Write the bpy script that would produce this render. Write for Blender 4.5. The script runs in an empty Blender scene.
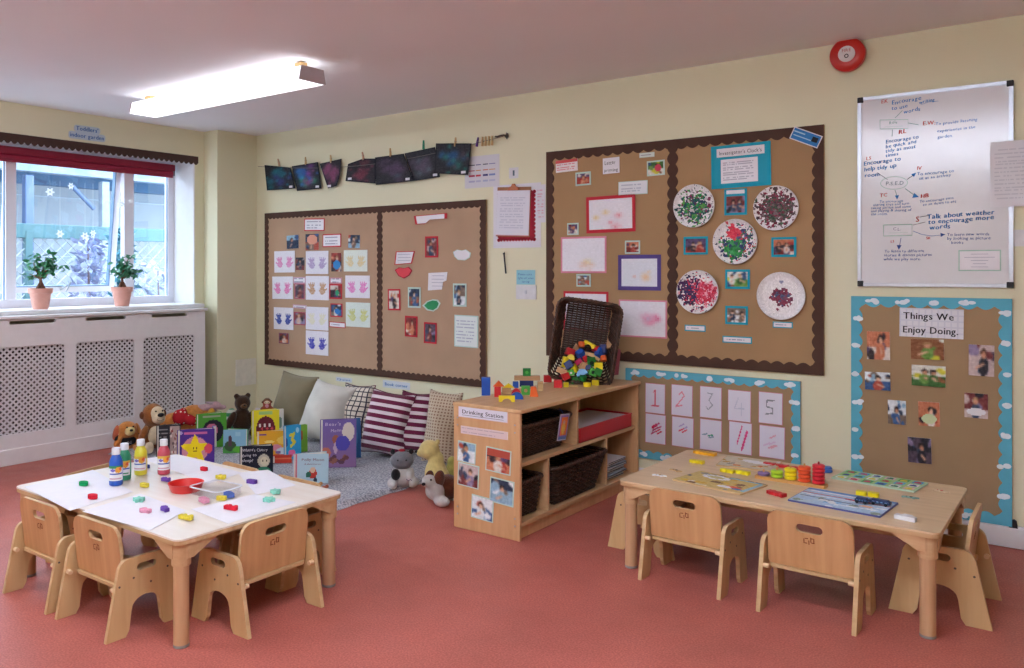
LAMP, SKY, EXPO = 18.0, 6.5, 0.62
import bpy, bmesh, math, random
import numpy as np
from mathutils import Vector, Matrix, Euler
from mathutils.geometry import tessellate_polygon
PI = math.pi
R = math.radians
random.seed(7)
C = bpy.context.scene.collection
# ---------------------------------------------------------------- place
VL, VR, HZ, CX = -630.0, 1100.0, 270.0, 480.0
FO = math.sqrt((CX-VL)*(VR-CX)); TH = math.atan((VR-CX)/FO); CH = 1.45
WY = 5.13          # notice-board wall
XW = -6.735        # window wall
XP = -7.09         # window frame plane
XR = -6.49         # front of the radiator cover
CZ = 2.745         # ceiling
XE, YB = 1.7, -1.5 # walls behind the viewer
def ray(u, v):
    a = (u-CX)/FO; b = -(v-HZ)/FO; c, s = math.cos(TH), math.sin(TH)
    return Vector((-s+a*c, c+a*s, b))
def onz(u, v, z): d = ray(u, v); return d*((z-CH)/d.z)+Vector((0, 0, CH))
def ony(u, v, y=WY): d = ray(u, v); return d*(y/d.y)+Vector((0, 0, CH))
def onx(u, v, x): d = ray(u, v); return d*(x/d.x)+Vector((0, 0, CH))
def mpp(p):        # metres per pixel at a point
    return (-math.sin(TH)*p[0]+math.cos(TH)*p[1])/FO
def yaw_to_cam(p): # turns local -Y towards the viewer
    return math.atan2(-p[1], -p[0])+PI/2
# ---------------------------------------------------------------- colour, materials
def lin(c):
    if isinstance(c, str): c = tuple(int(c[i:i+2], 16)/255 for i in (1, 3, 5))
    elif max(c) > 1.0: c = tuple(x/255 for x in c)
    return tuple(x/12.92 if x <= .04045 else ((x+.055)/1.055)**2.4 for x in c)
def srgb(c):
    return tuple(int(c[i:i+2], 16)/255 for i in (1, 3, 5)) if isinstance(c, str) else c
MATS = {}
def mat(name, col, rough=.6, spec=.3, var=0.06, scale=20, bump=0, bscale=80, metal=0, coat=0, stretch=None, sheen=0):
    if name in MATS: return MATS[name]
    m = bpy.data.materials.new(name); m.use_nodes = True; MATS[name] = m
    nt = m.node_tree; N = nt.nodes; Lk = nt.links; b = N['Principled BSDF']
    b.inputs['Roughness'].default_value = rough
    b.inputs['Specular IOR Level'].default_value = spec
    b.inputs['Metallic'].default_value = metal
    b.inputs['Coat Weight'].default_value = coat
    b.inputs['Sheen Weight'].default_value = sheen
    c = lin(col)
    tc = N.new('ShaderNodeTexCoord'); mp = N.new('ShaderNodeMapping'); Lk.new(tc.outputs['Object'], mp.inputs[0])
    if stretch: mp.inputs['Scale'].default_value = stretch
    n = N.new('ShaderNodeTexNoise'); n.inputs['Scale'].default_value = scale; n.inputs['Detail'].default_value = 3
    Lk.new(mp.outputs[0], n.inputs['Vector'])
    r = N.new('ShaderNodeValToRGB'); Lk.new(n.outputs['Fac'], r.inputs[0])
    r.color_ramp.elements[0].position = .3; r.color_ramp.elements[1].position = .7
    r.color_ramp.elements[0].color = tuple(max(0, x*(1-var)) for x in c)+(1,)
    r.color_ramp.elements[1].color = tuple(min(1, x*(1+var)) for x in c)+(1,)
    Lk.new(r.outputs[0], b.inputs['Base Color'])
    if bump:
        n2 = N.new('ShaderNodeTexNoise'); n2.inputs['Scale'].default_value = bscale; n2.inputs['Detail'].default_value = 2
        Lk.new(mp.outputs[0], n2.inputs['Vector'])
        bp = N.new('ShaderNodeBump'); bp.inputs['Strength'].default_value = bump; bp.inputs['Distance'].default_value = .004
        Lk.new(n2.outputs['Fac'], bp.inputs['Height']); Lk.new(bp.outputs[0], b.inputs['Normal'])
    return m
def wood(name, c1, c2, axis=0, rough=.45, spec=.3, sc=6):
    if name in MATS: return MATS[name]
    m = mat(name, c1, rough, spec)
    nt = m.node_tree; N = nt.nodes
    mp = next(n for n in N if n.type == 'MAPPING'); s = [14, 14, 14]; s[axis] = 1.2
    mp.inputs['Scale'].default_value = s
    n = next(n for n in N if n.type == 'TEX_NOISE'); n.inputs['Scale'].default_value = sc/3; n.inputs['Detail'].default_value = 5
    n.inputs['Distortion'].default_value = .4
    r = next(n for n in N if n.type == 'VALTORGB')
    r.color_ramp.elements[0].color = lin(c2)+(1,); r.color_ramp.elements[1].color = lin(c1)+(1,)
    return m
def printed(name='printed_paper', rough=.55):
    if name in MATS: return MATS[name]
    m = bpy.data.materials.new(name); m.use_nodes = True; MATS[name] = m
    N = m.node_tree.nodes; b = N['Principled BSDF']; a = N.new('ShaderNodeAttribute'); a.attribute_name = 'Print'
    b.inputs['Roughness'].default_value = rough; b.inputs['Specular IOR Level'].default_value = .25
    m.node_tree.links.new(a.outputs['Color'], b.inputs['Base Color'])
    return m
def emit(name, col, st):
    m = bpy.data.materials.new(name); m.use_nodes = True; MATS[name] = m
    b = m.node_tree.nodes['Principled BSDF']
    b.inputs['Base Color'].default_value = (.8, .8, .8, 1)
    b.inputs['Emission Color'].default_value = lin(col)+(1,); b.inputs['Emission Strength'].default_value = st
    return m
def glass(name, tint=(1, 1, 1), gl=.08, rough=.02):
    m = bpy.data.materials.new(name); m.use_nodes = True; MATS[name] = m
    N = m.node_tree.nodes; L_ = m.node_tree.links; N.remove(N['Principled BSDF'])
    t = N.new('ShaderNodeBsdfTransparent'); t.inputs[0].default_value = tint+(1,)
    g = N.new('ShaderNodeBsdfGlossy'); g.inputs['Roughness'].default_value = rough
    x = N.new('ShaderNodeMixShader'); x.inputs[0].default_value = gl
    L_.new(t.outputs[0], x.inputs[1]); L_.new(g.outputs[0], x.inputs[2]); L_.new(x.outputs[0], N['Material Output'].inputs[0])
    return m
# ---------------------------------------------------------------- mesh collector
class MB:
    def __init__(s): s.v = []; s.f = []; s.mi = []; s.ms = []; s.col = {}
    def m(s, mt):
        if mt not in s.ms: s.ms.append(mt)
        return s.ms.index(mt)
    def add(s, vs, fs, mt, M=None):
        o = len(s.v); i = s.m(mt)
        s.v += [tuple(M @ Vector(p)) if M else tuple(p) for p in vs]
        s.f += [tuple(k+o for k in f) for f in fs]; s.mi += [i]*len(fs)
        return s
    def box(s, c, d, mt, M=None):
        x, y, z = (k/2 for k in d)
        vs = [(c[0]+a*x, c[1]+b*y, c[2]+e*z) for a in (-1, 1) for b in (-1, 1) for e in (-1, 1)]
        return s.add(vs, [(0, 1, 3, 2), (4, 6, 7, 5), (0, 4, 5, 1), (2, 3, 7, 6), (0, 2, 6, 4), (1, 5, 7, 3)], mt, M)
    def prism(s, loops, d, mt, M=None, side=None):
        """2-D outline (with holes) in local XZ, from y=-d/2 to +d/2"""
        if not isinstance(loops[0][0], (tuple, list, Vector)): loops = [loops]
        tri = tessellate_polygon([[Vector((p[0], p[1], 0)) for p in l] for l in loops])
        flat = [p for l in loops for p in l]; n = len(flat)
        vs = [(p[0], -d/2, p[1]) for p in flat]+[(p[0], d/2, p[1]) for p in flat]
        fs = []
        for t in tri:
            a, b, c = (flat[k] for k in t)
            if (b[0]-a[0])*(c[1]-a[1])-(b[1]-a[1])*(c[0]-a[0]) < 0: t = t[::-1]
            fs.append(tuple(t)); fs.append(tuple(k+n for k in t[::-1]))
        s.add(vs, fs, mt, M)
        fs = []; o = 0
        for l in loops:
            k = len(l)
            for i in range(k):
                j = (i+1) % k; fs.append((o+i, o+i+n, o+j+n, o+j))
            o += k
        base = len(s.v)-2*n; i_ = s.m(side or mt)
        ar = sum(loops[0][i][0]*loops[0][(i+1) % len(loops[0])][1]-loops[0][(i+1) % len(loops[0])][0]*loops[0][i][1] for i in range(len(loops[0])))
        if ar < 0: fs = [f[::-1] for f in fs]
        s.f += [tuple(q+base for q in f) for f in fs]; s.mi += [i_]*len(fs)
        return s
    def lathe(s, prof, mt, n=20, M=None, cap=True):
        vs = []; fs = []
        for r, z in prof:
            for i in range(n): a = 2*PI*i/n; vs.append((r*math.cos(a), r*math.sin(a), z))
        for k in range(len(prof)-1):
            for i in range(n):
                j = (i+1) % n; fs.append((k*n+i, k*n+j, (k+1)*n+j, (k+1)*n+i))
        if cap: fs.append(tuple(range(n-1, -1, -1))); fs.append(tuple((len(prof)-1)*n+i for i in range(n)))
        return s.add(vs, fs, mt, M)
    def cyl(s, a, b, r, mt, n=14, r2=None):
        a = Vector(a); b = Vector(b); d = b-a; q = d.to_track_quat('Z', 'Y').to_matrix().to_4x4()
        return s.lathe([(r, 0), (r if r2 is None else r2, d.length)], mt, n, Matrix.Translation(a) @ q)
    def tube(s, pts, r, mt, n=6, closed=False):
        pts = [Vector(p) for p in pts]; k = len(pts); vs = []; fs = []
        rr = r if isinstance(r, (list, tuple)) else [r]*k
        for i, p in enumerate(pts):
            if closed: t = pts[(i+1) % k]-pts[i-1]
            else: t = pts[min(i+1, k-1)]-pts[max(i-1, 0)]
            t = t.normalized() if t.length > 1e-9 else Vector((0, 0, 1))
            up = Vector((0, 0, 1)) if abs(t.z) < .9 else Vector((1, 0, 0))
            x = t.cross(up).normalized(); y = x.cross(t)
            for j in range(n):
                a = 2*PI*j/n; vs.append(p+x*math.cos(a)*rr[i]+y*math.sin(a)*rr[i])
        for i in range(k if closed else k-1):
            for j in range(n):
                i2 = (i+1) % k; j2 = (j+1) % n; fs.append((i*n+j, i*n+j2, i2*n+j2, i2*n+j))
        if not closed: fs.append(tuple(range(n))[::-1]); fs.append(tuple((k-1)*n+j for j in range(n)))
        return s.add(vs, fs, mt)
    def ell(s, c, r, mt, n=14, M=None, rot=None):
        vs = []; fs = []; h = n//2+1; c = Vector(c)
        if not isinstance(r, (tuple, list)): r = (r, r, r)
        Rm = Euler(rot).to_matrix() if rot else None
        for k in range(h+1):
            t = PI*k/h
            for i in range(n):
                a = 2*PI*i/n; p = Vector((r[0]*math.sin(t)*math.cos(a), r[1]*math.sin(t)*math.sin(a), -r[2]*math.cos(t)))
                if Rm: p = Rm @ p
                vs.append(p+c)
        for k in range(h):
            for i in range(n):
                j = (i+1) % n; fs.append((k*n+i, k*n+j, (k+1)*n+j, (k+1)*n+i))
        return s.add(vs, fs, mt, M)
    def raster(s, img, w, h, mt, y=0, M=None, cx=0, cz=0, mask=None):
        """coloured print lying in local XZ, facing -Y; img rows run top to bottom, sRGB 0..1"""
        ih, iw, _ = img.shape; vs = []; fs = []; cl = []
        for j in range(ih+1):
            for i in range(iw+1): vs.append((cx-w/2+w*i/iw, y, cz+h/2-h*j/ih))
        for j in range(ih):
            for i in range(iw):
                if mask is not None and not mask[j, i]: continue
                a = j*(iw+1)+i; fs.append((a, a+iw+1, a+iw+2, a+1)); cl.append(lin(tuple(np.clip(img[j, i], 0, 1))))
        o = len(s.f); s.add(vs, fs, mt, M)
        for k, c_ in enumerate(cl): s.col[o+k] = c_
        return s
    def build(s, name, parent=None, loc=(0, 0, 0), rot=(0, 0, 0), smooth=False, bevel=0, auto=True):
        me = bpy.data.meshes.new(name); me.from_pydata(s.v, [], s.f)
        for q in s.ms: me.materials.append(q)
        me.polygons.foreach_set('material_index', s.mi)
        if s.col:
            at = me.color_attributes.new('Print', 'FLOAT_COLOR', 'CORNER')
            for fi, c_ in s.col.items():
                p = me.polygons[fi]
                for li in range(p.loop_start, p.loop_start+p.loop_total): at.data[li].color = c_+(1,)
        if smooth: me.polygons.foreach_set('use_smooth', [True]*len(s.f))
        me.update(); me.validate()
        if smooth and auto:
            try: me.set_sharp_from_angle(angle=R(42))
            except Exception: pass
        o = bpy.data.objects.new(name, me); C.objects.link(o); o.parent = parent; o.location = loc; o.rotation_euler = rot
        if bevel:
            b = o.modifiers.new('bevel', 'BEVEL'); b.width = bevel; b.segments = 2; b.limit_method = 'ANGLE'; b.angle_limit = R(40)
        return o
def tag(o, label=None, cat=None, group=None, kind=None):
    if label: o['label'] = label
    if cat: o['category'] = cat
    if group: o['group'] = group
    if kind: o['kind'] = kind
    return o
def thing(name, label, cat, loc=(0, 0, 0), rz=0, group=None, rot=None):
    o = bpy.data.objects.new(name, None); C.objects.link(o); o.empty_display_size = .05
    o.location = loc; o.rotation_euler = rot if rot else (0, 0, rz)
    return tag(o, label, cat, group)
def struct(mb, name, **k): return tag(mb.build(name, **k), kind='structure')
def dup(root, loc, rz=0, label=None, group=None, rot=None):
    r = root.copy(); C.objects.link(r); r.location = loc; r.rotation_euler = rot if rot else (0, 0, rz)
    if label: r['label'] = label
    if group: r['group'] = group
    for ch in list(root.children):
        c = ch.copy(); C.objects.link(c); c.parent = r
        for g in list(ch.children):
            d = g.copy(); C.objects.link(d); d.parent = c
    return r
# 2-D outlines
def rrect(x0, z0, x1, z1, r, n=5):
    if not isinstance(r, (tuple, list)): r = (r,)*4     # bl, br, tr, tl
    out = []
    for (cx, cz, a0, rr) in ((x0, z0, 180, r[0]), (x1, z0, 270, r[1]), (x1, z1, 0, r[2]), (x0, z1, 90, r[3])):
        sx = 1 if cx == x0 else -1; sz = 1 if cz == z0 else -1
        if rr <= 1e-6: out.append((cx, cz)); continue
        for k in range(n+1):
            a = R(a0+90*k/n); out.append((cx+sx*rr+rr*math.cos(a), cz+sz*rr+rr*math.sin(a)))
    return out
def circ(cx, cz, r, n=20, rz=None): return [(cx+r*math.cos(2*PI*i/n), cz+(rz or r)*math.sin(2*PI*i/n)) for i in range(n)]
XY = Matrix.Rotation(R(-90), 4, 'X')   # lays an XZ outline on the ground: z -> y, thickness -> z
# ---------------------------------------------------------------- letters
GL = {}
def make_glyphs():
    chars = "ABCDEFGHIJKLMNOPQRSTUVWXYZabcdefghijklmnopqrstuvwxyz0123456789.',:-!?&/"
    obs = []
    for ch in chars:
        cu = bpy.data.curves.new('g', 'FONT'); cu.body = ch; cu.size = 1; cu.resolution_u = 2
        o = bpy.data.objects.new('g', cu); C.objects.link(o); obs.append((ch, o))
    dg = bpy.context.evaluated_depsgraph_get()
    for ch, o in obs:
        me = bpy.data.meshes.new_from_object(o.evaluated_get(dg))
        vs = [tuple(v.co)[:2] for v in me.vertices]; fs = [tuple(p.vertices) for p in me.polygons]
        x1 = max(v[0] for v in vs) if vs else .3
        GL[ch] = (vs, fs, x1); bpy.data.meshes.remove(me)
    for ch, o in obs:
        cu = o.data; bpy.data.objects.remove(o); bpy.data.curves.remove(cu)
make_glyphs()
def text_w(s_, size): return sum((GL[c][2]+.07 if c in GL else .32) for c in s_)*size
def put_text(mb, s_, x, z, size, mt, y=-.001, center=False, hand=0, slope=0, M=None, fit=None, bold=0):
    """letters in local XZ facing -Y; baseline starts at x, z"""
    if fit: size = size*1.0; k = fit/text_w(s_, size)
    else: k = 1
    if center: x -= text_w(s_, size)*k/2
    rnd = random.Random(hash(s_) % 999 if False else len(s_)*31+ord(s_[0]))
    cx = 0
    for ch in s_:
        if ch not in GL: cx += .32*size*k; continue
        vs, fs, w = GL[ch]; dz = rnd.uniform(-hand, hand)*size; sc = 1+rnd.uniform(-hand, hand)
        for b in ([0] if not bold else [-bold, bold]):
            pts = [(x+cx+(vx+vz*hand*.8)*size*k*sc+b, y, z+dz+vz*size*sc+slope*(cx+vx*size)) for vx, vz in vs]
            mb.add(pts, fs, mt, M)
        cx += (w+.07)*size*k
    return mb
# ---------------------------------------------------------------- pictures
def canvas(w, h, bg): a = np.zeros((h, w, 3)); a[:] = srgb(bg); return a
def g_(a):
    h, w, _ = a.shape; yy, xx = np.mgrid[0:h, 0:w]; return (xx+.5)/w, (yy+.5)/h
def ce(a, cx, cy, rx, ry, col, rot=0):
    x, y = g_(a); dx = x-cx; dy = y-cy; c, s = math.cos(rot), math.sin(rot)
    m = ((dx*c+dy*s)/rx)**2+((-dx*s+dy*c)/ry)**2 < 1; a[m] = srgb(col); return a
def cr(a, x0, y0, x1, y1, col):
    x, y = g_(a); a[(x >= x0) & (x <= x1) & (y >= y0) & (y <= y1)] = srgb(col); return a
def cl_(a, x0, y0, x1, y1, wd, col):
    x, y = g_(a); dx, dy = x1-x0, y1-y0; L2 = dx*dx+dy*dy+1e-9
    t = np.clip(((x-x0)*dx+(y-y0)*dy)/L2, 0, 1); d = np.hypot(x-x0-t*dx, y-y0-t*dy); a[d < wd] = srgb(col); return a
def cn(a, amt, rs):
    a += rs.normal(0, amt, a.shape[:2])[..., None]; return np.clip(a, 0, 1)
def lines(a, x0, y0, x1, y1, n, col, rs, gap=.5):
    h, w, _ = a.shape
    for k in range(n):
        y = y0+(y1-y0)*(k+.5)/n; j = min(h-1, int(y*h)); e = x1-(rs.rand()*.25*(x1-x0) if k == n-1 else rs.rand()*.06)
        for i in range(int(x0*w), int(e*w)):
            if rs.rand() < .8: a[j, i] = a[j, i]*.45+np.array(srgb(col))*.55
    return a
PAL = {'room': ['#7d5a4a', '#3d4f78', '#b8483e', '#c9b7a8', '#4b3a35', '#8aa0b8'],
       'grass': ['#3f6b35', '#6f9a4a', '#d8d9cf', '#8a5a3a', '#c7c23a', '#3c5a80'],
       'red': ['#a83d34', '#7b2f2c', '#d8cfc6', '#5a4a6e', '#c77b5a', '#3a2f33'],
       'blue': ['#3f5f8f', '#8fb3c9', '#dfe5e8', '#2e3b52', '#7b6a5e', '#b0503f'],
       'dark': ['#2b2b33', '#584a58', '#8d7fa0', '#c6b3b0', '#3a4a63', '#7a3c3c']}
def photo(seed, pal='room', w=16, h=16, people=1, border=None, bw=.08):
    rs = np.random.RandomState(seed); P = PAL[pal]; a = canvas(w, h, P[rs.randint(6)])
    cr(a, 0, rs.uniform(.35, .65), 1, 1, P[rs.randint(6)])
    for k in range(7):
        ce(a, rs.rand(), rs.rand(), rs.uniform(.07, .25), rs.uniform(.06, .2), P[rs.randint(6)], rs.rand()*3)
    for k in range(people):
        x = .5+(k-(people-1)/2)*.42+rs.uniform(-.1, .1); y = rs.uniform(.3, .45); s = .8 if people > 1 else 1
        ce(a, x, y+.38*s, .2*s, .3*s, P[rs.randint(6)]); ce(a, x, y-.05, .12*s, .15*s, ['#4a3226', '#a8845a', '#2b211d'][rs.randint(3)])
        ce(a, x+.01, y+.01, .09*s, .11*s, ['#d9ab8e', '#c98f72', '#e0b89e'][rs.randint(3)])
        cl_(a, x, y+.3*s, x+rs.uniform(-.3, .3), y+.45*s, .045, '#d3a388')
    a = cn(a, .05, rs)
    p = np.pad(a, ((1, 1), (1, 1), (0, 0)), 'edge'); a = (a*2+p[:-2, 1:-1]+p[2:, 1:-1]+p[1:-1, :-2]+p[1:-1, 2:])/6
    if border:
        x, y = g_(a); bx, by = bw, bw*w/h
        a[(x < bx) | (x > 1-bx) | (y < by) | (y > 1-by)] = srgb(border)
    return a
def drawing(seed, cols, w=22, h=22, bg='#e6e4ea', n=5, spread=.25, c=(.55, .6), soft=.5):
    rs = np.random.RandomState(seed); a = canvas(w, h, bg); x, y = g_(a)
    for k in range(n):
        cx, cy = c[0]+rs.normal(0, spread), c[1]+rs.normal(0, spread*.7); s = rs.uniform(.05, .14)
        m = np.exp(-(((x-cx)/s)**2+((y-cy)/s)**2))*soft*(rs.rand(h, w)*.7+.5)
        a = a*(1-m[..., None])+np.array(srgb(cols[rs.randint(len(cols))]))*m[..., None]
    return cn(a, .008, rs)
def hands(seed, col, w=26, h=26, bg='#e3e1e8', op=.8):
    rs = np.random.RandomState(seed); m = np.zeros((h, w, 3))
    for sx in (-1, 1):
        cx = .5+sx*.22; cy = .62
        ce(m, cx, cy, .13, .14, (1, 1, 1))
        for k in range(4): an = (k-1.5)*.26+sx*.1; cl_(m, cx, cy, cx+math.sin(an)*.3, cy-math.cos(an)*.32, .028, (1, 1, 1))
        cl_(m, cx, cy+.03, cx-sx*-.19, cy-.08, .03, (1, 1, 1))
    a = canvas(w, h, bg); k = m*op*(rs.rand(h, w)[..., None]*.45+.6); k = np.clip(k, 0, 1)
    return cn(a*(1-k)+np.array(srgb(col))*k, .008, rs)
def textpage(seed, w=20, h=20, bg='#e6e5ea', col='#5b5f78', n=5, border=None, bw=.07, m=.12):
    rs = np.random.RandomState(seed); a = canvas(w, h, bg); lines(a, m, m, 1-m, 1-m, n, col, rs)
    if border:
        x, y = g_(a); by = bw*w/h; a[(x < bw) | (x > 1-bw) | (y < by) | (y > 1-by)] = srgb(border)
    return a
def splat(seed, cols, w=46, dense=.5, spread=.22, bg='#e8e6e6', c=(.5, .5), specks=160):
    rs = np.random.RandomState(seed); a = canvas(w, w, bg)
    for k in range(int(520*dense)):
        cx, cy = c[0]+rs.normal(0, spread*.62), c[1]+rs.normal(0, spread*.62)
        ce(a, cx, cy, rs.uniform(.015, .06), rs.uniform(.012, .045), cols[rs.randint(len(cols))], rs.rand()*3)
    for k in range(specks):
        r = abs(rs.normal(.28, .12)); t = rs.rand()*6.28; cx, cy = .5+r*math.cos(t), .5+r*math.sin(t)
        ce(a, cx, cy, rs.uniform(.008, .025), rs.uniform(.008, .02), cols[rs.randint(len(cols))])
    return cn(a, .03, rs)
PR = printed(); PAPER = mat('white_paper', '#e4e2e6', .7, .2, .02)
# ================================================================ the room
cream = mat('cream_wall_paint', '#dedabb', .6, .25, .025, 1.2, bump=.15, bscale=60)
white_paint = mat('white_gloss_paint', '#e2e1e2', .35, .4, .02)
ceil_m = mat('ceiling_paint', '#ecebee', .85, .15, .015, 1.0, bump=.1, bscale=50)
def floor_mat():
    m = mat('red_speckled_vinyl', '#b5665a', .42, .32, .10, 3.0)
    nt = m.node_tree; N = nt.nodes; Lk = nt.links; b = N['Principled BSDF']; r = next(n for n in N if n.type == 'VALTORGB')
    n = N.new('ShaderNodeTexNoise'); n.inputs['Scale'].default_value = 130; n.inputs['Detail'].default_value = 2
    tc = next(q for q in N if q.type == 'TEX_COORD'); Lk.new(tc.outputs['Object'], n.inputs['Vector'])
    r2 = N.new('ShaderNodeValToRGB'); r2.color_ramp.elements[0].position = .38; r2.color_ramp.elements[1].position = .66
    r2.color_ramp.elements[0].color = (.80, .72, .72, 1); r2.color_ramp.elements[1].color = (1.14, 1.16, 1.16, 1)
    Lk.new(n.outputs['Fac'], r2.inputs[0])
    mx = N.new('ShaderNodeMix'); mx.data_type = 'RGBA'; mx.blend_type = 'MULTIPLY'; mx.inputs[0].default_value = 1
    Lk.new(r.outputs[0], mx.inputs[6]); Lk.new(r2.outputs[0], mx.inputs[7]); Lk.new(mx.outputs[2], b.inputs['Base Color'])
    n3 = N.new('ShaderNodeTexNoise'); n3.inputs['Scale'].default_value = 9; Lk.new(tc.outputs['Object'], n3.inputs['Vector'])
    mr = N.new('ShaderNodeMapRange'); mr.inputs[3].default_value = .36; mr.inputs[4].default_value = .55
    Lk.new(n3.outputs['Fac'], mr.inputs[0]); Lk.new(mr.outputs[0], b.inputs['Roughness'])
    return m
FL = floor_mat()
x0, x1, y0, y1 = XW-.45, XE+.1, YB-.1, WY+.1
struct(MB().box(((x0+x1)/2, (y0+y1)/2, -.05), (x1-x0, y1-y0, .1), FL), 'floor')
q = MB(); zl, zr_ = CZ-.002, CZ+.038   # the ceiling rises slightly away from the window
for (a, b), m_ in (((0, 0), ceil_m),):
    q.add([(x0, y0, zl), (x1, y0, zr_), (x1, y1, zr_), (x0, y1, zl), (x0, y0, zl+.1), (x1, y0, zr_+.1), (x1, y1, zr_+.1), (x0, y1, zl+.1)], [(3, 2, 1, 0), (4, 5, 6, 7), (0, 1, 5, 4), (1, 2, 6, 5), (2, 3, 7, 6), (3, 0, 4, 7)], m_)
struct(q, 'ceiling')
HW = CZ+.045
struct(MB().box(((XW+XE)/2, WY+.05, HW/2), (XE-XW, .1, HW), cream), 'wall_back')
struct(MB().box((XE+.05, (YB+WY)/2, HW/2), (.1, WY-YB, HW), cream), 'wall_right')
struct(MB().box(((XW+XE)/2, YB-.05, HW/2), (XE-XW, .1, HW), cream), 'wall_front')
WT, WB, WL, WR_ = 2.475, 1.12, .9, 4.59      # window opening
w = MB(); xm = (XW+XP)/2-.03; wd = XW-XP+.06
w.box((xm, (YB+WY)/2, WB/2), (wd, WY-YB, WB), cream); w.box((xm, (YB+WY)/2, (WT+CZ)/2), (wd, WY-YB, CZ-WT), cream)
w.box((xm, (YB+WL)/2, (WB+WT)/2), (wd, WL-YB, WT-WB), cream); w.box((xm, (WR_+WY)/2, (WB+WT)/2), (wd, WY-WR_, WT-WB), cream)
struct(w, 'wall_left')
# boxed-in corner
struct(MB().box(((XW-6.53)/2, (4.685+WY)/2, CZ/2), (abs(XW+6.53), WY-4.685, CZ), cream), 'wall_corner')
# white lining of the reveal
w = MB(); w.box((xm, WR_-.006, (WB+WT)/2), (wd-.01, .012, WT-WB-.002), white_paint); w.box((xm, (WL+WR_)/2, WT-.006), (wd-.01, WR_-WL-.026, .012), white_paint)
struct(w, 'trim_1')
# sill
struct(MB().box(((XP-6.585)/2, (1.0+WR_)/2, WB+.004), (-6.585-XP, WR_-1.0, .034), white_paint), 'trim_2', bevel=.008)
# skirting
w = MB(); w.box(((XW+.2+XE)/2, WY-.011, .057), (XE-XW-.2, .022, .105), white_paint); w.box(((XW+.2+XE)/2, WY-.008, .112), (XE-XW-.2, .014, .014), white_paint)
struct(w, 'baseboard_back', bevel=.003)
struct(MB().box((XE-.01, (YB+WY)/2-.1, .057), (.02, WY-YB-.3, .11), white_paint), 'baseboard_right')
# narrow coving line where the ceiling meets the walls
# ---- window
wf = mat('white_window_plastic', '#e3e2ea', .3, .4, .01)
gs = mat('dark_window_gasket', '#6f86a0', .5, .3, .02); GLS = glass('window_glass', (.93, .97, 1), .06)
win = struct(MB().box((XP, (WL+WR_)/2, WB+.055), (.07, WR_-WL, .07), wf).box((XP, (WL+WR_)/2, WT-.035), (.07, WR_-WL, .07), wf)
     .box((XP, WR_-.035, (WB+WT)/2), (.062, .07, WT-WB-.06), wf).box((XP, WL+.035, (WB+WT)/2), (.062, .07, WT-WB-.06), wf)
     .box((XP, 4.12, (WB+WT)/2), (.064, .085, WT-WB-.1), wf).box((XP, 3.105, (WB+WT)/2), (.064, .085, WT-WB-.1), wf).box((XP, 2.0, (WB+WT)/2), (.064, .085, WT-WB-.1), wf)
     .box((XP, 4.17, (WB+WT)/2), (.05, .012, WT-WB-.12), wf), 'window_1', bevel=.004)
def pane(y0_, y1_, nm='glass_pane'):
    MB().box((XP-.01, (y0_+y1_)/2, (WB+WT)/2+.01), (.006, y1_-y0_, WT-WB-.14), GLS).build(nm, win)
    g = MB()
    for yy in (y0_, y1_): g.box((XP+.012, yy, (WB+WT)/2+.01), (.012, .010, WT-WB-.14), gs)
    g.build('gasket', win)
pane(4.165, 4.52); pane(2.045, 3.06); pane(.97, 1.955)
# top-hung sash, pushed out at the foot
y0_, y1_ = 3.10, 4.09; z1_ = WT-.075; z0_ = WB+.13
sash = MB(); SY = y1_-y0_; SZ = z1_-z0_
sash.prism([rrect(-SY/2, -SZ, SY/2, 0, .004), rrect(-SY/2+.055, -SZ+.055, SY/2-.055, -.055, .004)], .045, wf)
so = sash.build('opening_sash', win, (XP-.045, (y0_+y1_)/2, z1_), (R(7), 0, R(90)), bevel=.004)
MB().prism(rrect(-SY/2+.05, -SZ+.05, SY/2-.05, -.05, .002), .006, GLS).build('glass_pane', so)
g = MB().prism([rrect(-SY/2+.05, -SZ+.05, SY/2-.05, -.05, .002), rrect(-SY/2+.058, -SZ+.058, SY/2-.058, -.058, .002)], .047, gs); g.build('gasket', so)
st = MB().tube([(0, -.03, -SZ+.02), (.05, -.10, -SZ+.10), (.0, -.13, -SZ+.02)], .006, mat('window_stay_metal', '#9aa0a8', .3, .5, metal=.8)); st.build('window_stay', so)
# ---- roller blind, rolled up behind a cassette
red = mat('red_blind_fabric', '#92203a', .6, .3, .05, 60); red2 = mat('dark_red_blind_cassette', '#8a1832', .4, .4, .04)
bl = thing('roller_blind', 'dark red roller blind rolled up at the top of the window', 'blind', (XP+.10, (WL+4.53)/2, 2.362))
bw_ = 4.53-WL
MB().box((0, 0, .045), (.07, bw_, .06), red2).build('cassette', bl, bevel=.008)
b_ = MB(); b_.cyl((0, -bw_/2+.02, -.01), (0, bw_/2-.02, -.01), .032, red, 16); b_.build('rolled_fabric', bl, smooth=True)
MB().box((.028, 0, -.035), (.012, bw_-.05, .03), red2).build('bottom_bar', bl, bevel=.003)
MB().box((0, bw_/2-.008, .02), (.06, .016, .10), mat('grey_blind_bracket', '#8c8f96', .4, .4)).build('bracket', bl, bevel=.004)
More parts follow.
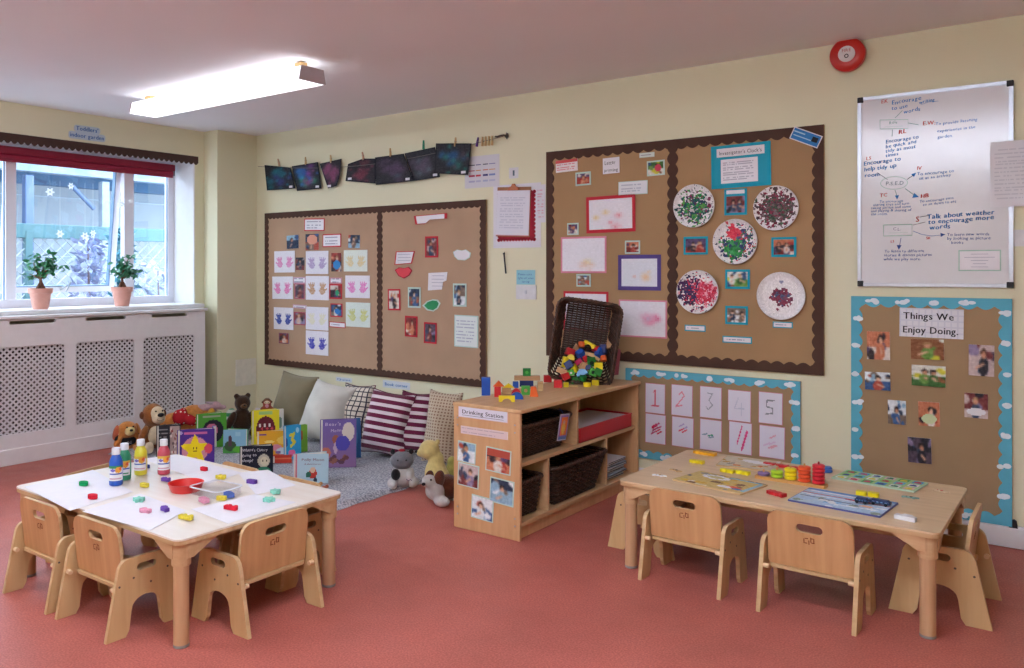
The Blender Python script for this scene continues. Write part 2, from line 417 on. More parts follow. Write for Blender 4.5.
# ---- scalloped paper border above the window
dbr = mat('dark_brown_scalloped_card', '#4a3630', .75, .2, .05)
def scallop(L, wd, amp=.012, per=.045, both=False, d=.003):
    """strip from (0,0) to (L,0) hanging down (local -z) with a wavy lower edge"""
    n = max(2, round(L/per)); pts = [(0, 0), ]
    low = []
    for i in range(n*6+1):
        x = L*i/(n*6); low.append((x, -wd-amp*abs(math.sin(PI*i/6))*1.5+amp))
    return low+[(L, 0), (0, 0)]
MB().prism(scallop(4.62-1.0, .072, .014, .05), .004, dbr).build('scalloped_border', None, (XW+.004, 1.0, 2.505), (0, 0, R(90)))
tag(bpy.data.objects['scalloped_border'], 'long dark brown scalloped paper border above the window', 'border')
# sign over the window
tb = mat('royal_blue_letters', '#2f5fa8', .6, .2); lb = mat('pale_blue_card', '#b9c9d8', .7, .2, .02)
p = onx(87, 133, XW); s_ = MB(); s_.prism(rrect(-.11, .0, .11, .055, .02), .003, lb).prism(rrect(-.155, -.06, .155, .0, .02), .003, lb)
put_text(s_, "Toddlers'", 0, .012, .05, tb, -.003, center=True, fit=.19, bold=.0012); put_text(s_, 'indoor garden', 0, -.045, .048, tb, -.003, center=True, fit=.29, bold=.0012)
tag(s_.build('wall_sign', None, (XW+.004, p.y, p.z), (0, 0, R(90))), "pale blue cut-out sign reading Toddlers' indoor garden above the window", 'sign')
# ---- radiator cover
rc = thing('radiator_cover', 'long white radiator cover with diamond lattice panels under the window', 'radiator cover', (XR, 0, 0))
yA, yB = .9, 4.52; H_ = 1.107; pan = [(yB-.11-.495*1-.10*0-k*.577, yB-.11-k*.577) for k in range(6)]
out = [(yA, 0), (yB, 0), (yB, H_-.03), (yA, H_-.03)]; holes = [rrect(a, .225, b, .875, (.008, .008, .03, .03)) for a, b in pan]
slots = [rrect((a+b)/2-.17, H_-.063, (a+b)/2+.17, H_-.036, .01) for a, b in pan]
RZ = Matrix.Rotation(R(90), 4, 'Z')
f_ = MB().prism([out]+holes+slots, .02, white_paint, RZ); f_.build('front_panel', rc, bevel=.003)
f_ = MB(); f_.box((-.115, yB-.01, H_/2-.015), (.21, .02, H_-.03), white_paint); f_.build('side_panel', rc)
MB().box((-.103, (yA+yB)/2+.01, H_-.013), (.25, yB-yA+.03, .024), white_paint).build('top_shelf', rc, bevel=.006); MB().box((-.12, yB-.028, H_/2-.02), (.20, .012, H_-.1), mat('painted_shade_board', '#3a302c', .9, .1)).build('shade_lining', rc)  # dark liner added so the cavity behind the lattice reads as shade
MB().box((.014, (yA+yB)/2, .06), (.014, yB-yA, .12), white_paint).build('plinth', rc, bevel=.004)
MB().box((-.122, yB-.035, .5), (.22, .03, .9), mat('dark_void', '#2a2624', .9)).v
lat = mat('white_lattice_board', '#d9d8da', .5, .3, .02)
for a, b in pan:
    q = MB(); cx_ = (a+b)/2; hw, z0l, z1l = (b-a)/2+.012, .215, .885; hh = (z1l-z0l)/2; cz_ = (z0l+z1l)/2; pit = .044
    for sg in (1, -1):
        n = int((hw+hh)/pit)+2
        for k in range(-n, n+1):
            # line z = sg*x + c
            c_ = k*pit; pts = []
            lo = max(-hw, min((-hh-c_)/sg, (hh-c_)/sg)); hi = min(hw, max((-hh-c_)/sg, (hh-c_)/sg))
            if hi-lo < .01: continue
            L_ = (hi-lo)*math.sqrt(2); xm_ = (lo+hi)/2; zm_ = sg*xm_+c_
            M = Matrix.Translation((-.014-(.003 if sg > 0 else 0), cx_+xm_, cz_+zm_)) @ Matrix.Rotation(sg*PI/4, 4, 'X')
            q.box((0, 0, 0), (.003, L_, .0138), lat, M)
    q.build('lattice_panel', rc)
dk = mat('painted_shade_board', '#3a302c', .9, .1)
MB().box((XW+.012, 2.7, .5), (.02, 3.61, .96), dk).build('shade_backing', rc, (-XR, 0, 0))  # dark sheet over the wall, its colour standing for shade behind the lattice
rd = MB()
for k in range(30): rd.box((0, 1.2+k*.105, .45), (.05, .08, .5), mat('radiator_enamel', '#6f6662', .5))
rd.box((0, 2.75, .72), (.05, 3.2, .04), MATS['radiator_enamel']).box((0, 2.75, .18), (.05, 3.2, .04), MATS['radiator_enamel'])
tag(rd.build('radiator', None, (XW+.11, 0, 0), bevel=.01), 'panel radiator standing behind the white lattice cover', 'radiator')
# access panel on the boxed corner
p = onx(245.5, 372, -6.53); tag(MB().prism(rrect(-.115, -.125, .115, .125, .006), .012, mat('off_white_cover_plate', '#e2e0d4', .5)).build('cover_plate', None, (-6.53+.007, p.y, p.z), (0, 0, R(90)), bevel=.003),
    'blank off-white cover plate low on the boxed-in corner wall', 'cover plate')
# ---- fluorescent lamps: the visible one, and three added unseen to brighten the room
tube_m = emit('fluorescent_diffuser', '#f4f6ff', LAMP*.08); fill_tube = emit('added_fill_diffuser', '#e2edff', LAMP); capm = mat('grey_lamp_end_cap', '#b9aeb2', .5); brm = mat('brass_lamp_bracket', '#c9a36a', .4, .5)
def lamp(loc, rz, label, tm=None):
    t = thing('fluorescent_light', label, 'ceiling light', loc, rz); L = 1.88
    pr = [(-.105, 0), (.105, 0), (.085, .085), (-.085, .085)]
    MB().prism(pr, L, tm or tube_m).build('diffuser', t, (0, 0, 0), (0, 0, R(90)))
    for s in (-1, 1): MB().prism([(-.107, -.002), (.107, -.002), (.088, .088), (-.088, .088)], .012, capm).build('end_cap', t, (s*(L/2+.006), 0, 0), (0, 0, R(90)))
    for s in (-1, 1): MB().box((s*(L/2-.10), 0, .107), (.07, .05, .05), brm).build('ceiling_bracket', t, bevel=.004)
    return t
lamp((-4.86, 3.5, 2.618), 0, 'lit fluorescent strip light on the ceiling near the window')
lamp((-1.2, 1.4, CZ-.127), 0, 'added fluorescent strip light, out of view, brightening the middle of the room', fill_tube)
lamp((-4.6, .6, CZ-.127), 0, 'added fluorescent strip light, out of view, brightening the room towards the front wall', fill_tube); lamp((-1.2, -.4, 2.618), 0, 'added fluorescent strip light, out of view, brightening the room behind the viewer', fill_tube)
# ================================================================ outside the window
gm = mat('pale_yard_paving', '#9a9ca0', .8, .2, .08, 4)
struct(MB().box((-13, 3.5, -.15), (11.6, 26, .1), gm), 'ground')
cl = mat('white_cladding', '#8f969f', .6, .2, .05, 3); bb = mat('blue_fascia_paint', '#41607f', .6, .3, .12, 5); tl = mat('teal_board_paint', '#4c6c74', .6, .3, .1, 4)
stl = mat('light_steel_post', '#7d8796', .4, .4); bst = mat('blue_steel_post', '#4d5f80', .4, .4)
X1 = -12.0
def zz(v, x, u=60): return onx(u, v, x).z
b = thing('outbuilding', 'white clad outbuilding with a blue fascia band across the yard outside', 'building', (X1, 4.5, -.1))
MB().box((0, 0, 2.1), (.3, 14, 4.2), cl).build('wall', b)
q = MB()
for k in range(6): q.box((.16, 0, .9+k*.42), (.02, 14, .012), mat('cladding_joint', '#a9b4c4', .6))
q.build('cladding_joints', b)
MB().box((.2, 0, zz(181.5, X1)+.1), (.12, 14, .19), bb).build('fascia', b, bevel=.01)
cn_ = thing('canopy', 'white steel canopy with posts and a diagonal brace outside the window', 'canopy', (-10.2, 5.0, -.1))
zt = zz(178, -10.2)+.1
MB().box((0, 0, zt+.12), (.14, 9, .16), mat('grey_blue_beam', '#7f8da0', .5, .3, .2, 6)).build('beam', cn_, bevel=.01)
MB().box((-.9, 0, zt+.26), (2.2, 9, .05), cl).build('roof_sheet', cn_)
for u in (28, 104, -60): MB().box((0, onx(u, 200, -10.2).y-5.0, zt/2), (.10, .10, zt), stl if u != 28 else bst).build('post', cn_, bevel=.01)
a_ = onx(72, 186, -10.2); c_ = onx(94, 209, -10.2); q = MB(); q.cyl((0, a_.y-5.0, a_.z+.1), (0, c_.y-5.0, c_.z+.1), .028, bst); q.build('brace', cn_, smooth=True)
fr = thing('mesh_fence', 'chain-link fence with a teal top board outside the window', 'fence', (-9.0, 4.6, -.1))
zr = zz(232, -9.0)+.1
MB().box((0, 0, zr), (.05, 8, .15), tl).build('top_board', fr, bevel=.006)
for u in (28, 92, 121, 180, -50): MB().box((0, onx(u, 250, -9.0).y-4.6, zr/2), (.07, .07, zr), tl if u in (28, 121) else bst).build('post', fr, bevel=.005)
wm = mat('galvanised_fence_wire', '#9aa0a6', .4, .4); q = MB()
for sg in (1, -1):
    for k in range(-60, 61):
        c0 = k*.12; lo = max(-4, min(-sg*c0, sg*(zr-c0))); hi = min(4, max(-sg*c0, sg*(zr-c0)))
        if hi-lo > .05: q.tube([(0, lo, sg*lo+c0), (0, hi, sg*hi+c0)], .006, wm, 3)
q.build('wire_mesh', fr)
# climbing shrub and covered stack seen through the fence
lv = mat('blue_green_leaves', '#5f8fb0', .7, .2, .3, 30)
def shrub(u, v0, v1, x, w_, label, m_):
    g0 = onx(u, v1, x); z1 = onx(u, v0, x).z; t = thing('shrub', label, 'shrub', (x, g0.y, -.1)); q = MB(); rn = random.Random(int(u))
    for k in range(420):
        z = rn.uniform(.05, z1+.1); r = w_*(1-.55*abs(z/(z1+.1)-.4)); a = rn.uniform(0, 6.28); rr = r*math.sqrt(rn.random())
        M = Matrix.Translation((rr*math.cos(a), rr*math.sin(a), z)) @ Euler((rn.uniform(-1, 1), rn.uniform(-1, 1), a)).to_matrix().to_4x4()
        q.add([(0, -.03, 0), (.06, 0, .01), (0, .03, 0), (-.05, 0, -.01)], [(0, 1, 2, 3)], m_, M)
    q.build('foliage', t); MB().tube([(0, 0, 0), (.02, .01, z1*.5), (0, 0, z1)], [.03, .02, .008], mat('shrub_bark', '#6f5f66', .8)).build('stem', t)
shrub(88, 236, 295, -8.4, .22, 'bluish shrub against the fence, in the middle window pane', mat('lilac_blue_leaves', '#8388a8', .7, .2, .35, 30))
shrub(121, 228, 300, -8.6, .2, 'dark teal shrub behind the window mullion', mat('teal_leaves', '#3a6f80', .7, .2, .3, 30))
shrub(158, 262, 300, -8.5, .45, 'wide lilac-blue shrub outside the right window pane', mat('pale_lilac_leaves', '#9297ae', .7, .2, .3, 30))
# white paper snowflakes hung against the panes
sn = mat('white_snowflake_paper', '#f2f2f2', .7, .2)
_n = sn.node_tree.nodes; _t = _n.new('ShaderNodeBsdfTranslucent'); _t.inputs[0].default_value = (.9, .9, .9, 1); _x = _n.new('ShaderNodeMixShader'); _x.inputs[0].default_value = .6
sn.node_tree.links.new(_n['Principled BSDF'].outputs[0], _x.inputs[1]); sn.node_tree.links.new(_t.outputs[0], _x.inputs[2]); sn.node_tree.links.new(_x.outputs[0], _n['Material Output'].inputs[0])
def flake(u, v, r, label):
    p = onx(u, v, XP+.075); q = MB(); rn = random.Random(int(u*3+v))
    pts = []
    for i in range(36):
        a = 2*PI*i/36; k = 1-.45*abs(math.sin(3*a))+rn.uniform(-.06, .06); pts.append((1.15*r*k*math.cos(a), 1.15*r*k*math.sin(a)))
    q.prism([pts, circ(0, 0, r*.2, 8)], .0015, sn); q.tube([(0, 0, r*.9), (0, 0, 2.2-p.z)], .0006, sn, 4)
    tag(q.build('paper_snowflake', None, (p.x, p.y, p.z), (0, 0, R(90+rn.uniform(-12, 12)))), label, 'decoration', 'paper snowflakes in the window')
flake(50, 192, .035, 'white paper snowflake hanging alone high in the middle pane'); flake(71, 186, .03, 'white paper snowflake hanging beside the diagonal brace')
flake(60, 234, .036, 'white paper snowflake low above the left pot plant'); flake(85, 236, .034, 'white paper snowflake low in front of the lilac shrub')
flake(93, 233, .026, 'smaller white paper snowflake just right of the low shrub one'); flake(121, 204, .03, 'white paper snowflake beside the window mullion')
flake(131, 201, .022, 'small white paper snowflake at the left edge of the right pane')
# ---- pot plants on the sill
pot_m = mat('pale_terracotta', '#dba393', .6, .3, .05); soil = mat('dark_soil', '#3a2a22', .95, .1, .3, 80); bark = mat('ficus_bark', '#7a5a48', .8, .2, .2, 60)
def plant(u, v, label, seed, lm, spread=.115):
    px = onz(u, v, WB+.021); px = onx(u, v, -6.72); rn = random.Random(seed)
    t = thing('potted_plant', label, 'plant', (px.x, px.y, WB+.021), 0, 'pot plants on the window sill'); t.scale = (1.17,)*3
    MB().lathe([(.048, 0), (.066, .105), (.074, .107), (.077, .14), (.069, .14), (.064, .11)], pot_m, 28).build('pot', t, smooth=True)
    MB().lathe([(.001, .118), (.065, .12)], soil, 20, cap=False).build('soil', t)
    tr = MB(); tips = []
    tr.tube([(0, .02, .11), (-.01, .018, .15), (.004, .0, .18), (0, 0, .21)], [.022, .016, .011, .008], bark, 8)
    tr.tube([(0, -.025, .11), (.008, -.018, .15), (.003, -.002, .185)], [.018, .012, .006], bark, 8)
    for k in range(9):
        a = rn.uniform(0, 6.28); rr = rn.uniform(.04, spread); h = rn.uniform(.23, .36); e = (rr*math.cos(a)*.7, rr*math.sin(a), h)
        tr.tube([(0, 0, .20), (e[0]*.4, e[1]*.5, .2+(h-.2)*.55), e], [.006, .004, .002], bark, 5); tips.append(e); tips.append((e[0]*.6, e[1]*.65, .2+(h-.2)*.7))
    tr.build('trunk', t, smooth=True)
    lf = MB()
    for tp in tips:
        for k in range(7):
            M = Matrix.Translation((tp[0]+rn.gauss(0, .018), tp[1]+rn.gauss(0, .022), tp[2]+rn.gauss(0, .017))) @ Euler((rn.uniform(-.9, .9), rn.uniform(-.9, .9), rn.uniform(0, 6.28))).to_matrix().to_4x4()
            lf.add([(a*1.2, b*1.35, c) for a, b, c in [(0, 0, 0), (.013, .011, .003), (.03, .009, .0), (.042, 0, -.004), (.03, -.009, 0), (.013, -.011, .003), (.02, 0, -.002)]], [(0, 6, 1), (1, 6, 2), (2, 6, 3), (3, 6, 4), (4, 6, 5), (5, 6, 0)], lm, M)
    lf.build('foliage', t)
g1 = mat('glossy_green_leaves', '#2f7d4c', .4, .5, .25, 40)
plant(40.5, 309, 'small bonsai fig in a pale pink pot, left one on the window sill', 3, g1)
plant(122, 306, 'small bonsai fig in a pale pink pot, right one on the sill beside the mullion', 8, mat('green_leaves', '#3f8560', .45, .5, .25, 40), .10)
# ================================================================ notice boards
def hessian(name, c):
    m = mat(name, c, .85, .15, .06, 2.5); N = m.node_tree.nodes; Lk = m.node_tree.links; b = N['Principled BSDF']
    tc = next(q for q in N if q.type == 'TEX_COORD'); r = next(q for q in N if q.type == 'VALTORGB')
    o = None
    for s, bd in ((480, 'X'), (480, 'Z')):
        w = N.new('ShaderNodeTexWave'); w.wave_type = 'BANDS'; w.bands_direction = bd; w.inputs['Scale'].default_value = s/6.283; w.inputs['Distortion'].default_value = 2.5; w.inputs['Detail Scale'].default_value = .6
        Lk.new(tc.outputs['Object'], w.inputs['Vector'])
        if o is None: o = w.outputs['Fac']
        else:
            mx = N.new('ShaderNodeMath'); mx.operation = 'ADD'; Lk.new(o, mx.inputs[0]); Lk.new(w.outputs['Fac'], mx.inputs[1]); o = mx.outputs[0]
    mr = N.new('ShaderNodeMapRange'); mr.inputs[2].default_value = 2; mr.inputs[3].default_value = .76; mr.inputs[4].default_value = 1.14; Lk.new(o, mr.inputs[0])
    v = N.new('ShaderNodeVectorMath'); v.operation = 'SCALE'; Lk.new(r.outputs[0], v.inputs[0]); Lk.new(mr.outputs[0], v.inputs['Scale']); Lk.new(v.outputs[0], b.inputs['Base Color'])
    n = N.new('ShaderNodeTexNoise'); n.inputs['Scale'].default_value = 3; n.inputs['Distortion'].default_value = 1.5; Lk.new(tc.outputs['Object'], n.inputs['Vector'])
    bp = N.new('ShaderNodeBump'); bp.inputs['Strength'].default_value = .5; bp.inputs['Distance'].default_value = .02; Lk.new(n.outputs['Fac'], bp.inputs['Height']); Lk.new(bp.outputs[0], b.inputs['Normal'])
    return m
kraft = hessian('brown_kraft_paper', '#b8997e'); hes = hessian('brown_hessian', '#ad8b66'); hes2 = hessian('dark_brown_hessian', '#a68a69')
brd = mat('board_edge_wood', '#b79a6c', .6)
def edge_strips(mb, x0, z0, x1, z1, w, mt, per=.045, amp=.009, y=0):
    W_, H2 = x1-x0, z1-z0
    top = scallop(W_, w, amp, per); mb.prism([(x0+a, z1+b) for a, b in top], .003, mt, Matrix.Translation((0, y, 0)))
    mb.prism([(x0+a, z0-b) for a, b in top], .003, mt, Matrix.Translation((0, y-.0002, 0)))
    sd = scallop(H2, w, amp, per)
    mb.prism([(x0-b, z0+a) for a, b in sd], .003, mt, Matrix.Translation((0, y-.0005, 0)))
    mb.prism([(x1+b, z0+a) for a, b in sd], .003, mt, Matrix.Translation((0, y-.0007, 0)))
YS = WY-.020      # face of the boards
def board(label, x0, x1, z0, z1, fab, bm_, w, mid=None, per=.05, amp=.009, marks=None):
    cx, cz = (x0+x1)/2, (z0+z1)/2
    t = thing('display_board', label, 'notice board', (cx, WY-.0005, cz)); hw, hh = (x1-x0)/2, (z1-z0)/2
    MB().box((0, -.008, 0), (2*hw, .015, 2*hh), brd).build('backing', t, bevel=.002)
    cuts = [-hw]+([mid-cx] if mid else [])+[hw]
    for a, b in zip(cuts, cuts[1:]): MB().box(((a+b)/2, -.017, 0), (b-a-.004, .003, 2*hh-.004), fab).build('fabric_panel', t)
    q = MB(); edge_strips(q, -hw, -hh, hw, hh, w, bm_, per, amp, -.0205)
    if mid:
        m_ = mid-cx; H2 = 2*hh-.02
        for sg in (-1, 1):
            sd = scallop(H2, w*.52, amp, per); q.prism([(m_-sg*b, -hh+.01+a) for a, b in sd], .003, bm_, Matrix.Translation((0, -.0215-.0003*sg, 0)))
    if marks: marks(q, hw, hh)
    q.build('scalloped_border', t)
    return t
brn = mat('brown_scalloped_card', '#51392f', .75, .2, .08, 8)
a, b, c_ = ony(266.5, 290), ony(487.5, 290), ony(381.5, 290)
board('long brown paper display board with handprint paintings above the cushions', a.x, b.x, .55, 1.99, kraft, brn, .055, c_.x, .055)
a, b, c_ = ony(547.8, 250), ony(824.8, 250), ony(674, 250)
board('large hessian display board with painted paper plates above the shelf unit', a.x, b.x, .83, 2.305, hes, brn, .062, c_.x, .078, .012)
sky_c = mat('sky_blue_card', '#5fb0c6', .7, .2, .06, 8); cloud = mat('white_cloud_print', '#dfe9ee', .7, .2)
def clouds(sd):
    def f(q, hw, hh):
        rn = random.Random(sd)
        def cl(x, z):
            for k in range(4): q.prism([(x+rn.uniform(-.022, .022)+dx, max(-hh+.004, min(hh-.004, z+rn.uniform(-.006, .006)+dz))) for dx, dz in []] or circ(max(-hw+.022, min(hw-.022, x+rn.uniform(-.03, .03))), max(-hh+.016, min(hh-.016, z+rn.uniform(-.006, .006))), rn.uniform(.012, .022), 10, rn.uniform(.009, .015)), .001, cloud, Matrix.Translation((0, -.0232-.0001*k, 0)))
        n = int(hw*2/.16)
        for k in range(n): cl(-hw+.1+k*.16+rn.uniform(-.03, .03), hh-.026); cl(-hw+.1+k*.16+rn.uniform(-.03, .03), -hh+.026)
        n = int(hh*2/.16)
        for k in range(n): cl(-hw+.024, -hh+.1+k*.16); cl(hw-.024, -hh+.1+k*.16+.05)
    return f
a, b = ony(627, 400), ony(801.5, 400)
board('low hessian number board with a sky blue cloud border beside the shelf unit', a.x, b.x, .19, .785, hes2, sky_c, .05, None, .068, .011, clouds(3))
a, b = ony(852, 400), ony(1012.5, 400)
board('tall hessian board with a sky blue cloud border titled Things We Enjoy Doing', a.x, b.x, .115, 1.30, hes2, sky_c, .055, None, .075, .013, clouds(5))
# ---------------------------------------------------------------- things pinned to the boards
YP = WY-.0235
def rect(u0, v0, u1, v1, y=YP):
    a = ony(u0, v0, y); b = ony(u1, v0, y); uc = (u0+u1)/2; return a.x, b.x, ony(uc, v1, y).z, ony(uc, v0, y).z
def sheet(name, label, cat, group, box, img, y=YP, tilt=0, back=None, bk=.08, thick=.002, extra=None, raise_=0):
    x0, x1, z0, z1 = rect(*box, y) if len(box) == 4 else box[0]
    w, h = x1-x0, z1-z0; q = MB(); q.box((0, -thick/2, 0), (w, thick, h), back or PAPER)
    k = 1 if back is None else None
    iw, ih = (w, h) if back is None else (w-2*bk*min(w, h), h-2*bk*min(w, h))
    q.raster(img, iw, ih, PR, -thick-.0006)
    if extra: extra(q, w, h, -thick-.0012)
    o = q.build(name, None, ((x0+x1)/2, y, (z0+z1)/2), (0, R(tilt), 0)); return tag(o, label, cat, group)
redc = mat('red_card', '#c2303e', .7, .2); trq = mat('turquoise_card', '#1f9fb8', .7, .2); pnk = mat('pink_card', '#d98aa0', .7, .2); prp = mat('purple_card', '#5a4a8c', .7, .2)
pgr = mat('pale_green_card', '#bcd6cc', .7, .2); blk = mat('black_ink', '#26262c', .6, .2); blu_i = mat('blue_ink', '#2476bc', .5, .3); red_i = mat('red_ink', '#cc4a44', .5, .3); grn_i = mat('green_ink', '#3f8f7a', .5, .3)
G1, G2, G3 = 'things pinned to the handprint board', 'things pinned to the paper plate board', 'photographs under Things We Enjoy Doing'
hp = lambda lab, box, img, **k: sheet('handprint_painting', lab, 'painting', G1, box, img, **k)
ph = lambda lab, box, img, **k: sheet('photo_print', lab, 'photo', k.pop('g', G1), box, img, **k)
cp = lambda lab, box, img, **k: sheet('caption_card', lab, 'caption', k.pop('g', G1), box, img, **k)
cp('red-backed title card at the top of the handprint board', (304.5, 218.5, 324.6, 231), textpage(1, 20, 12, n=3), back=redc, tilt=1.5)
ph('blue photo at the top left of the handprint board', (286.9, 235.3, 298.6, 248.6), photo(11, 'blue'), tilt=-2)
ph('photo with orange top and pale blue foot, under the title card', (305.7, 234, 319, 250), ce(photo(12, 'blue', 16, 20), .5, .35, .4, .3, '#d99a80'))
cp('red-backed text card right of the orange-topped photo', (322.8, 234, 341.2, 247), textpage(2, 18, 12, n=3), back=redc)
ph('photo at the top right of the handprints panel, dark and pale blue', (348.5, 235, 360, 248), photo(14, 'blue'), tilt=2)
hp('pink handprints on white paper, leftmost of the top row', (274.5, 251, 295, 272.5), hands(1, '#d86aa8'), tilt=-.5)
ph('narrow dark photo between the pink and the purple handprints', (296, 257.5, 304.5, 270), photo(15, 'dark', 10, 16))
hp('purple handprints on white paper, middle of the top row', (306, 251, 328.5, 274), hands(2, '#8a6aa8', op=.6))
ph('photo of a bright blue top between purple and yellow handprints', (331.5, 253, 341.5, 271.5), ce(photo(16, 'red', 10, 18), .55, .65, .35, .25, '#2f7fc0'))
hp('pale yellow-green sheet with an orange handprint, right end of the top row', (344, 250, 367.5, 271.5), hands(3, '#e0b04a', bg='#dde6dc', op=.45))
hp('magenta handprints on white paper, leftmost of the second row', (272.5, 276.5, 293, 299), hands(4, '#dc4f98', op=.7), tilt=-.5)
cp('small white text card above the photo at left of the brown handprints', (293.5, 277, 306, 283.5), textpage(3, 14, 6, n=2, border='#c9a3b4'))
ph('narrow blue and red photo left of the brown handprints', (294.5, 283.5, 305, 299), photo(17, 'dark', 10, 16, border='#b05a6a'))
hp('brown handprints on white paper in the middle of the panel', (306, 276, 329, 300), hands(5, '#b0743f', op=.75))
cp('small white text card above the red and green photo', (330, 277.5, 342, 283.5), textpage(4, 14, 6, n=2, border='#c98a9a'))
ph('photo with a red border and a green patch right of the brown handprints', (329.5, 284, 342, 299), ce(photo(18, 'red', 12, 14), .65, .6, .15, .25, '#2f9a6a'), back=redc, bk=.1)
hp('bright pink handprints on white paper, right end of the second row', (345.5, 275.5, 370, 298), hands(6, '#e06ab8'))
hp('navy blue handprints on white paper, leftmost of the third row', (274, 307.5, 293.5, 329.5), hands(7, '#2c3f96', op=1))
cp('thin white text strip over the dark photo near navy handprints', (293, 304.8, 306.5, 308.4), textpage(5, 16, 4, n=1, border='#c9a3b4'), tilt=1)
ph('dark photo with a red edge beside the navy handprints', (294, 312, 306, 325), photo(19, 'dark', 14, 14, border='#a8455a'))
hp('very faint yellow handprints on white paper in the third row', (306, 307, 328.5, 330), hands(8, '#dcd58a', op=.4))
ph('red-edged photo with bright blue clothes under the red and green photo', (330.5, 303.5, 342.5, 317), ce(photo(20, 'blue', 14, 14), .6, .6, .25, .25, '#2c78c0'), back=redc)
cp('thin red-edged text strip under the photo of bright blue clothes', (329.5, 322, 345.5, 327.6), textpage(6, 18, 5, n=1), back=redc, bk=.14, tilt=1)
hp('pale green sheet with two yellow-green handprints, right end of the third row', (346, 302.5, 370.5, 327), hands(9, '#b8b83c', bg='#d6e2da', op=.6))
ph('small purple-red photo low at the left, below the navy handprints', (279, 333, 289, 343.5), photo(21, 'red', 12, 12, border='#7a4a66'))
hp('violet-blue handprints on white paper, lowest of the middle column', (306, 331, 328.5, 355), hands(10, '#3f3fae', op=1))
def shape(name, lab, cat, group, pts, m_, y=YP, d=.002, inner=None, im=None, ext=None):
    """flat cut-out whose outline is given as picture points on the wall"""
    P = [ony(u, v, y) for u, v in pts]; cx = sum(p.x for p in P)/len(P); cz = sum(p.z for p in P)/len(P)
    q = MB(); L = [(p.x-cx, p.z-cz) for p in P]; q.prism(L, d, m_)
    if inner: q.prism([(a*inner, b*inner) for a, b in L], d, im, Matrix.Translation((0, -.0012, 0)))
    if ext: ext(q, L, -d-.0015)
    return tag(q.build(name, None, (cx, y-d/2, cz)), lab, cat, group)
sg = lambda seed, n: (lambda q, L, y: [q.box(((min(a for a, b in L)*.62+max(a for a, b in L)*.62)/2+random.Random(seed+k).uniform(-.004, .004), y, (max(b for a, b in L)*(1-2*(k+.7)/(n+.6)))*.85), ((max(a for a, b in L)-min(a for a, b in L))*.62, .0004, .003), MATS['faded_ink']) for k in range(n)])
mat('faded_ink', '#8f8fa6', .7, .2)
shape('caption_card', 'red-edged toothbrush-shaped title card at the top of the right panel', 'caption', G1, [(414, 216), (447, 213), (447, 218.5), (430, 219.5), (425, 224), (415.5, 224.5)], redc, inner=.86, im=PAPER)
ph('red-edged photo alone high in the middle of the right panel', (425.2, 236.3, 438.2, 257.5), photo(30, 'dark', 12, 18), back=redc, bk=.1)
shape('caption_card', 'red-edged slanted text card above the red lips', 'caption', G1, [(396, 251.5), (415, 251), (412, 263.5), (394.5, 265)], redc, inner=.88, im=PAPER, ext=sg(1, 3))
shape('paper_cutout', 'red paper lips cut-out on the right panel', 'cut-out', G1, [(394.8, 270), (399, 267.2), (404, 268.2), (409, 266.8), (412.5, 270.5), (409.5, 275.5), (404, 278.6), (398.5, 276)], mat('dark_red_card', '#a8273a', .7), inner=.86, im=mat('bright_red_card', '#d8434e', .6))
shape('paper_cutout', 'white cloud-shaped card at the right of the panel', 'cut-out', G1, [(453, 252), (457, 249.6), (462, 250.4), (466, 249.5), (471, 253), (470, 257.5), (465, 260.5), (458, 260), (454.5, 256.5)], pgr, inner=.9, im=PAPER)
shape('caption_card', 'white text card with a torn lower right corner in the panel centre', 'caption', G1, [(428.5, 273), (447.5, 272), (446.5, 280.5), (443, 282), (442, 289.5), (428, 290.5)], PAPER, ext=sg(2, 4))
ph('red-edged photo, leftmost of the middle row on the right panel', (388, 289, 400.4, 310.3), photo(31, 'red', 12, 18), back=redc, bk=.1, tilt=-1)
ph('white-edged photo between the red-edged photo and the green leaf', (408, 287.2, 420.8, 307.8), photo(32, 'blue', 12, 18), back=pgr, bk=.1)
shape('paper_cutout', 'green leaf-shaped paper cut-out with a white rim', 'cut-out', G1, [(422.5, 305.5), (427, 301.2), (433, 299.3), (438, 299.8), (440.6, 303.2), (438, 308.5), (433.5, 311.5), (427, 310.3)], pgr, inner=.8, im=mat('leaf_green_card', '#2f8f5a', .7))
ph('white-edged photo at the right of the middle row near the cloud', (453, 283.5, 466.6, 306.6), photo(33, 'blue', 12, 18), back=pgr, bk=.1)
ph('red-edged photo with white clothes low on the right panel, left of two', (405, 316, 417.6, 336.8), photo(34, 'red', 12, 18), back=redc, bk=.1, tilt=1)
ph('red-edged photo low on the right panel, right of two', (424, 322.4, 436.8, 343.5), photo(35, 'dark', 12, 18), back=redc, bk=.1, tilt=1)
sheet('text_sheet', 'pale green sheet with six lines of writing at lower right of the panel', 'poster', G1, (454.5, 315.3, 478.4, 347.3), textpage(7, 24, 30, '#dfe8e6', '#8a8fb0', 7, '#b9d6cf', .05), tilt=.5)
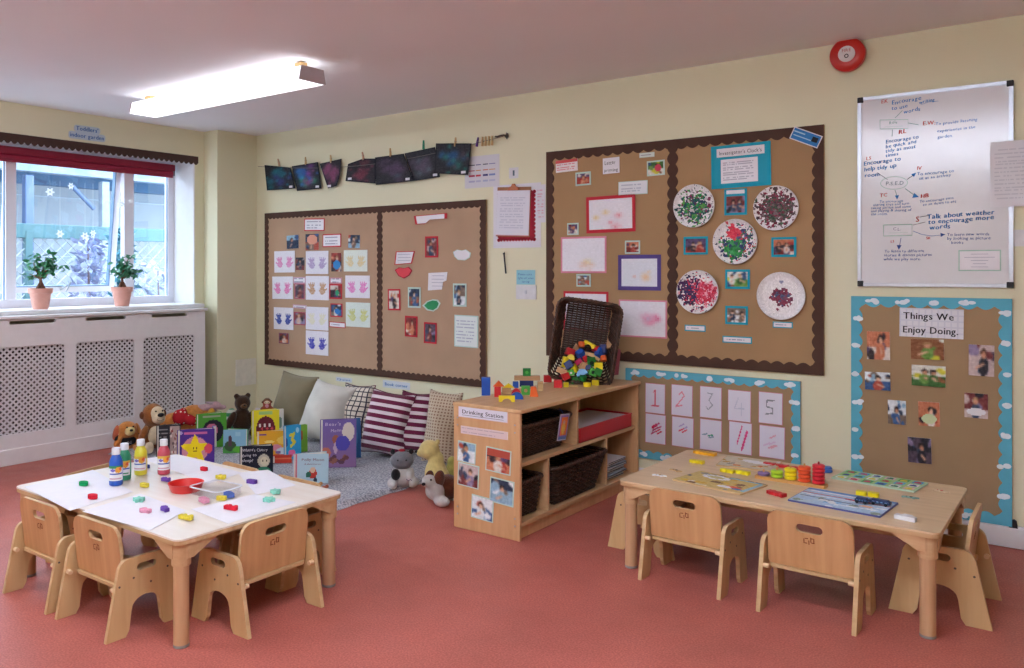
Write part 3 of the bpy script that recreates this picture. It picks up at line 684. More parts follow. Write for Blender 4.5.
# --- plate board
dr = lambda lab, box, img, **k: sheet('child_drawing', lab, 'drawing', G2, box, img, **k)
pg = lambda *a, **k: ph(*a, g=G2, **k)
cg = lambda *a, **k: cp(*a, g=G2, **k)
cg('white card with red writing at the top left corner of the plate board', (556, 159.7, 577.7, 171.7), cr(textpage(8, 24, 12, '#e8dfe0', '#cc4a50', 4, m=.06), 0, 0, 1, .22, '#c8504f'), tilt=-2)
def lp(q, w, h, y): put_text(q, 'Letter', -w*.4, h*.08, h*.36, blk, y, hand=.05, fit=w*.68); put_text(q, 'printing', -w*.42, -h*.38, h*.3, blk, y, hand=.05, fit=w*.84)
cg('white card reading Letter printing near the top of the plate board', (603, 157.7, 619.6, 173.5), canvas(6, 6, '#e6e4ea'), extra=lp, tilt=-1)
cg('thin pale green card at the top right of the letter panel', (639.5, 152.6, 654.5, 157.3), textpage(9, 14, 5, '#d5ded6', n=1), back=pgr)
pg('white-edged photo with red and brown under the red-written card', (575.6, 172, 591, 185.5), photo(40, 'red', 16, 14), back=pgr, bk=.12, tilt=-1)
pg('white-edged photo with a bright pink patch at the top right of the letter panel', (647, 160.5, 664.8, 175.6), ce(photo(41, 'grass', 18, 14), .65, .5, .22, .3, '#cc3f5a'), back=pgr, bk=.1, tilt=-1)
cg('pale card with faint lines below the Letter printing card', (618.5, 181, 647.7, 194.6), textpage(10, 24, 10, '#dfe2e6', '#9aa0b4', 3), back=pgr, bk=.05)
dr('child drawing with orange marks on a bright red mount', (586.4, 195.6, 635.4, 232.4), drawing(50, ['#e89a6a', '#e07a8a', '#e0c070'], soft=.6), back=redc, bk=.09, tilt=-.7)
pg('small white-edged photo at left between two drawings', (567.3, 223, 578.7, 235), photo(42, 'red', 12, 10), back=pgr, bk=.12)
dr('pale drawing with yellow marks on a pink-edged mount, at left', (561, 236.6, 606.5, 273), drawing(51, ['#e0d08a', '#e3b8a0'], c=(.6, .75), spread=.14), back=pnk, bk=.05)
pg('small white-edged photo with a red figure above the purple-mounted drawing', (625, 240.5, 640.2, 253.8), photo(43, 'red', 14, 12), back=pgr, bk=.12)
dr('drawing with pink marks on a deep purple mount', (618.2, 254.8, 661, 290.3), drawing(52, ['#e8a090', '#e0b0c0', '#e8c090'], c=(.7, .6), spread=.14, bg='#dfe2ea'), back=prp, bk=.11)
pg('small white-edged dark blue photo above the dark basket', (576.5, 274, 590.8, 286.6), photo(44, 'blue', 14, 12), back=pgr, bk=.12)
dr('drawing with a bright pink scribble, lowest at the right of the letter panel', (619, 300, 667, 337.5), drawing(53, ['#e06a9a', '#e88ab0', '#d8c0d8'], c=(.68, .45), spread=.1, n=9, soft=.7), back=pnk, bk=.04)
dr('red-mounted sheet partly hidden behind the tipped dark basket', (563.6, 291.4, 608.5, 331), drawing(54, ['#e0b0b0'], n=2), back=redc, bk=.06)
def inv(q, w, h, y):
    q.box((0, y, h*.33), (w*.80, .001, h*.20), PAPER); put_text(q, "Investigator's Clock's", 0, h*.28, h*.12, blk, y-.0012, center=True, fit=w*.72, hand=.03)
    im = textpage(12, 34, 24, n=8, col='#8a8a9a', m=.08); q.raster(im, w*.62, h*.56, PR, y-.001, cx=-.02*w, cz=-h*.11)
sheet('turquoise_sign', "turquoise sheet titled Investigator's Clock's above the plates", 'sign', G2, (711.3, 143.8, 771, 187.2), canvas(4, 4, '#1f9fb8'), back=trq, extra=inv, tilt=-.8)
tq = lambda lab, box, s, **k: pg(lab, box, photo(s, ['blue', 'red', 'grass'][s % 3], 20, 14, 2), back=trq, bk=.12, **k)
def hd(q, w, h, y): q.box((0, y, h*.38), (w*.8, .001, h*.14), PAPER)
pg('turquoise-mounted photo with a white caption strip between the two upper plates', (724.3, 188.8, 747, 215), np.concatenate([canvas(18, 5, '#1f9fb8'), photo(60, 'dark', 18, 16, 2)]), back=trq, bk=.1, extra=hd)
tq('turquoise-mounted photo at the left, between the two left plates', (683.7, 236.6, 708, 254.6), 61)
tq('turquoise-mounted photo at the right, above the pale plate', (771.4, 237.1, 796.4, 257), 64)
tq('turquoise-mounted photo just below the centre plate', (725.3, 269.5, 750, 289), 62)
tq('turquoise-mounted photo low in the middle, lowest of the photos', (725.3, 306, 748, 324.5), 63)
cg('turquoise-edged caption strip under the lower left plate', (684.8, 325, 705.6, 331.3), textpage(13, 20, 5, n=1), back=trq, bk=.16)
cg('turquoise-edged caption strip at the bottom centre under the lowest photo', (722.6, 336.4, 752, 343.2), textpage(14, 26, 5, n=1), back=trq, bk=.16)
cg('turquoise-edged caption strip under the pale plate', (772.8, 321.8, 792.8, 328), textpage(15, 20, 5, n=1), back=trq, bk=.16)
# blue label stuck across the corner
bl_c = mat('bright_blue_card', '#2f7fc4', .6)
def bl_(q, w, h, y): put_text(q, 'Display', -w*.36, h*.08, h*.3, mat('pale_blue_ink', '#a9cfe8', .6), y, fit=w*.34); q.box((-w*.05, y, -h*.12), (w*.6, .0005, h*.08), MATS['pale_blue_ink']).box((w*.28, y, .0), (w*.16, .0005, h*.4), blk)
a = ony(806, 137.4, YP-.002); m_ = mpp(a); q = MB(); w_, h_ = .178, .076; q.box((0, -.001, 0), (w_, .002, h_), PAPER).box((0, -.0025, 0), (w_*.93, .001, h_*.84), bl_c)
q.box((-.02, -.0034, -.008), (.11, .0006, .006), mat('pale_blue_ink', '#a9cfe8', .6)).box((-.045, -.0034, .014), (.07, .0006, .008), MATS['pale_blue_ink']).box((.055, -.0034, .004), (.035, .0006, .03), blk)
tag(q.build('blue_label', None, (a.x, YP-.004, a.z), (0, R(25), 0)), 'blue and white label stuck slantwise over the top right corner of the plate board', 'label', G2)
# paper plates
plm = mat('white_paper_plate', '#e8e6e6', .6, .25, .02)
def plate(lab, u0, v0, u1, v1, img):
    a = ony(u0, v0, YP); b = ony(u1, v0, YP); zt = ony((u0+u1)/2, v0, YP).z; zb = ony((u0+u1)/2, v1, YP).z; r = (b.x-a.x+zt-zb)/4
    q = MB(); q.lathe([(r, .022), (r*.985, .026), (r*.90, .020), (r*.78, .006), (r*.74, .004)], plm, 40, Matrix.Rotation(R(90), 4, 'X'), cap=False)
    q.lathe([(r, .022), (r*.8, 0), (.001, 0)], plm, 40, Matrix.Rotation(R(90), 4, 'X'), cap=False)
    # painted face following the dish
    n = img.shape[0]; vs = []; fs = []; cl = []
    for j in range(n+1):
        for i in range(n+1):
            x, z = (i/n*2-1)*r*.98, (1-j/n*2)*r*.98; d = math.hypot(x, z)/r
            if d > 1: x, z, d = x/d, z/d, 1
            yy = .0055 if d < .78 else .0055+(d-.78)/.12*.0145 if d < .9 else .0205+(d-.9)/.085*.006
            vs.append((x, -min(yy, .0268)-.001, z))
    for j in range(n):
        for i in range(n):
            if math.hypot((i+.5)/n-.5, (j+.5)/n-.5) < .492:
                k = j*(n+1)+i; fs.append((k, k+n+1, k+n+2, k+1)); cl.append(lin(tuple(img[j, i])))
    o = len(q.f); q.add(vs, fs, PR)
    for k, c in enumerate(cl): q.col[o+k] = c
    tag(q.build('paper_plate', None, ((a.x+b.x)/2, YP, (zt+zb)/2), smooth=True), lab, 'plate', 'painted paper plates on the board')
gr_ = ['#1f8a4a', '#1f5f52', '#184f50', '#5aa048', '#213f5a', '#7a3050', '#c8c2c4']
def two(seed, A, B, **k):
    a = splat(seed, A, **k); return a
plate('paper plate with thick green and dark teal paint, upper left of five', 674, 185, 716.5, 227.2, splat(71, gr_, dense=.8, spread=.26, c=(.5, .56)))
plate('paper plate with dark red and grey-brown paint, upper right of five', 755, 185, 799, 231.5, splat(72, ['#6f3440', '#5a4a4c', '#7a6668', '#8a3048', '#3f5a44', '#4a3a40'], dense=.9, spread=.27, specks=260))
pl5 = splat(73, ['#2f9a4a', '#237a3f', '#47a860', '#303f6a'], dense=.35, spread=.15, c=(.42, .62), specks=0)
pl6 = splat(74, ['#4a4a74', '#3f7a5a', '#5f5a88', '#d04050', '#2a3f5f'], dense=.25, spread=.3, c=(.6, .55), specks=230); msk = (np.abs(pl5-np.array(srgb('#e8e6e6'))).sum(2) > .25)
pl6[msk] = pl5[msk]; pl7 = splat(75, ['#d8304a', '#e04a5c'], dense=.2, spread=.09, c=(.47, .3), specks=0); msk = (np.abs(pl7-np.array(srgb('#e8e6e6'))).sum(2) > .25); pl6[msk] = pl7[msk]
plate('paper plate with bright green and a red blob, the centre of five', 714, 218.8, 758.5, 264.5, pl6)
p8 = splat(76, ['#2f3060', '#4a2a5a', '#6a2a50', '#3a2a4a'], dense=.6, spread=.24, c=(.36, .5), specks=120); p9 = splat(77, ['#d0304a', '#b82a4a', '#d8506a', '#e8a0b0'], dense=.45, spread=.18, c=(.72, .52), specks=160)
msk = (np.abs(p9-np.array(srgb('#e8e6e6'))).sum(2) > .25); p8[msk] = p9[msk]
plate('paper plate half dark purple and half red, lower left of five', 677.8, 270, 720, 313.6, p8)
plate('mostly white paper plate with a band of small dark red spots, lower right', 757.3, 272.3, 807, 319.5, ce(splat(78, ['#6a3048', '#8a3a50', '#4f5a78', '#7a4a60'], dense=.22, spread=.14, c=(.5, .52), specks=0), .5, .2, .05, .03, '#8f93ae'))
# --- number board
nb = [('1', (645.5, 383.6, 665.2, 413.4), '#dc6a80', [(.5, .2, .5, .75), (.3, .76, .72, .74), (.42, .28, .5, .2)]),
      ('2', (671.5, 385, 692.7, 416), '#e0869a', [(.36, .3, .5, .22), (.5, .22, .62, .34), (.62, .34, .2, .72), (.2, .72, .5, .66)]),
      ('3', (700, 386.7, 721.8, 418.2), '#a2a5b0', [(.35, .2, .58, .22), (.58, .22, .42, .44), (.42, .44, .6, .58), (.6, .58, .4, .74), (.4, .74, .3, .66)]),
      ('4', (728, 390.4, 751, 421.4), '#c6c5d6', [(.45, .25, .28, .6), (.28, .6, .7, .58), (.6, .4, .6, .8)]),
      ('5', (758.7, 392.4, 782.7, 424), '#8c8d96', [(.35, .25, .66, .24), (.35, .25, .33, .46), (.33, .46, .6, .5), (.6, .5, .6, .66), (.6, .66, .3, .7)])]
for nn, bx_, col, st_ in nb:
    im = canvas(26, 36, '#dcd8e4')
    for s4 in st_: cl_(im, *s4, .022, col)
    sheet('number_sheet', 'pale sheet with a hand-drawn numeral %s on the low blue-edged board' % nn, 'drawing', 'sheets on the number board', bx_, im, back=pnk, bk=.02, tilt=.4)
for k, (bx_, cols, ad, n_) in enumerate([((645.5, 414.2, 665.8, 443.5), ['#d8305a', '#c0507a'], 'dense red scribble, under numeral 1', 10), ((672, 417.2, 693.7, 447), ['#e0506a', '#b8a8d0'], 'small red scribble high up, under numeral 2', 4),
        ((700, 419.6, 721.8, 450.4), ['#4f9a80', '#8aa0b0'], 'short green pencil marks, under numeral 3', 3), ((729, 422.2, 752, 454), ['#e0508a'], 'slanted pink crayon strokes, under numeral 4', 4), ((759.3, 426, 785, 458.2), ['#d8c0d8', '#e0a8b8'], 'faint pink and lilac marks, under numeral 5', 5)]):
    rs = np.random.RandomState(90+k); im = canvas(26, 36, '#dcd8e4')
    for j in range(n_):
        x, y = .5+rs.normal(0, .1), (.35 if k == 1 else .52)+rs.normal(0, .08); cl_(im, x-.10, y+.12*(k == 3)*2+.05, x+.12, y-.12*(k == 3)*2-.05*(k != 2), .026, cols[rs.randint(len(cols))])
    sheet('scribble_sheet', 'pale sheet with '+ad, 'drawing', 'sheets on the number board', bx_, im, back=pnk, bk=.02, tilt=.6)
# --- Things We Enjoy Doing
def tw(q, w, h, y):
    put_text(q, 'Things We', -w*.44, h*.12, h*.33, blk, y, fit=w*.80, bold=.0012); put_text(q, 'Enjoy Doing.', -w*.45, -h*.36, h*.33, blk, y, fit=w*.88, bold=.0012)
im = canvas(40, 20, '#dfdfe4'); im[::4] = srgb('#d2d3dc'); im[:, ::4] = srgb('#d2d3dc')
sheet('title_sign', 'white squared-paper sign reading Things We Enjoy Doing', 'sign', None, (899.6, 308.6, 963.7, 337.8), im, extra=tw, tilt=.6)
E3 = [('photo of a child in red surroundings, top left under the title', (867, 331.5, 890, 359.6), 'red', 80), ('wide photo of a child on green grass, directly under the title', (911, 339.2, 944, 359.4), 'grass', 81),
      ('photo of a child in grey-blue clothes, top right of the group', (968.7, 345, 994.3, 376), 'dark', 82), ('photo in blue and grey at the left, second down', (865, 372.2, 890.4, 390), 'blue', 83),
      ('wide photo of two children on grass, second under the title', (911.7, 365.6, 945.7, 386.4), 'grass', 84), ('photo of a child leaning over a tray, lower left', (888, 400.4, 906, 424.2), 'blue', 85),
      ('photo of a round plate and reddish brown floor, lower centre', (918.5, 402, 939.8, 426), 'red', 86), ('photo of a child writing on white paper, lower right', (964.5, 393.4, 988, 418), 'dark', 87), ('photo of a child in a brown striped top, the lowest one', (908, 437.7, 931.4, 463), 'dark', 88)]
for lab, bx_, pl, s in E3:
    im = photo(s, pl, 22, 20, 2 if 'two' in lab else 1)
    if 'plate' in lab: ce(im, .5, .7, .35, .2, '#c9d6a8')
    if 'writing' in lab: ce(im, .5, .75, .4, .16, '#dfe0e4')
    sheet('photo_print', lab, 'photo', G3, bx_, im, tilt=random.uniform(-1.5, 1.5))
# black clip by the skirting
p = ony(1013, 525, WY-.02); tag(MB().prism([(-.022, -.025), (.022, -.025), (.016, .02), (.004, .028), (-.01, .02)], .016, mat('black_plastic', '#1f1f22', .5)).build('bulldog_clip', None, (p.x, WY-.012, p.z), bevel=.002), 'small black clip on the wall at the bottom right corner of the tall blue-edged board', 'clip')
# ================================================================ other things on the notice-board wall
YW = WY-.001
# whiteboard
a = ony(857.5, 190, YW-.02); b = ony(1013.5, 190, YW-.02); zt, zb = ony(935, 89, YW-.02).z, ony(935, 287, YW-.02).z
wbw, wbh = b.x-a.x, zt-zb; wbx, wbz = (a.x+b.x)/2, (zt+zb)/2
wb = thing('whiteboard', 'whiteboard covered in blue and red handwriting above the tall blue-edged board', 'whiteboard', (wbx, YW, wbz))
alu = mat('brushed_aluminium', '#b9bcc4', .35, .5, .03, metal=.6); wbm = mat('whiteboard_enamel', '#d9d9dc', .16, .5, .01)
MB().box((0, -.008, 0), (wbw-.01, .014, wbh-.01), wbm).build('panel', wb)
MB().prism([rrect(-wbw/2, -wbh/2, wbw/2, wbh/2, .006), rrect(-wbw/2+.02, -wbh/2+.02, wbw/2-.02, wbh/2-.02, .001)], .02, alu).build('frame', wb, (0, -.011, 0), bevel=.002)
bp_ = MATS['black_plastic']
for sx in (-1, 1):
    for sz in (-1, 1): MB().prism([(0, 0), (sx*.032, 0), (sx*.032, sz*.032), (0, sz*.032)], .024, bp_).build('corner_cap', wb, (sx*(wbw/2-.031), -.012, sz*(wbh/2-.031)), bevel=.004)
q = MB(); yI = -.0162
def wp(u, v): p = ony(u, v, YW-.016); return p.x-wbx, p.z-wbz
def wt(s_, u, v, px, m_=blu_i, slope=.0, bold=.0007, h=.07): x, z = wp(u, v); s0 = px*mpp((wbx, WY)); f = None; put_text(q, s_, x, z, s0, m_, yI, hand=h, slope=slope, bold=bold)
def ws(pts, m_, r=.0012): q.tube([(wp(u, v)[0], yI, wp(u, v)[1]) for u, v in pts], r, m_, 4)
def ar(u, v, a_, m_, s=3.5):
    x, z = wp(u, v); k = s*mpp((wbx, WY)); q.add([(x+k*math.cos(R(a_)), yI-.0004, z+k*math.sin(R(a_))), (x+k*math.cos(R(a_+130)), yI-.0004, z+k*math.sin(R(a_+130))), (x+k*math.cos(R(a_-130)), yI-.0004, z+k*math.sin(R(a_-130)))], [(0, 1, 2)], m_)
wt('EK', 881, 103.5, 5.5, red_i, .1); wt('Encourage', 891.5, 105, 6, slope=.08); wt('to use', 891.5, 110.5, 5.5, slope=.1); wt('words', 903.5, 113.5, 5.5, slope=.1)
ws([(921, 104.5), (929, 102), (938.5, 101)], blu_i, .0009); wt('writing', 919, 104, 4.5, slope=.12)
ws([(902.5, 110.5), (895, 118)], grn_i); ws([(892.5, 112.5+17), (892, 136.5)], grn_i)
def frame_box(u0, v0, u1, v1, m_=grn_i, r=.0016): ws([(u0, v0), (u1, v0-(u1-u0)*.02), (u1, v1-(u1-u0)*.02), (u0, v1), (u0, v0)], m_, r)
pale_g = mat('pale_green_marker', '#9fc4b4', .5); frame_box(880, 120, 908, 129, pale_g); wt('Role', 889, 124, 4, grn_i, bold=0); ws([(884, 127), (903, 126)], pale_g, .0006)
ws([(908, 123), (918.5, 124.8)], grn_i); wt('E.W:', 922.5, 125.5, 5.5, red_i); wt('To provide listening', 935.5, 125.5, 4.1, slope=.03, bold=.0003); wt('experiences in the', 937, 132.5, 4.1, slope=.03, bold=.0003); wt('garden.', 937.5, 138.5, 4.2, slope=.03, bold=.0003)
wt('RL', 898.5, 134, 6, red_i, bold=.0014)
for k, l in enumerate(['Encourage to', 'be quick and', 'tidy as most', 'times']): wt(l, 885.5, 143.5+k*4.6, 5.2, slope=.09)
wt('LS', 866, 160, 5, red_i)
for k, l in enumerate(['Encourage to', 'help tidy up', 'room']): wt(l, 863.5+k*.5, 165.6+k*6, 6, slope=.08, bold=.0009)
ws([(877, 172.5), (887.5, 179.5)], blk, .001)
e_ = [(894+13.5*math.cos(t*PI/14), 183+6.3*math.sin(t*PI/14)-.03*13.5*math.cos(t*PI/14)) for t in range(29)]; ws(e_, pale_g, .0014); wt('P.S.E.D', 885.5, 185.5, 5.5, mat('grey_ink', '#7a8a90', .5), bold=.0002)
ws([(907, 179.5), (913.5, 175)], blk, .0016); ar(914, 174.5, 40, blu_i, 2.6); wt('IV', 916.8, 170, 5, red_i); wt('To encourage to', 917, 175.5, 4.4, slope=.03, bold=.0004); wt('sit at an activity', 919, 179.8, 4, slope=.07, bold=.0003)
ws([(895, 190), (897, 196)], grn_i); ar(897, 197, -90, blu_i, 2.6); ws([(905, 188.5), (914, 195)], grn_i); ar(915.5, 196, -20, blu_i, 3.4)
wt('TC', 879.5, 197, 5.5, red_i); wt('HB', 920.5, 198, 5.5, red_i, bold=.0014)
for k, l in enumerate(['To encourage', 'sharing toys and turn', 'taking phrase and name', 'and playing & sharing of', 'the room.']): wt(l, (879.5 if k == 0 else 871+(k == 1)*2), 203+k*3.1, 3.6, blu_i, bold=.0002)
wt('To encourage turn', 919.5, 202.8, 3.6, slope=.08, bold=.0002); wt('to sit down to eat', 923, 206, 3.6, slope=.08, bold=.0002)
wt('S', 915.5, 221.5, 8, red_i); ws([(920, 217), (929, 215.5)], blk); ws([(913, 225), (925.5, 222)], blk, .0009)
for k, l in enumerate(['Talk about weather', 'to encourage more', 'words']): wt(l, 927+k*1.2, 219+k*5.2, 6.6, slope=.05, bold=.0010)
frame_box(883.5, 225, 912, 236, pale_g, .0022); wt('C.L.', 893, 230.5, 4.2, mat('purple_ink', '#6a5a8a', .5), bold=0); ws([(889, 233), (908, 232.3)], pale_g, .0006)
ws([(913, 231), (922, 234.5), (932, 236), (941, 235)], blu_i, .001); ar(942.5, 234.7, 5, mat('dark_blue_ink', '#34559a', .5), 2.6); wt('SK', 926, 239.5, 3.6, red_i)
db = MATS['dark_blue_ink']
for k, l in enumerate(['To learn new words', 'by looking at picture', 'books']): wt(l, 947+(k == 2)*4, 236+k*4, 4, db, bold=.0003)
ws([(901, 238), (899.5, 246)], db, .0014); ar(899, 247, -95, db, 3); wt('LS', 890.5, 242.5, 3.5, red_i)
for k, l in enumerate(['To listen to different', 'stories & discuss pictures', 'while we play more.']): wt(l, 884.5-k*.5, 252.5+k*3.9, 3.9, db, bold=.0004)
q.build('handwriting', wb)
q = MB(); x, z = wp(979.5, 260.5); q.box((x, -.0165, z), (.195, .001, .112), pale_g).box((x, -.0172, z), (.183, .001, .100), PAPER)
for k in range(5): q.box((x, -.0179, z+.034-k*.017), (.08-.02*(k % 2)+(k == 1)*.08, .0004, .002), MATS['faded_ink'])
q.build('printed_label', wb)
# list hanging over the right edge
sheet('printed_list', 'large white printed list taped over the right edge of the whiteboard', 'poster', None, (990, 140.5, 1036, 206.5), textpage(20, 40, 50, '#d9d8dc', '#b4b4be', 14, m=.1), y=YW-.026, thick=.0015)
p = ony(1021, 238, YW); tag(MB().prism(rrect(-.043, -.043, .043, .043, .006), .01, mat('white_switch_plastic', '#d8d7d8', .4)).box((0, -.006, 0), (.02, .004, .03), MATS['white_switch_plastic']).build('light_switch', None, (p.x, YW-.005, p.z), bevel=.002), 'white light switch at the right edge beside the whiteboard', 'switch')
# fire alarm
p = ony(849, 56, YW); bell = thing('fire_alarm', 'round red fire alarm bell high on the wall above the whiteboard', 'fire alarm', (p.x, YW, p.z))
rm = mat('fire_red_enamel', '#c2281f', .3, .5, .03); RX = Matrix.Rotation(R(90), 4, 'X')
MB().lathe([(.060, 0), (.060, .012)], rm, 28, RX).build('base', bell, smooth=True)
MB().lathe([(.090, .010), (.096, .016), (.096, .044), (.086, .054), (.055, .058), (.001, .059)], rm, 40, RX, cap=False).lathe([(.001, .010), (.090, .010)], rm, 40, RX, cap=False).build('gong', bell, smooth=True)
q = MB(); q.lathe([(.046, .0582), (.046, .061), (.001, .0615)], mat('white_label', '#e2dede', .5), 28, RX, cap=False); put_text(q, 'FIRE', 0, .012, .026, mat('alarm_red_letters', '#b8302a', .5), -.0625, center=True); q.prism([circ(0, -.012, .012, 16), circ(0, -.012, .007, 12)], .001, blk, Matrix.Translation((0, -.0625, 0)))
q.build('label_disc', bell)
# small screws left in the wall
# ---- clothes line with painted black papers
pa, pb = ony(258, 166.5, YW-.03), ony(503, 136.5, YW-.03)
def wl(u): # line height, slightly sagging
    t = (ony(u, 150, YW-.03).x-pa.x)/(pb.x-pa.x); return pa.z+(pb.z-pa.z)*t-.10*math.sin(PI*t)
q = MB(); q.tube([(pa.x+(pb.x-pa.x)*k/24-pa.x, 0, wl(258+0)*0+pa.z+(pb.z-pa.z)*k/24-.10*math.sin(PI*k/24)-pa.z) for k in range(25)], .0022, mat('grey_string', '#6f6a66', .8), 5)
tag(q.build('clothes_line', None, (pa.x, YW-.03, pa.z)), 'thin grey string strung along the wall for pegging up paintings', 'string')
hk = MB(); hk.lathe([(.016, 0), (.016, .005)], mat('dark_steel', '#5a5550', .35, .5, metal=.7), 16, RX); hk.tube([(0, -.004, 0), (-.01, -.03, .004), (-.03, -.045, .0), (-.06, -.04, -.004), (-.085, -.03, 0)], .007, MATS['dark_steel'], 8); hk.tube([(.0, -.006, .02), (.016, -.014, .012), (.018, -.016, -.01), (.006, -.012, -.024)], .006, MATS['dark_steel'], 8)
p = ony(507, 136, YW); tag(hk.build('wall_hook', None, (p.x, YW, p.z), smooth=True), 'dark metal wall hook holding the right end of the string', 'hook')
pts_ = [('blue-green', [(264.5, 165), (290.5, 167.6), (295.6, 188.5), (267, 190.5)], ['#1f6f8a', '#1f5a6a', '#3a3a7a', '#20707a'], 'leftmost of the row'), ('swirled blue and green', [(291.8, 166.3), (318, 162), (321.6, 188.5), (297, 191)], ['#2f5fa8', '#7a3f8a', '#2f9a6a', '#8a4a7a', '#2f7fc0'], 'second from the left'),
        ('purple-centred, three-cornered', [(319.7, 163.7), (341.7, 158.7), (339.5, 178), (336.5, 186), (328, 188.5)], ['#7a4060', '#8a4a6a'], 'third from the left'), ('plum-coloured', [(348, 164), (363.5, 158.5), (375.6, 158.7), (375.6, 183.5), (345.5, 181)], ['#6a3040', '#7a3a4c', '#5a3038'], 'fourth from the left'),
        ('dull mauve and teal', [(375, 157.5), (403.7, 153.7), (414, 181), (376, 185)], ['#55405a', '#4a3a4f', '#3a5a60'], 'fifth from the left'), ('grey-mauve', [(404.5, 153.4), (435, 147), (440, 177), (414, 181)], ['#56485a', '#4a4050', '#5a6a72'], 'sixth from the left'),
        ('teal and blue blobbed', [(436, 143.4), (471.5, 143.4), (468, 175), (434.5, 173.5)], ['#2a7a70', '#204f7a', '#54404a'], 'rightmost of the row')]
for k, (ds, P_, cols, wh) in enumerate(pts_):
    yy = YW-.034+(k % 2)*.006; W3 = [ony(u, v, yy) for u, v in P_]; cx = sum(p.x for p in W3)/len(W3); cz = sum(p.z for p in W3)/len(W3)
    L = [(p.x-cx, p.z-cz) for p in W3]; x0_, x1_ = min(a for a, b in L), max(a for a, b in L); z0_, z1_ = min(b for a, b in L), max(b for a, b in L)
    rs = np.random.RandomState(200+k); n = 30; im = canvas(n, n, '#26262c'); gx, gy = g_(im)
    for j in range(26):
        x, y = .5+rs.normal(0, .2), .5+rs.normal(0, .2); s = rs.uniform(.04, .13); m = np.exp(-(((gx-x)/s)**2+((gy-y)/s)**2))*.75; im = im*(1-m[..., None])+np.array(srgb(cols[rs.randint(len(cols))]))*m[..., None]
    im = cn(im, .02, rs); q = MB(); q.prism(L, .002, mat('black_sugar_paper', '#25252b', .8, .15))
    # painted cells inside the outline
    def inside(x, z):
        c = False; j = len(L)-1
        for i in range(len(L)):
            if (L[i][1] > z) != (L[j][1] > z) and x < (L[j][0]-L[i][0])*(z-L[i][1])/(L[j][1]-L[i][1])+L[i][0]: c = not c
            j = i
        return c
    cw, chh = (x1_-x0_)/n, (z1_-z0_)/n
    mk = np.array([[all(inside(x0_+(i+a_)*cw, z1_-(j+b_)*chh) for a_ in (-.2, 1.2) for b_ in (-.2, 1.2)) for i in range(n)] for j in range(n)])
    q.raster(im, x1_-x0_, z1_-z0_, PR, -.0018, cx=(x0_+x1_)/2, cz=(z0_+z1_)/2, mask=mk)
    lx, lz = L[2 if len(L) == 4 else len(L)-1]; lx *= .72; lz *= .82; q.box((lx, -.0026, lz), (.045, .0006, .02), PAPER)
    tag(q.build('painted_black_paper', None, (cx, yy, cz)), '%s painting on black paper pegged to the string, %s' % (ds, wh), 'painting', 'paintings pegged on the string')
pegw = mat('peg_wood', '#c9a878', .6)
def peg(u, v, m_, lab, grp='pegs on the string', rz=0, sc=1):
    p = ony(u, v, YW-.03); q = MB()
    for s in (-1, 1): q.prism([(-.005, -.036), (.005, -.036), (.0055, .0), (.004, .036), (-.004, .036), (-.0055, .0)], .006, m_, Matrix.Translation((0, s*.0048, 0)) @ Matrix.Rotation(s*R(4), 4, 'X'))
    q.tube([(-.007, -.008, .004), (.007, -.008, .004), (.007, .008, .004), (-.007, .008, .004)], .0012, mat('peg_spring', '#8a8a88', .4, .5, metal=.6), 4, closed=True)
    tag(q.build('clothes_peg', None, (p.x, YW-.031, p.z), (0, R(rz), 0)), lab, 'peg', grp)
for k, (u, v, rz) in enumerate([(278.8, 162.5, -18), (305.8, 161, -6), (331, 159, -8), (363, 156, -14), (390.5, 152.5, -6)]): peg(u, v, mat('pinkish_peg_wood', '#c49a7c', .6) if k in (0, 3) else pegw, 'wooden peg holding the %s painting from the left' % ['first', 'second', 'third', 'fourth', 'fifth'][k], rz=rz)
peg(423.6, 144.8, mat('green_plastic_peg', '#1f8a66', .4), 'green plastic peg holding the sixth painting'); peg(455.5, 142, pegw, 'wooden peg holding the rightmost painting', rz=4)
peg(477.5, 142, mat('purple_plastic_peg', '#5a2f7a', .4), 'purple plastic peg right of the last painting', rz=12)
for k in range(4): peg(482.5+k*3.2, 141.5-k*.3, pegw, 'bare wooden peg on the string, %s of four by the hook' % ['leftmost', 'second from left', 'third from left', 'rightmost'][k], 'spare pegs in a row', rz=2)
# colour chart, clipboard, notes
im = canvas(34, 34, '#d2d0d6')
for j, row in enumerate([['#2a2a44', '#5a5a8a', '#26264a', '#8a8ab0'], ['#a8486a', '#c88a5a', '#c8603f', '#d09a6a'], ['#a82f4a', '#c03f4a', '#3a3a7a', '#7a8ac0'], ['#a9a9c6', '#b4b4cc', '#a9b0cc', '#b9b9d0']]):
    for i, c in enumerate(row): cr(im, .12+i*.2, .26+j*.17, .28+i*.2, .30+j*.17, c)
sheet('colour_chart', 'white chart with rows of coloured bars half behind the last black painting', 'poster', None, (465, 155.5, 499.5, 187.5), im, y=YW-.002, thick=.001)
sheet('backing_paper', 'large white backing sheet behind the clipboard', 'poster', None, (493.4, 184, 541, 247.8), canvas(4, 4, '#dddbe2'), y=YW-.0005, thick=.001)
x0_, x1_, z0_, z1_ = rect(498, 191.5, 535.6, 241, YW); sc_m = mat('scarlet_scalloped_card', '#b8283c', .7)
q = MB(); q.prism([(x0_-(x0_+x1_)/2+.01, z0_-(z0_+z1_)/2+.01), ((x1_-x0_)/2-.01, -(z1_-z0_)/2+.01), ((x1_-x0_)/2-.01, (z1_-z0_)/2-.01), (-(x1_-x0_)/2+.01, (z1_-z0_)/2-.01)], .001, sc_m)
W_, H2 = (x1_-x0_)/2, (z1_-z0_)/2
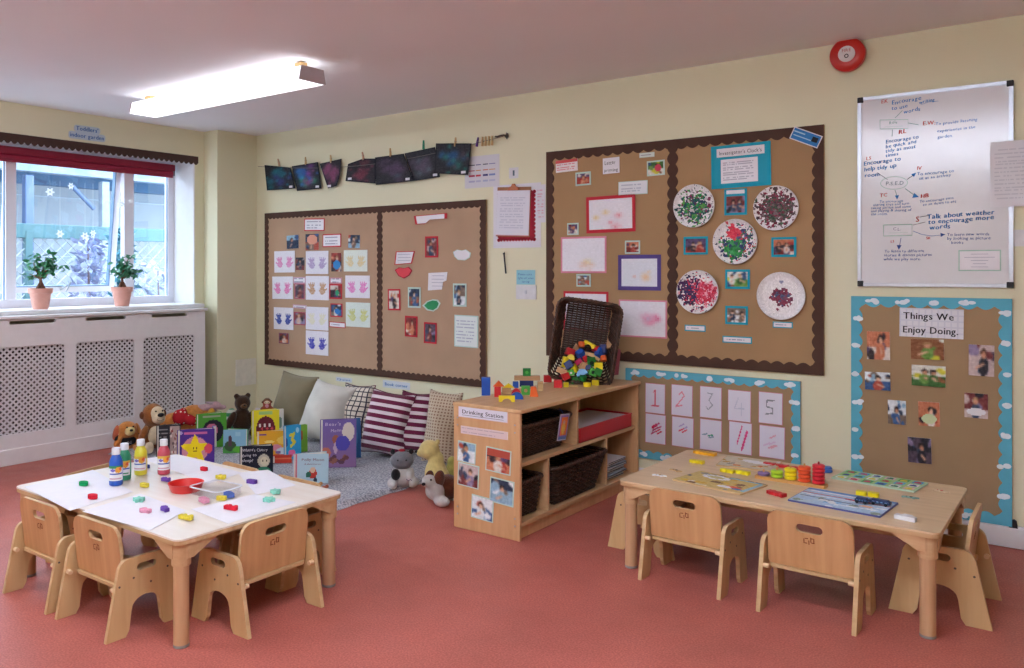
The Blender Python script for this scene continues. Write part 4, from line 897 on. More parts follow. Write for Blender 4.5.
for i in range(13):
    t = -1+2*i/12
    for c2 in ((t*W_*.96, H2-.01), (t*W_*.96, -H2+.01), (W_-.01, t*H2*.96), (-W_+.01, t*H2*.96)): q.prism(circ(c2[0], c2[1], .013, 8), .001, sc_m)
tag(q.build('scalloped_mount', None, ((x0_+x1_)/2, YW-.003, (z0_+z1_)/2)), 'scarlet card with a scalloped edge behind the clipboard', 'mount')
x0_, x1_, z0_, z1_ = rect(496.8, 189, 530, 236, YW-.01); cb = thing('clipboard', 'clipboard with a thick pad of white pages hanging on the scarlet card', 'clipboard', ((x0_+x1_)/2, YW-.005, (z0_+z1_)/2), rot=(0, R(2.5), 0))
w_, h_ = x1_-x0_, z1_-z0_
MB().box((0, -.003, .005), (w_+.004, .004, h_+.02), mat('brown_hardboard', '#9a6a48', .6)).build('board', cb, bevel=.001)
MB().box((0, -.0075, -.004), (w_-.006, .005, h_-.012), mat('pink_page_edges', '#d8a0ac', .7)).build('page_stack', cb)
MB().raster(textpage(22, 30, 40, '#dcdbe4', '#b4b4c6', 12), w_-.006, h_-.02, PR, -.0108).box((0, -.0102, 0), (w_-.006, .0008, h_-.02), PAPER).build('top_page', cb, (0, 0, -.002))
MB().prism([(-.05, -.012), (.05, -.012), (.045, .012), (.02, .02), (.012, .038), (-.012, .038), (-.02, .02), (-.045, .012)], .012, mat('copper_clip', '#a8603f', .35, .5, metal=.5)).build('clip', cb, (0, -.013, h_/2), bevel=.003)
sheet('small_note', 'small white note with a dark figure above the clipboard', 'note', None, (509.2, 167.6, 518.4, 178.4), ce(canvas(10, 12, '#d8d6da'), .5, .5, .14, .3, '#5a6a78'), y=YW-.0005, thick=.001)
sheet('thin_list', 'narrow white list with pink writing beside the clipboard', 'note', None, (537.5, 184.5, 545.6, 222.5), textpage(24, 8, 30, '#dcdae0', '#d88a9a', 9), y=YW-.0006, thick=.001)
p1, p2 = ony(504.2, 254.5, YW-.01), ony(506, 273.5, YW-.01); q = MB(); q.cyl((0, 0, 0), (p2.x-p1.x, 0, p2.z-p1.z), .006, bp_, 10); q.cyl((0, 0, 0), (-.002, 0, .012), .008, bp_, 10); q.tube([(0, 0, .012), (0, .006, .02), (0, .008, .02)], .002, bp_, 5)
tag(q.build('whiteboard_pen', None, (p1.x, YW-.012, p1.z), smooth=True), 'thin black pen hanging on the wall below the clipboard', 'pen')
def bn(q, w, h, y): put_text(q, 'Please turn', -w*.42, h*.14, h*.2, db, y, fit=w*.75, hand=.06); put_text(q, 'lights off when', -w*.42, -h*.12, h*.2, db, y, fit=w*.84, hand=.06); put_text(q, 'leaving', -w*.2, -h*.36, h*.2, db, y, fit=w*.4, hand=.06)
sheet('blue_note', 'small light blue handwritten note above the white switch', 'note', None, (516.5, 270, 535.3, 284.6), canvas(4, 4, '#8fc4d0'), y=YW-.0005, extra=bn, thick=.001)
x0_, x1_, z0_, z1_ = rect(516.7, 285, 536.6, 299.3, YW); sw = thing('light_switch', 'white light switch directly under the light blue note', 'switch', ((x0_+x1_)/2, YW, (z0_+z1_)/2)); wsp = MATS['white_switch_plastic']
MB().prism(rrect(-(x1_-x0_)/2, -(z1_-z0_)/2, (x1_-x0_)/2, (z1_-z0_)/2, .006), .010, wsp).build('plate', sw, (0, -.005, 0), bevel=.003)
MB().box((.0, -.012, 0), (.018, .006, .026), mat('switch_rocker', '#c4c6cc', .4)).build('rocker', sw, bevel=.002)
# small signs above the cushions
def sgn(u0, v0, u1, v1, txt, lab):
    def ex(q, w, h, y): put_text(q, txt, 0, -h*.22, h*.62, blu_i, y, center=True, fit=w*.86, bold=.0008)
    sheet('small_sign', lab, 'sign', None, (u0, v0, u1, v1), canvas(4, 4, '#cfd6dc'), y=YW-.0005, extra=ex, thick=.001)
sgn(336, 377.5, 352, 381.8, 'Quiet', 'tiny pale sign with faint blue letters above the checked cushion'); sgn(383, 381.4, 410, 388.6, 'Book corner', 'small pale sign with blue letters above the striped cushions')
# ================================================================ tables and chairs
beech = wood('beech_laminate', '#dcc09c', '#cdb08a', 0, .32, .45); beech_y = wood('beech_edge', '#cfac84', '#be966c', 0, .45); birch = wood('birch_ply', '#d3b282', '#c6a172', 2, .45); birch_e = wood('birch_ply_edge', '#d8bb90', '#b9966a', 0, .5)
orange_w = wood('warm_beech_back', '#cda072', '#bd8e60', 2, .4); legw = wood('beech_leg', '#caa27c', '#ba906a', 2, .42); metal = mat('steel_bolt', '#a9a9a8', .3, .5, metal=.9); gl_ = mat('grey_glide', '#8f8c88', .5)
TZ = .427
def table(loc, label, W_=1.33, top=None):
    D = .86; beech = top or MATS['beech_laminate']; t = thing('table', label, 'table', loc)
    MB().prism(rrect(-W_/2, -D/2, W_/2, D/2, .035, 6), .008, beech, Matrix.Translation((0, 0, TZ-.004)) @ XY).build('table_top', t, bevel=.002)
    MB().prism(rrect(-W_/2+.001, -D/2+.001, W_/2-.001, D/2-.001, .034, 6), .016, birch_e, Matrix.Translation((0, 0, TZ-.016)) @ XY).build('top_edge', t)
    for s in (-1, 1):
        MB().box((0, s*(D/2-.11), TZ-.047), (W_-.26, .018, .046), beech_y).build('rail', t, bevel=.002)
        MB().box((s*(W_/2-.11), 0, TZ-.047), (.018, D-.26, .046), beech_y).build('rail', t, bevel=.002)
    for sx in (-1, 1):
        for sy in (-1, 1):
            x, y = sx*(W_/2-.048), sy*(D/2-.048)
            q = MB(); r = .046
            q.cyl((0, 0, TZ-.112), (0, 0, TZ-.026), .0365, beech_y, 24)
            wing = [(.0, -.058), (.03, -.058), (.13, -.004), (.13, .0), (.0, .0)]
            q.prism([(-sx*a, b) for a, b in wing], .02, beech_y, Matrix.Translation((0, sy*.03, TZ-.0245)))
            q.prism([(-sy*a, b) for a, b in wing], .02, beech_y, Matrix.Translation((sx*.03, 0, TZ-.0245)) @ Matrix.Rotation(R(90), 4, 'Z'))
            q.build('corner_bracket', t, (x, y, 0), bevel=.003)
            lg = MB(); lg.cyl((0, 0, .006), (0, 0, TZ-.11), .0295, legw, 28); l = lg.build('leg', t, (x, y, 0), smooth=True)
            MB().lathe([(.028, 0), (.0302, .002), (.0305, .010), (.0297, .012)], gl_, 24).build('glide', l, smooth=True)
    return t
TLx, TLy = -3.455, 2.255; TRx, TRy = -1.19, 4.07
glare_top = wood('glare_whitened_top', '#e7dfd3', '#e0d4c4', 0, .28, .6)  # table top whitened so its colour carries the window glare
TL = table((TLx, TLy, 0), 'low table, top whitened for window glare, spread with white paper, paint bottles and sponges', 1.33, glare_top); TR = table((TRx, TRy, 0), 'low beech table with wooden puzzles and a stacking counter in front of the notice-board wall', 1.385)
def slot(cx, cz, w, h, n=6): return rrect(cx-w/2, cz-h/2, cx+w/2, cz+h/2, h/2-.0005, n)
burn = mat('burnt_logo_brown', '#7a3f22', .7)
def make_chair(label, w=.40, d=.335, back_top=.43, low=False):
    t = thing('toddler_chair', label, 'chair'); T = .018
    # side outline in (y, z), y=0 rear
    def side():
        o = [(.0, .0), (.082, .0)]
        o += [(.082+.012+.003*k, .0+.10*k/4) for k in range(1, 5)]
        c0 = (.168, .105); o += [(c0[0]-.060*math.cos(PI*k/10), c0[1]+.042*math.sin(PI*k/10)) for k in range(11)]
        o += [(d-.082-.012-.003*k+.012*0, .10*k/4) for k in (3, 2, 1)]
        o += [(d-.082, 0), (d, 0), (d-.006, .03)]
        tr = (d-.068, .305)
        o += [(tr[0]+.02-.045+.045*math.cos(R(a)), tr[1]-.05+.05*math.sin(R(a))) for a in range(15, 91, 15)]
        o += [(.095-.045*math.sin(R(a)), .255+.05*math.cos(R(a))) for a in range(0, 76, 15)]
        return o
    S = side(); hole = slot(.172, .262, .085, .03)
    RZ_ = Matrix.Rotation(R(90), 4, 'Z')
    for s in (-1, 1):
        x = s*(w/2-T/2); q = MB(); q.prism([S, hole], T, birch, RZ_, birch_e); so_ = q.build('side_panel', t, (x, 0, 0), bevel=.0035)
        q = MB()
        for yy, zz_ in ((.055, .205), (.115, .225), (.265, .23), (.19, .19)):
            q.cyl((s*(T/2-.004), yy, zz_), (s*(T/2+.0015), yy, zz_), .0045, mat('dark_screw', '#5a4a3c', .4, .5), 8)
        q.build('screw', so_)
        q = MB(); q.cyl((-s*.032, .048, .188), (-s*T/2, .048, .188), .0095, mat('pale_dowel', '#e0c49c', .5), 12); q.build('dowel', so_)
    bwid = w-2*T-.016; bt = back_top; bb_ = .195 if not low else .18
    q = MB(); q.prism([rrect(-bwid/2, 0, bwid/2, bt-bb_, (.008, .008, .05, .05), 6), slot(0, bt-bb_-.06, .108, .036)], .014, orange_w, None, birch_e)
    for k, (a, b_, c, d_) in enumerate([(-.022, 0, .004, .02), (-.012, .012, .014, .004), (-.002, -.004, .004, .018), (.006, .008, .004, .022), (.014, -.004, .014, .004), (.018, .006, .004, .02), (-.014, -.008, .01, .004), (.010, .014, .010, .004)]):
        q.box((a, -.0072, bt-bb_-.112+b_), (c, .0006, d_), burn)
    bk_ = q.build('backrest', t, (0, .092, bb_), (R(6), 0, 0), bevel=.004)
    q = MB(); q.prism([rrect(-bwid/2+.002, .075, bwid/2-.002, d-.03, .02)], .014, birch, Matrix.Translation((0, 0, .185)) @ XY, birch_e); q.build('seat', t, bevel=.003)
    return t
def at2(p, q_): a, b = onz(p[0], p[1], 0), onz(q_[0], q_[1], 0); return (a+b)/2, math.atan2(b.y-a.y, b.x-a.x)
cA, aA = at2((2, 593), (46, 615)); cB, aB = at2((54.6, 619.5), (105.7, 644.4))
first = make_chair('warm beech toddler chair on the near side of the paint table, the one further left'); first.location = cA; first.rotation_euler.z = aA*.5
def chair(loc, rz, label): return dup(first, loc, rz, label)
chair(cB, aB*.4, 'warm beech toddler chair on the near side of the paint table, beside the front leg')
cC = (onz(253, 638.5, 0)+onz(320, 608, 0))/2; chair((cC.x+.0, cC.y, 0), R(90), 'toddler chair tucked into the right end of the paint table, its back towards the room').scale = (1, 1.12, 1)
chair((-3.60, 2.80, 0), R(180-3), 'toddler chair on the cushion side of the paint table, left of two')
chair((-3.15, 2.79, 0), R(180), 'toddler chair on the cushion side of the paint table by the right rear leg')
chair((-4.24, 2.20, 0), R(-90+14), 'toddler chair at the window end of the paint table, mostly hidden by the table top')
c1 = (onz(638, 580, 0)+onz(720, 600, 0))/2; chair(c1, R(-1), 'toddler chair on the near side of the puzzle table, the left one')
c2 = (onz(755, 611, 0)+onz(857, 637, 0))/2; chair(c2, R(-1), 'toddler chair on the near side of the puzzle table, the right one')
c3 = (onz(992, 629, 0)+onz(1000, 601, 0))/2; chair((c3.x+.005, onz(985, 629, 0).y+.19, 0), R(90), 'toddler chair at the right end of the puzzle table by the skirting board').scale = (1, 1.14, 1)
c4 = onz(610, 546, 0)
lowc = make_chair('low-backed toddler chair at the shelf end of the puzzle table', back_top=.35, low=True); lowc.location = (c4.x+.36, c4.y+.19, 0); lowc.rotation_euler.z = R(90); lowc.scale = (1, 1.1, 1)
# ---------------------------------------------------------------- things on the paint table
def on_t(u, v, z=TZ): return onz(u, v, z)
def paper(lab, quad, z=TZ+.0012, th=.0008):
    P_ = [on_t(u, v) for u, v in quad]; cx = sum(p.x for p in P_)/4; cy = sum(p.y for p in P_)/4; L = [(p.x-cx, p.y-cy) for p in P_]
    q = MB(); q.prism(L, th, PAPER, XY); tag(q.build('paper_sheet', None, (cx, cy, z)), lab, 'paper', 'white paper sheets on the paint table')
paper('large white sheet of paper at the far corner of the paint table behind the bottles', [(143, 459), (176, 454.8), (242, 473), (208, 484)])
paper('white sheet of paper on the table beyond the clear tray, under a purple sponge', [(238, 473), (268, 470), (296, 485.5), (256, 495)])
paper('white sheet of paper under the red train sponge near the table edge', [(254, 494.5), (296, 502.5), (228, 524), (191, 509.5)])
paper('white sheet of paper under the red and green oval sponges', [(24, 487), (93, 470), (133, 492), (70, 511)], TZ+.001)
paper('white sheet of paper along the near edge of the paint table under the pink sponge', [(82, 512), (140, 494), (186, 511), (150, 531)], TZ+.0022)
def bottle(u, v, px_h, col, name, lab):
    p = on_t(u, v); s = px_h*mpp(p)/.205; sw_ = 1.14; t = thing('paint_bottle', lab, 'bottle', (p.x, p.y, TZ+.003), random.uniform(-.4, .3)+yaw_to_cam(p), 'ready-mixed paint bottles on the table')
    cm = mat(name, col, .3, .5, .04); pr = [(.026, 0), (.0305, .004), (.0315, .02), (.0315, .115), (.030, .135), (.022, .158), (.0165, .168), (.0165, .175)]
    MB().lathe([(r*s*sw_, z*s) for r, z in pr], cm, 28).build('bottle_body', t, smooth=True)
    cap = MB(); cap.lathe([(.0225*s, .170*s), (.0225*s, .203*s), (.0205*s, .206*s)], mat('white_bottle_cap', '#d9dadf', .4), 24); cap.build('cap', t, smooth=True)
    n, m_ = 26, 22; im = canvas(n, m_, '#e0dfe2'); cr(im, 0, 0, 1, .16, '#3f8a5a' if 'blue' in name else '#d8b04a'); ce(im, .68, .28, .2, .2, '#e8a03a'); ce(im, .8, .22, .1, .12, '#d8603a'); cr(im, .1, .5, .95, .58, '#4a5aa0'); cr(im, .2, .66, .8, .70, '#8a90b8'); cr(im, .1, .82, .9, .9, '#4f9a6a' if 'green' in name else '#c89aa8'); ce(im, .35, .3, .16, .1, '#7a6ab8')
    vs = []; fs = []; cl = []; r = .0320*s*sw_
    for j in range(m_+1):
        for i in range(n+1): a = R(-90-72+144*i/n); vs.append((r*math.cos(a), r*math.sin(a), (.112-.082*j/m_)*s))
    for j in range(m_):
        for i in range(n): k = j*(n+1)+i; fs.append((k, k+n+1, k+n+2, k+1)); cl.append(lin(tuple(im[j, i])))
    q = MB(); q.add(vs, fs, PR)
    for k, c in enumerate(cl): q.col[k] = c
    q.build('label', t, smooth=True)
bottle(116, 485.5, 37, '#2458b8', 'blue_paint', 'blue paint bottle, front left of the four on the table'); bottle(124.5, 480, 36, '#2f8f6a', 'green_paint', 'green paint bottle half hidden behind the blue one')
bottle(140.8, 475, 35, '#d8cc3a', 'yellow_paint', 'yellow paint bottle between the green and the pinkish-red ones'); bottle(163.8, 474.5, 34.5, '#c04a5c', 'pinkish_red_paint', 'pinkish-red paint bottle, rightmost of the four')
# bowl and tray
p = on_t(186, 490.5); q = MB(); rb = 17*mpp(p); q.lathe([(rb*.84, 0), (rb*.86, .003), (rb, .036), (rb*1.02, .038), (rb*.985, .038), (rb*.84, .005), (.001, .004)], mat('red_plastic_bowl', '#d42a26', .3, .5, .02), 40, cap=False); q.lathe([(.001, 0), (rb*.84, 0)], MATS['red_plastic_bowl'], 40, cap=False)
tag(q.build('bowl', None, (p.x, p.y, TZ+.0005), smooth=True), 'shallow round bright red plastic bowl in the middle of the paint table', 'bowl')
p = on_t(216, 493.5); q = MB(); tm = glass('clear_tray_plastic', (.97, .97, .99), .10, .15); w_, d_ = .20, .15; H3 = .032
out = rrect(-w_/2, -d_/2, w_/2, d_/2, .03); inn = rrect(-w_/2+.004, -d_/2+.004, w_/2-.004, d_/2-.004, .027)
q.prism([out, inn], H3, tm, Matrix.Translation((0, 0, H3/2)) @ XY).prism([out], .002, tm, Matrix.Translation((0, 0, .001)) @ XY); q.prism([rrect(-w_/2-.006, -d_/2-.006, w_/2+.006, d_/2+.006, .034), inn], .003, mat('frosted_rim', '#dfe0e8', .3, .5), Matrix.Translation((0, 0, H3)) @ XY)
tag(q.build('plastic_tray', None, (p.x, p.y, TZ+.0025), (0, 0, R(4))), 'clear plastic tray holding three sponges beside the red bowl', 'tray')
# sponges
SP = {'green': '#1f9a5a', 'red': '#d42a3c', 'teal': '#8ad0bc', 'pink': '#e09ab0', 'purple': '#6a4a9c', 'yellow': '#e0cc4a', 'navy': '#3a4a8a', 'blue': '#5a72b8'}
def sponge(u, v, col, lab, shape_='brick', rz=0, sc=1.0, z=TZ+.003):
    p = onz(u, v, z+.008); m_ = mat(col+'_sponge', SP[col], .9, .1, .12, 120, bump=.6, bscale=350); q = MB()
    if shape_ == 'brick': o = rrect(-.028, -.014, .028, .014, .009)
    elif shape_ == 'oval': o = circ(0, 0, .027, 22, .018)
    elif shape_ == 'train': o = [(-.03, -.012), (.03, -.012), (.03, .004), (.022, .004), (.022, .014), (.008, .014), (.008, .004), (-.008, .004), (-.008, .014), (-.022, .014), (-.022, .006), (-.03, .006)]
    elif shape_ == 'flower': o = [((.022+.006*math.cos(5*t))*math.cos(t), (.018+.005*math.cos(5*t))*math.sin(t)) for t in [2*PI*k/30 for k in range(30)]]
    else: o = [(-.03, -.005), (-.012, -.016), (.012, -.010), (.03, -.014), (.026, .010), (.004, .006), (-.006, .016), (-.024, .012)]
    q.prism([(a*sc, b*sc) for a, b in o], .017, m_, Matrix.Translation((0, 0, .0085)) @ XY)
    tag(q.build('sponge', None, (p.x, p.y, z), (0, 0, R(rz)), bevel=.003), lab, 'sponge', 'shaped sponges on the paint table')
sponge(83.6, 483.5, 'green', 'green oval sponge at the left end of the paint table', 'oval'); sponge(92.7, 496.5, 'red', 'red oval sponge nearest the left edge of the paint table', 'oval')
sponge(139, 499.5, 'teal', 'pale teal flower sponge left of centre near the pink sponge', 'flower', sc=1.1); sponge(145.5, 510.5, 'pink', 'pink irregular sponge near the front edge of the paint table', 'odd', 15); sponge(165, 508.8, 'purple', 'purple irregular sponge beside the pink one', 'odd', -10)
sponge(186.5, 517, 'yellow', 'yellow sponge nearest the front corner of the paint table', 'train', 12, 1.1, TZ+.004); sponge(144.4, 485, 'yellow', 'yellow square sponge in front of the yellow paint bottle', 'brick', 5, .85); sponge(166.3, 479.5, 'purple', 'purple sponge in front of the pinkish-red paint bottle', 'train', 10, .85)
sponge(204, 468.8, 'red', 'small red block sponge alone at the far side of the paint table', 'brick', 5, .75); sponge(221, 477, 'yellow', 'pale yellow flat sponge behind the clear tray', 'flower', 0, 1.1); sponge(251.8, 481.5, 'purple', 'purple block sponge on the sheet beyond the clear tray', 'brick', 12, .95)
sponge(275.6, 491.5, 'teal', 'teal flower sponge, the further of two near the right corner', 'flower'); sponge(269, 499.5, 'teal', 'teal flower sponge, the nearer of two near the right corner', 'flower', 30, 1.05); sponge(231.4, 507.5, 'red', 'bright red train-shaped sponge on the paper near the right edge', 'train', 12, 1.1)
sponge(204, 500, 'pink', 'pink sponge at the near side of the clear tray', 'brick', -10, 1.1, TZ+.006); sponge(221.5, 498, 'yellow', 'yellow sponge in the middle of the clear tray', 'brick', 25, .8, TZ+.006); sponge(229, 494.5, 'blue', 'blue and lilac sponge at the right of the clear tray', 'brick', -15, 1.15, TZ+.006)
sponge(148, 466.5, 'navy', 'tiny navy sponge seen between the yellow and red paint bottles', 'brick', 0, .4)
# ---------------------------------------------------------------- things on the puzzle table
def quadt(quad): P_ = [on_t(u, v) for u, v in quad]; c = sum(P_, Vector())/4; return P_, c
def puzzle(lab, quad, img, edge, edge_w=.012, th=.007, pieces=None):
    P_, c = quadt(quad)   # near-left, far-left, far-right, near-right
    ax = ((P_[3]-P_[0])+(P_[2]-P_[1]))/2; w_ = ax.length; d_ = ((P_[1]-P_[0]).length+(P_[2]-P_[3]).length)/2*.97; rz = math.atan2(ax.y, ax.x)
    t = thing('jigsaw_puzzle', lab, 'puzzle', (c.x, c.y, TZ+.0004), rz)
    MB().prism(rrect(-w_/2, -d_/2, w_/2, d_/2, .006), th, edge, Matrix.Translation((0, 0, th/2)) @ XY).build('tray', t, bevel=.001)
    q = MB(); q.raster(img, w_-2*edge_w, d_-2*edge_w, PR, 0, M=Matrix.Translation((0, 0, th+.0006)) @ XY); q.build('picture', t)
    if pieces:
        for (x, y, ww, dd, m_) in pieces: MB().prism(rrect(-ww/2*w_, -dd/2*d_, ww/2*w_, dd/2*d_, min(ww*w_, dd*d_)*.25), .006, m_, Matrix.Translation((x*w_, y*d_, th+.003)) @ XY).build('puzzle_piece', t, bevel=.0015)
    return t
wedge = mat('pale_puzzle_wood', '#c9a97c', .5); 
def P1():
    rs = np.random.RandomState(5); a = canvas(34, 26, '#c8b070')
    for k in range(26): ce(a, rs.rand(), rs.rand(), rs.uniform(.03, .10), rs.uniform(.03, .08), ['#dfd9cf', '#d8b43a', '#8a8a84', '#7a5a3a', '#c9a23a', '#4a5a6a', '#e6e2d8'][rs.randint(7)], rs.rand()*3)
    ce(a, .35, .25, .2, .16, '#e6e6ea'); ce(a, .35, .25, .13, .09, '#c4b98a'); ce(a, .78, .72, .12, .09, '#d8604a'); ce(a, .68, .78, .1, .08, '#e8e8ee'); ce(a, .86, .8, .07, .06, '#2f6aa8'); cr(a, .5, .02, .98, .12, '#8ab4c4'); cr(a, .94, .1, .99, .9, '#8ab4c4'); return cn(a, .02, rs)
puzzle('wooden jigsaw with a yellow and tan picture at the near left of the puzzle table', [(672.8, 481), (699.4, 471.5), (765.6, 485.6), (743.5, 496.2)], P1(), wedge, .006)
def P2():
    rs = np.random.RandomState(6); a = canvas(30, 22, '#c9bfa8')
    for k in range(18): ce(a, rs.rand(), rs.rand(), rs.uniform(.03, .12), rs.uniform(.03, .08), ['#d8c8a0', '#c87a4a', '#dfe0e0', '#8a8478', '#b8903a'][rs.randint(5)], rs.rand()*3)
    ce(a, .62, .35, .3, .14, '#e2e2e6', .3); return cn(a, .02, rs)
puzzle('grey and orange picture jigsaw behind the long yellow puzzle pieces', [(713, 465.5), (729, 457.5), (785, 463), (771, 473)], P2(), wedge, .006)
def P3():
    rs = np.random.RandomState(7); a = canvas(44, 26, '#a9c4dc'); cr(a, 0, 0, 1, .1, '#5f8fc8'); cr(a, .04, .12, .96, .2, '#d8dfe8')
    for k in range(16): ce(a, rs.rand(), rs.uniform(.5, 1), rs.uniform(.04, .12), rs.uniform(.03, .07), ['#e2e8ee', '#7fb0d8', '#d8dce0', '#b8ccd8', '#8a9a8a'][rs.randint(5)], rs.rand()*3)
    cl_(a, .0, .32, .98, .36, .025, '#b83a44'); cl_(a, .02, .42, .98, .46, .02, '#e6e4e8'); cl_(a, .04, .56, .7, .62, .018, '#5a5f78'); cl_(a, .5, .8, .9, .72, .03, '#e0e4ea'); ce(a, .78, .6, .08, .06, '#d8a88a'); return cn(a, .02, rs)
P3t = puzzle('train picture jigsaw with a blue and red border near the front of the puzzle table', [(789.8, 502.3), (807.2, 487.8), (895.6, 504), (883.4, 518.4)], P3(), mat('blue_puzzle_edge', '#5a5f9a', .5), .0035)
def P4():
    rs = np.random.RandomState(8); a = canvas(48, 24, '#a4c890')
    for j in range(3):
        for i in range(6):
            c = [['#3fa05a', '#3f9ad0', '#dfe6e6', '#e0b8c0'][(i+j) % 4], ['#4fb0d8', '#8fc86a', '#e8e6ea'][(i*2+j) % 3]][j % 2]
            cr(a, i/6+.012, j/3+.03, (i+1)/6-.012, (j+1)/3-.03, c); ce(a, i/6+.083, j/3+.17, .045, .09, ['#b82f4a', '#2f4a8a', '#d8c83a', '#c84a6a', '#2f7a5a'][(i*3+j) % 5])
    return cn(a, .02, rs)
puzzle('green and blue picture matching board at the back right of the puzzle table', [(829.5, 478.6), (848.6, 471.2), (926.5, 483.8), (916.6, 493.6)], P4(), mat('green_puzzle_edge', '#b4cdb8', .5), .004)
def block_piece(u, v, w_, d_, h_, m_, lab, rz=0, outl=None, name='puzzle_piece', z=TZ+.0006, cat='puzzle piece', grp='loose puzzle pieces on the table'):
    p = onz(u, v, z+h_/2); q = MB(); q.prism(outl or rrect(-w_/2, -d_/2, w_/2, d_/2, min(w_, d_)*.3), h_, m_, Matrix.Translation((0, 0, h_/2)) @ XY)
    return tag(q.build(name, None, (p.x, p.y, z), (0, 0, R(rz)), bevel=.002), lab, cat, grp)
ye = mat('bright_yellow_wood_paint', '#e6d51c', .4, .4, .03); orr = mat('orange_yellow_paint', '#e6a51e', .4, .4, .03); rdp = mat('red_toy_paint', '#c4262e', .4, .4, .03); nvy = mat('navy_toy_paint', '#22345c', .4, .4, .05); whp = mat('white_toy_paint', '#dcdce2', .45, .3, .02)
def wavy(w_, d_, n=5): return [(-w_/2+w_*k/(n*4), -d_/2+.003*math.sin(PI*k/2)) for k in range(n*4+1)]+[(w_/2-w_*k/(n*4), d_/2+.004*math.sin(PI*k/2)) for k in range(n*4+1)]
block_piece(705, 453, .125, .04, .016, orr, 'orange-yellow crocodile-shaped puzzle piece at the far left corner of the table', -4, wavy(.125, .04)); block_piece(697, 461.5, .075, .032, .016, ye, 'short bright yellow puzzle piece in front of the orange-yellow one', -3, wavy(.075, .032, 3))
block_piece(727.5, 470.8, .075, .03, .016, ye, 'bright yellow puzzle piece, left of the touching pair', -3, wavy(.07, .03, 3)); block_piece(743, 472.6, .07, .03, .016, ye, 'bright yellow puzzle piece, right of the touching pair', -4, wavy(.068, .03, 3))
block_piece(776.5, 493.5, .035, .085, .016, rdp, 'red wooden train engine lying left of the train jigsaw', 68-30, wavy(.088, .034, 3)).rotation_euler.z = R(-22)
block_piece(861.5, 493, .045, .035, .018, ye, 'yellow wooden block behind the navy train, left of two', -3); block_piece(873.5, 494.5, .045, .035, .018, ye, 'yellow wooden block behind the navy train, right of two', -3)
def car(u, v, L_, lab):
    p = onz(u, v, TZ+.02); t = thing('toy_train_car', lab, 'toy train', (p.x, p.y, TZ+.0085), R(-6), 'navy wooden train on the jigsaw')
    MB().box((0, 0, .013), (L_, .028, .012), nvy).box((0, 0, .021), (L_*.8, .022, .008), nvy).build('body', t, bevel=.002)
    q = MB()
    for sx in (-1, 1):
        for sy in (-1, 1): q.cyl((sx*L_*.3, sy*.013, .007), (sx*L_*.3, sy*.018, .007), .007, mat('dark_wheel', '#20242c', .5), 10)
    q.build('wheels', t); q = MB()
    for k in range(4): q.box((-L_*.3+k*L_*.2, -.0145, .014), (L_*.1, .001, .005), mat('pale_blue_window', '#6f93b8', .4))
    q.build('windows', t)
car(862, 500.5, .055, 'navy wooden train engine on the jigsaw, the shorter one'); car(880.5, 502.3, .085, 'navy wooden train carriage on the jigsaw, the longer one')
def animal(k): 
    b_ = [(-.03, -.012), (-.022, -.012), (-.02, -.004), (.008, -.004), (.01, -.012), (.018, -.012), (.02, .002), (.034, .006), (.032, .014), (.016, .014), (-.024, .010), (-.032, .004)]
    return [(a*(1+.1*k), c) for a, c in b_]
def fig(u, v, m_, lab, k=0, rz=0, mark=None):
    o = block_piece(u, v, 0, 0, .006, m_, lab, rz, animal(k)); q = MB(); q.prism(circ(0, 0, .007, 10), .0012, mark or blk, Matrix.Translation((.004, .003, .0062)) @ XY); q.prism(circ(-.015, .002, .004, 8), .0012, mark or blk, Matrix.Translation((0, 0, .0062)) @ XY); q.build('marking', o)
fig(659, 475.5, whp, 'white animal puzzle piece at the near left corner of the puzzle table', 1, 0, mat('tan_spot', '#b08a5a', .6)); fig(675.5, 470.5, wedge, 'tan animal puzzle piece just behind the white one at the left', 1, -20)
fig(910, 497.5, mat('grey_green_paint', '#7fa8a0', .5), 'grey-green fish puzzle piece right of the navy train', 1, -5); fig(940.5, 491, mat('cream_puzzle_piece', '#dcc8b0', .5), 'cream puzzle piece with a red spot at the far right corner', .4, -20, rdp)
block_piece(906, 517.5, .082, .05, .018, whp, 'thick white wooden vehicle piece near the front right corner of the table', -10, [(-.041, -.02), (.041, -.02), (.041, .004), (.028, .012), (.018, .024), (-.016, .024), (-.022, .010), (-.041, .008)])
# stacking counter
pa_, pb_ = on_t(755, 478), on_t(825.5, 489); cx, cy = (pa_.x+pb_.x)/2, (pa_.y+pb_.y)/2+.02; L_ = (pb_-pa_).length; rz = math.atan2(pb_.y-pa_.y, pb_.x-pa_.x)
sc_ = thing('stacking_counter', 'wooden counting stacker with rings from purple to red on five pegs', 'toy', (cx, cy, TZ+.0005), rz)
MB().prism(rrect(-L_/2, -.03, L_/2, .03, .008), .014, mat('honey_wood', '#cf9a5a', .45), Matrix.Translation((0, 0, .007)) @ XY).build('base', sc_, bevel=.002)
cols_ = [('purple_ring', '#7f6494', 1), ('lime_ring', '#a8d030', 2), ('yellow_ring', '#ead61a', 3), ('orange_ring', '#e2552a', 4), ('red_ring', '#cc2430', 5)]
for k, (nm, cc, n) in enumerate(cols_):
    x = -L_/2+.036+k*(L_-.072)/4; q = MB(); q.cyl((x, 0, .014), (x, 0, .014+n*.0185+.012), .0045, MATS['honey_wood'] if k != 4 else mat('red_peg_top', '#a82430', .5), 10); q.build('peg', sc_)
    for j in range(n): q = MB(); q.lathe([(.022, 0), (.0275, .003), (.0285, .009), (.0275, .015), (.022, .018)], mat(nm, cc, .35, .5, .02), 24, Matrix.Translation((x, 0, .0145+j*.0185))); q.build('ring', sc_, smooth=True)
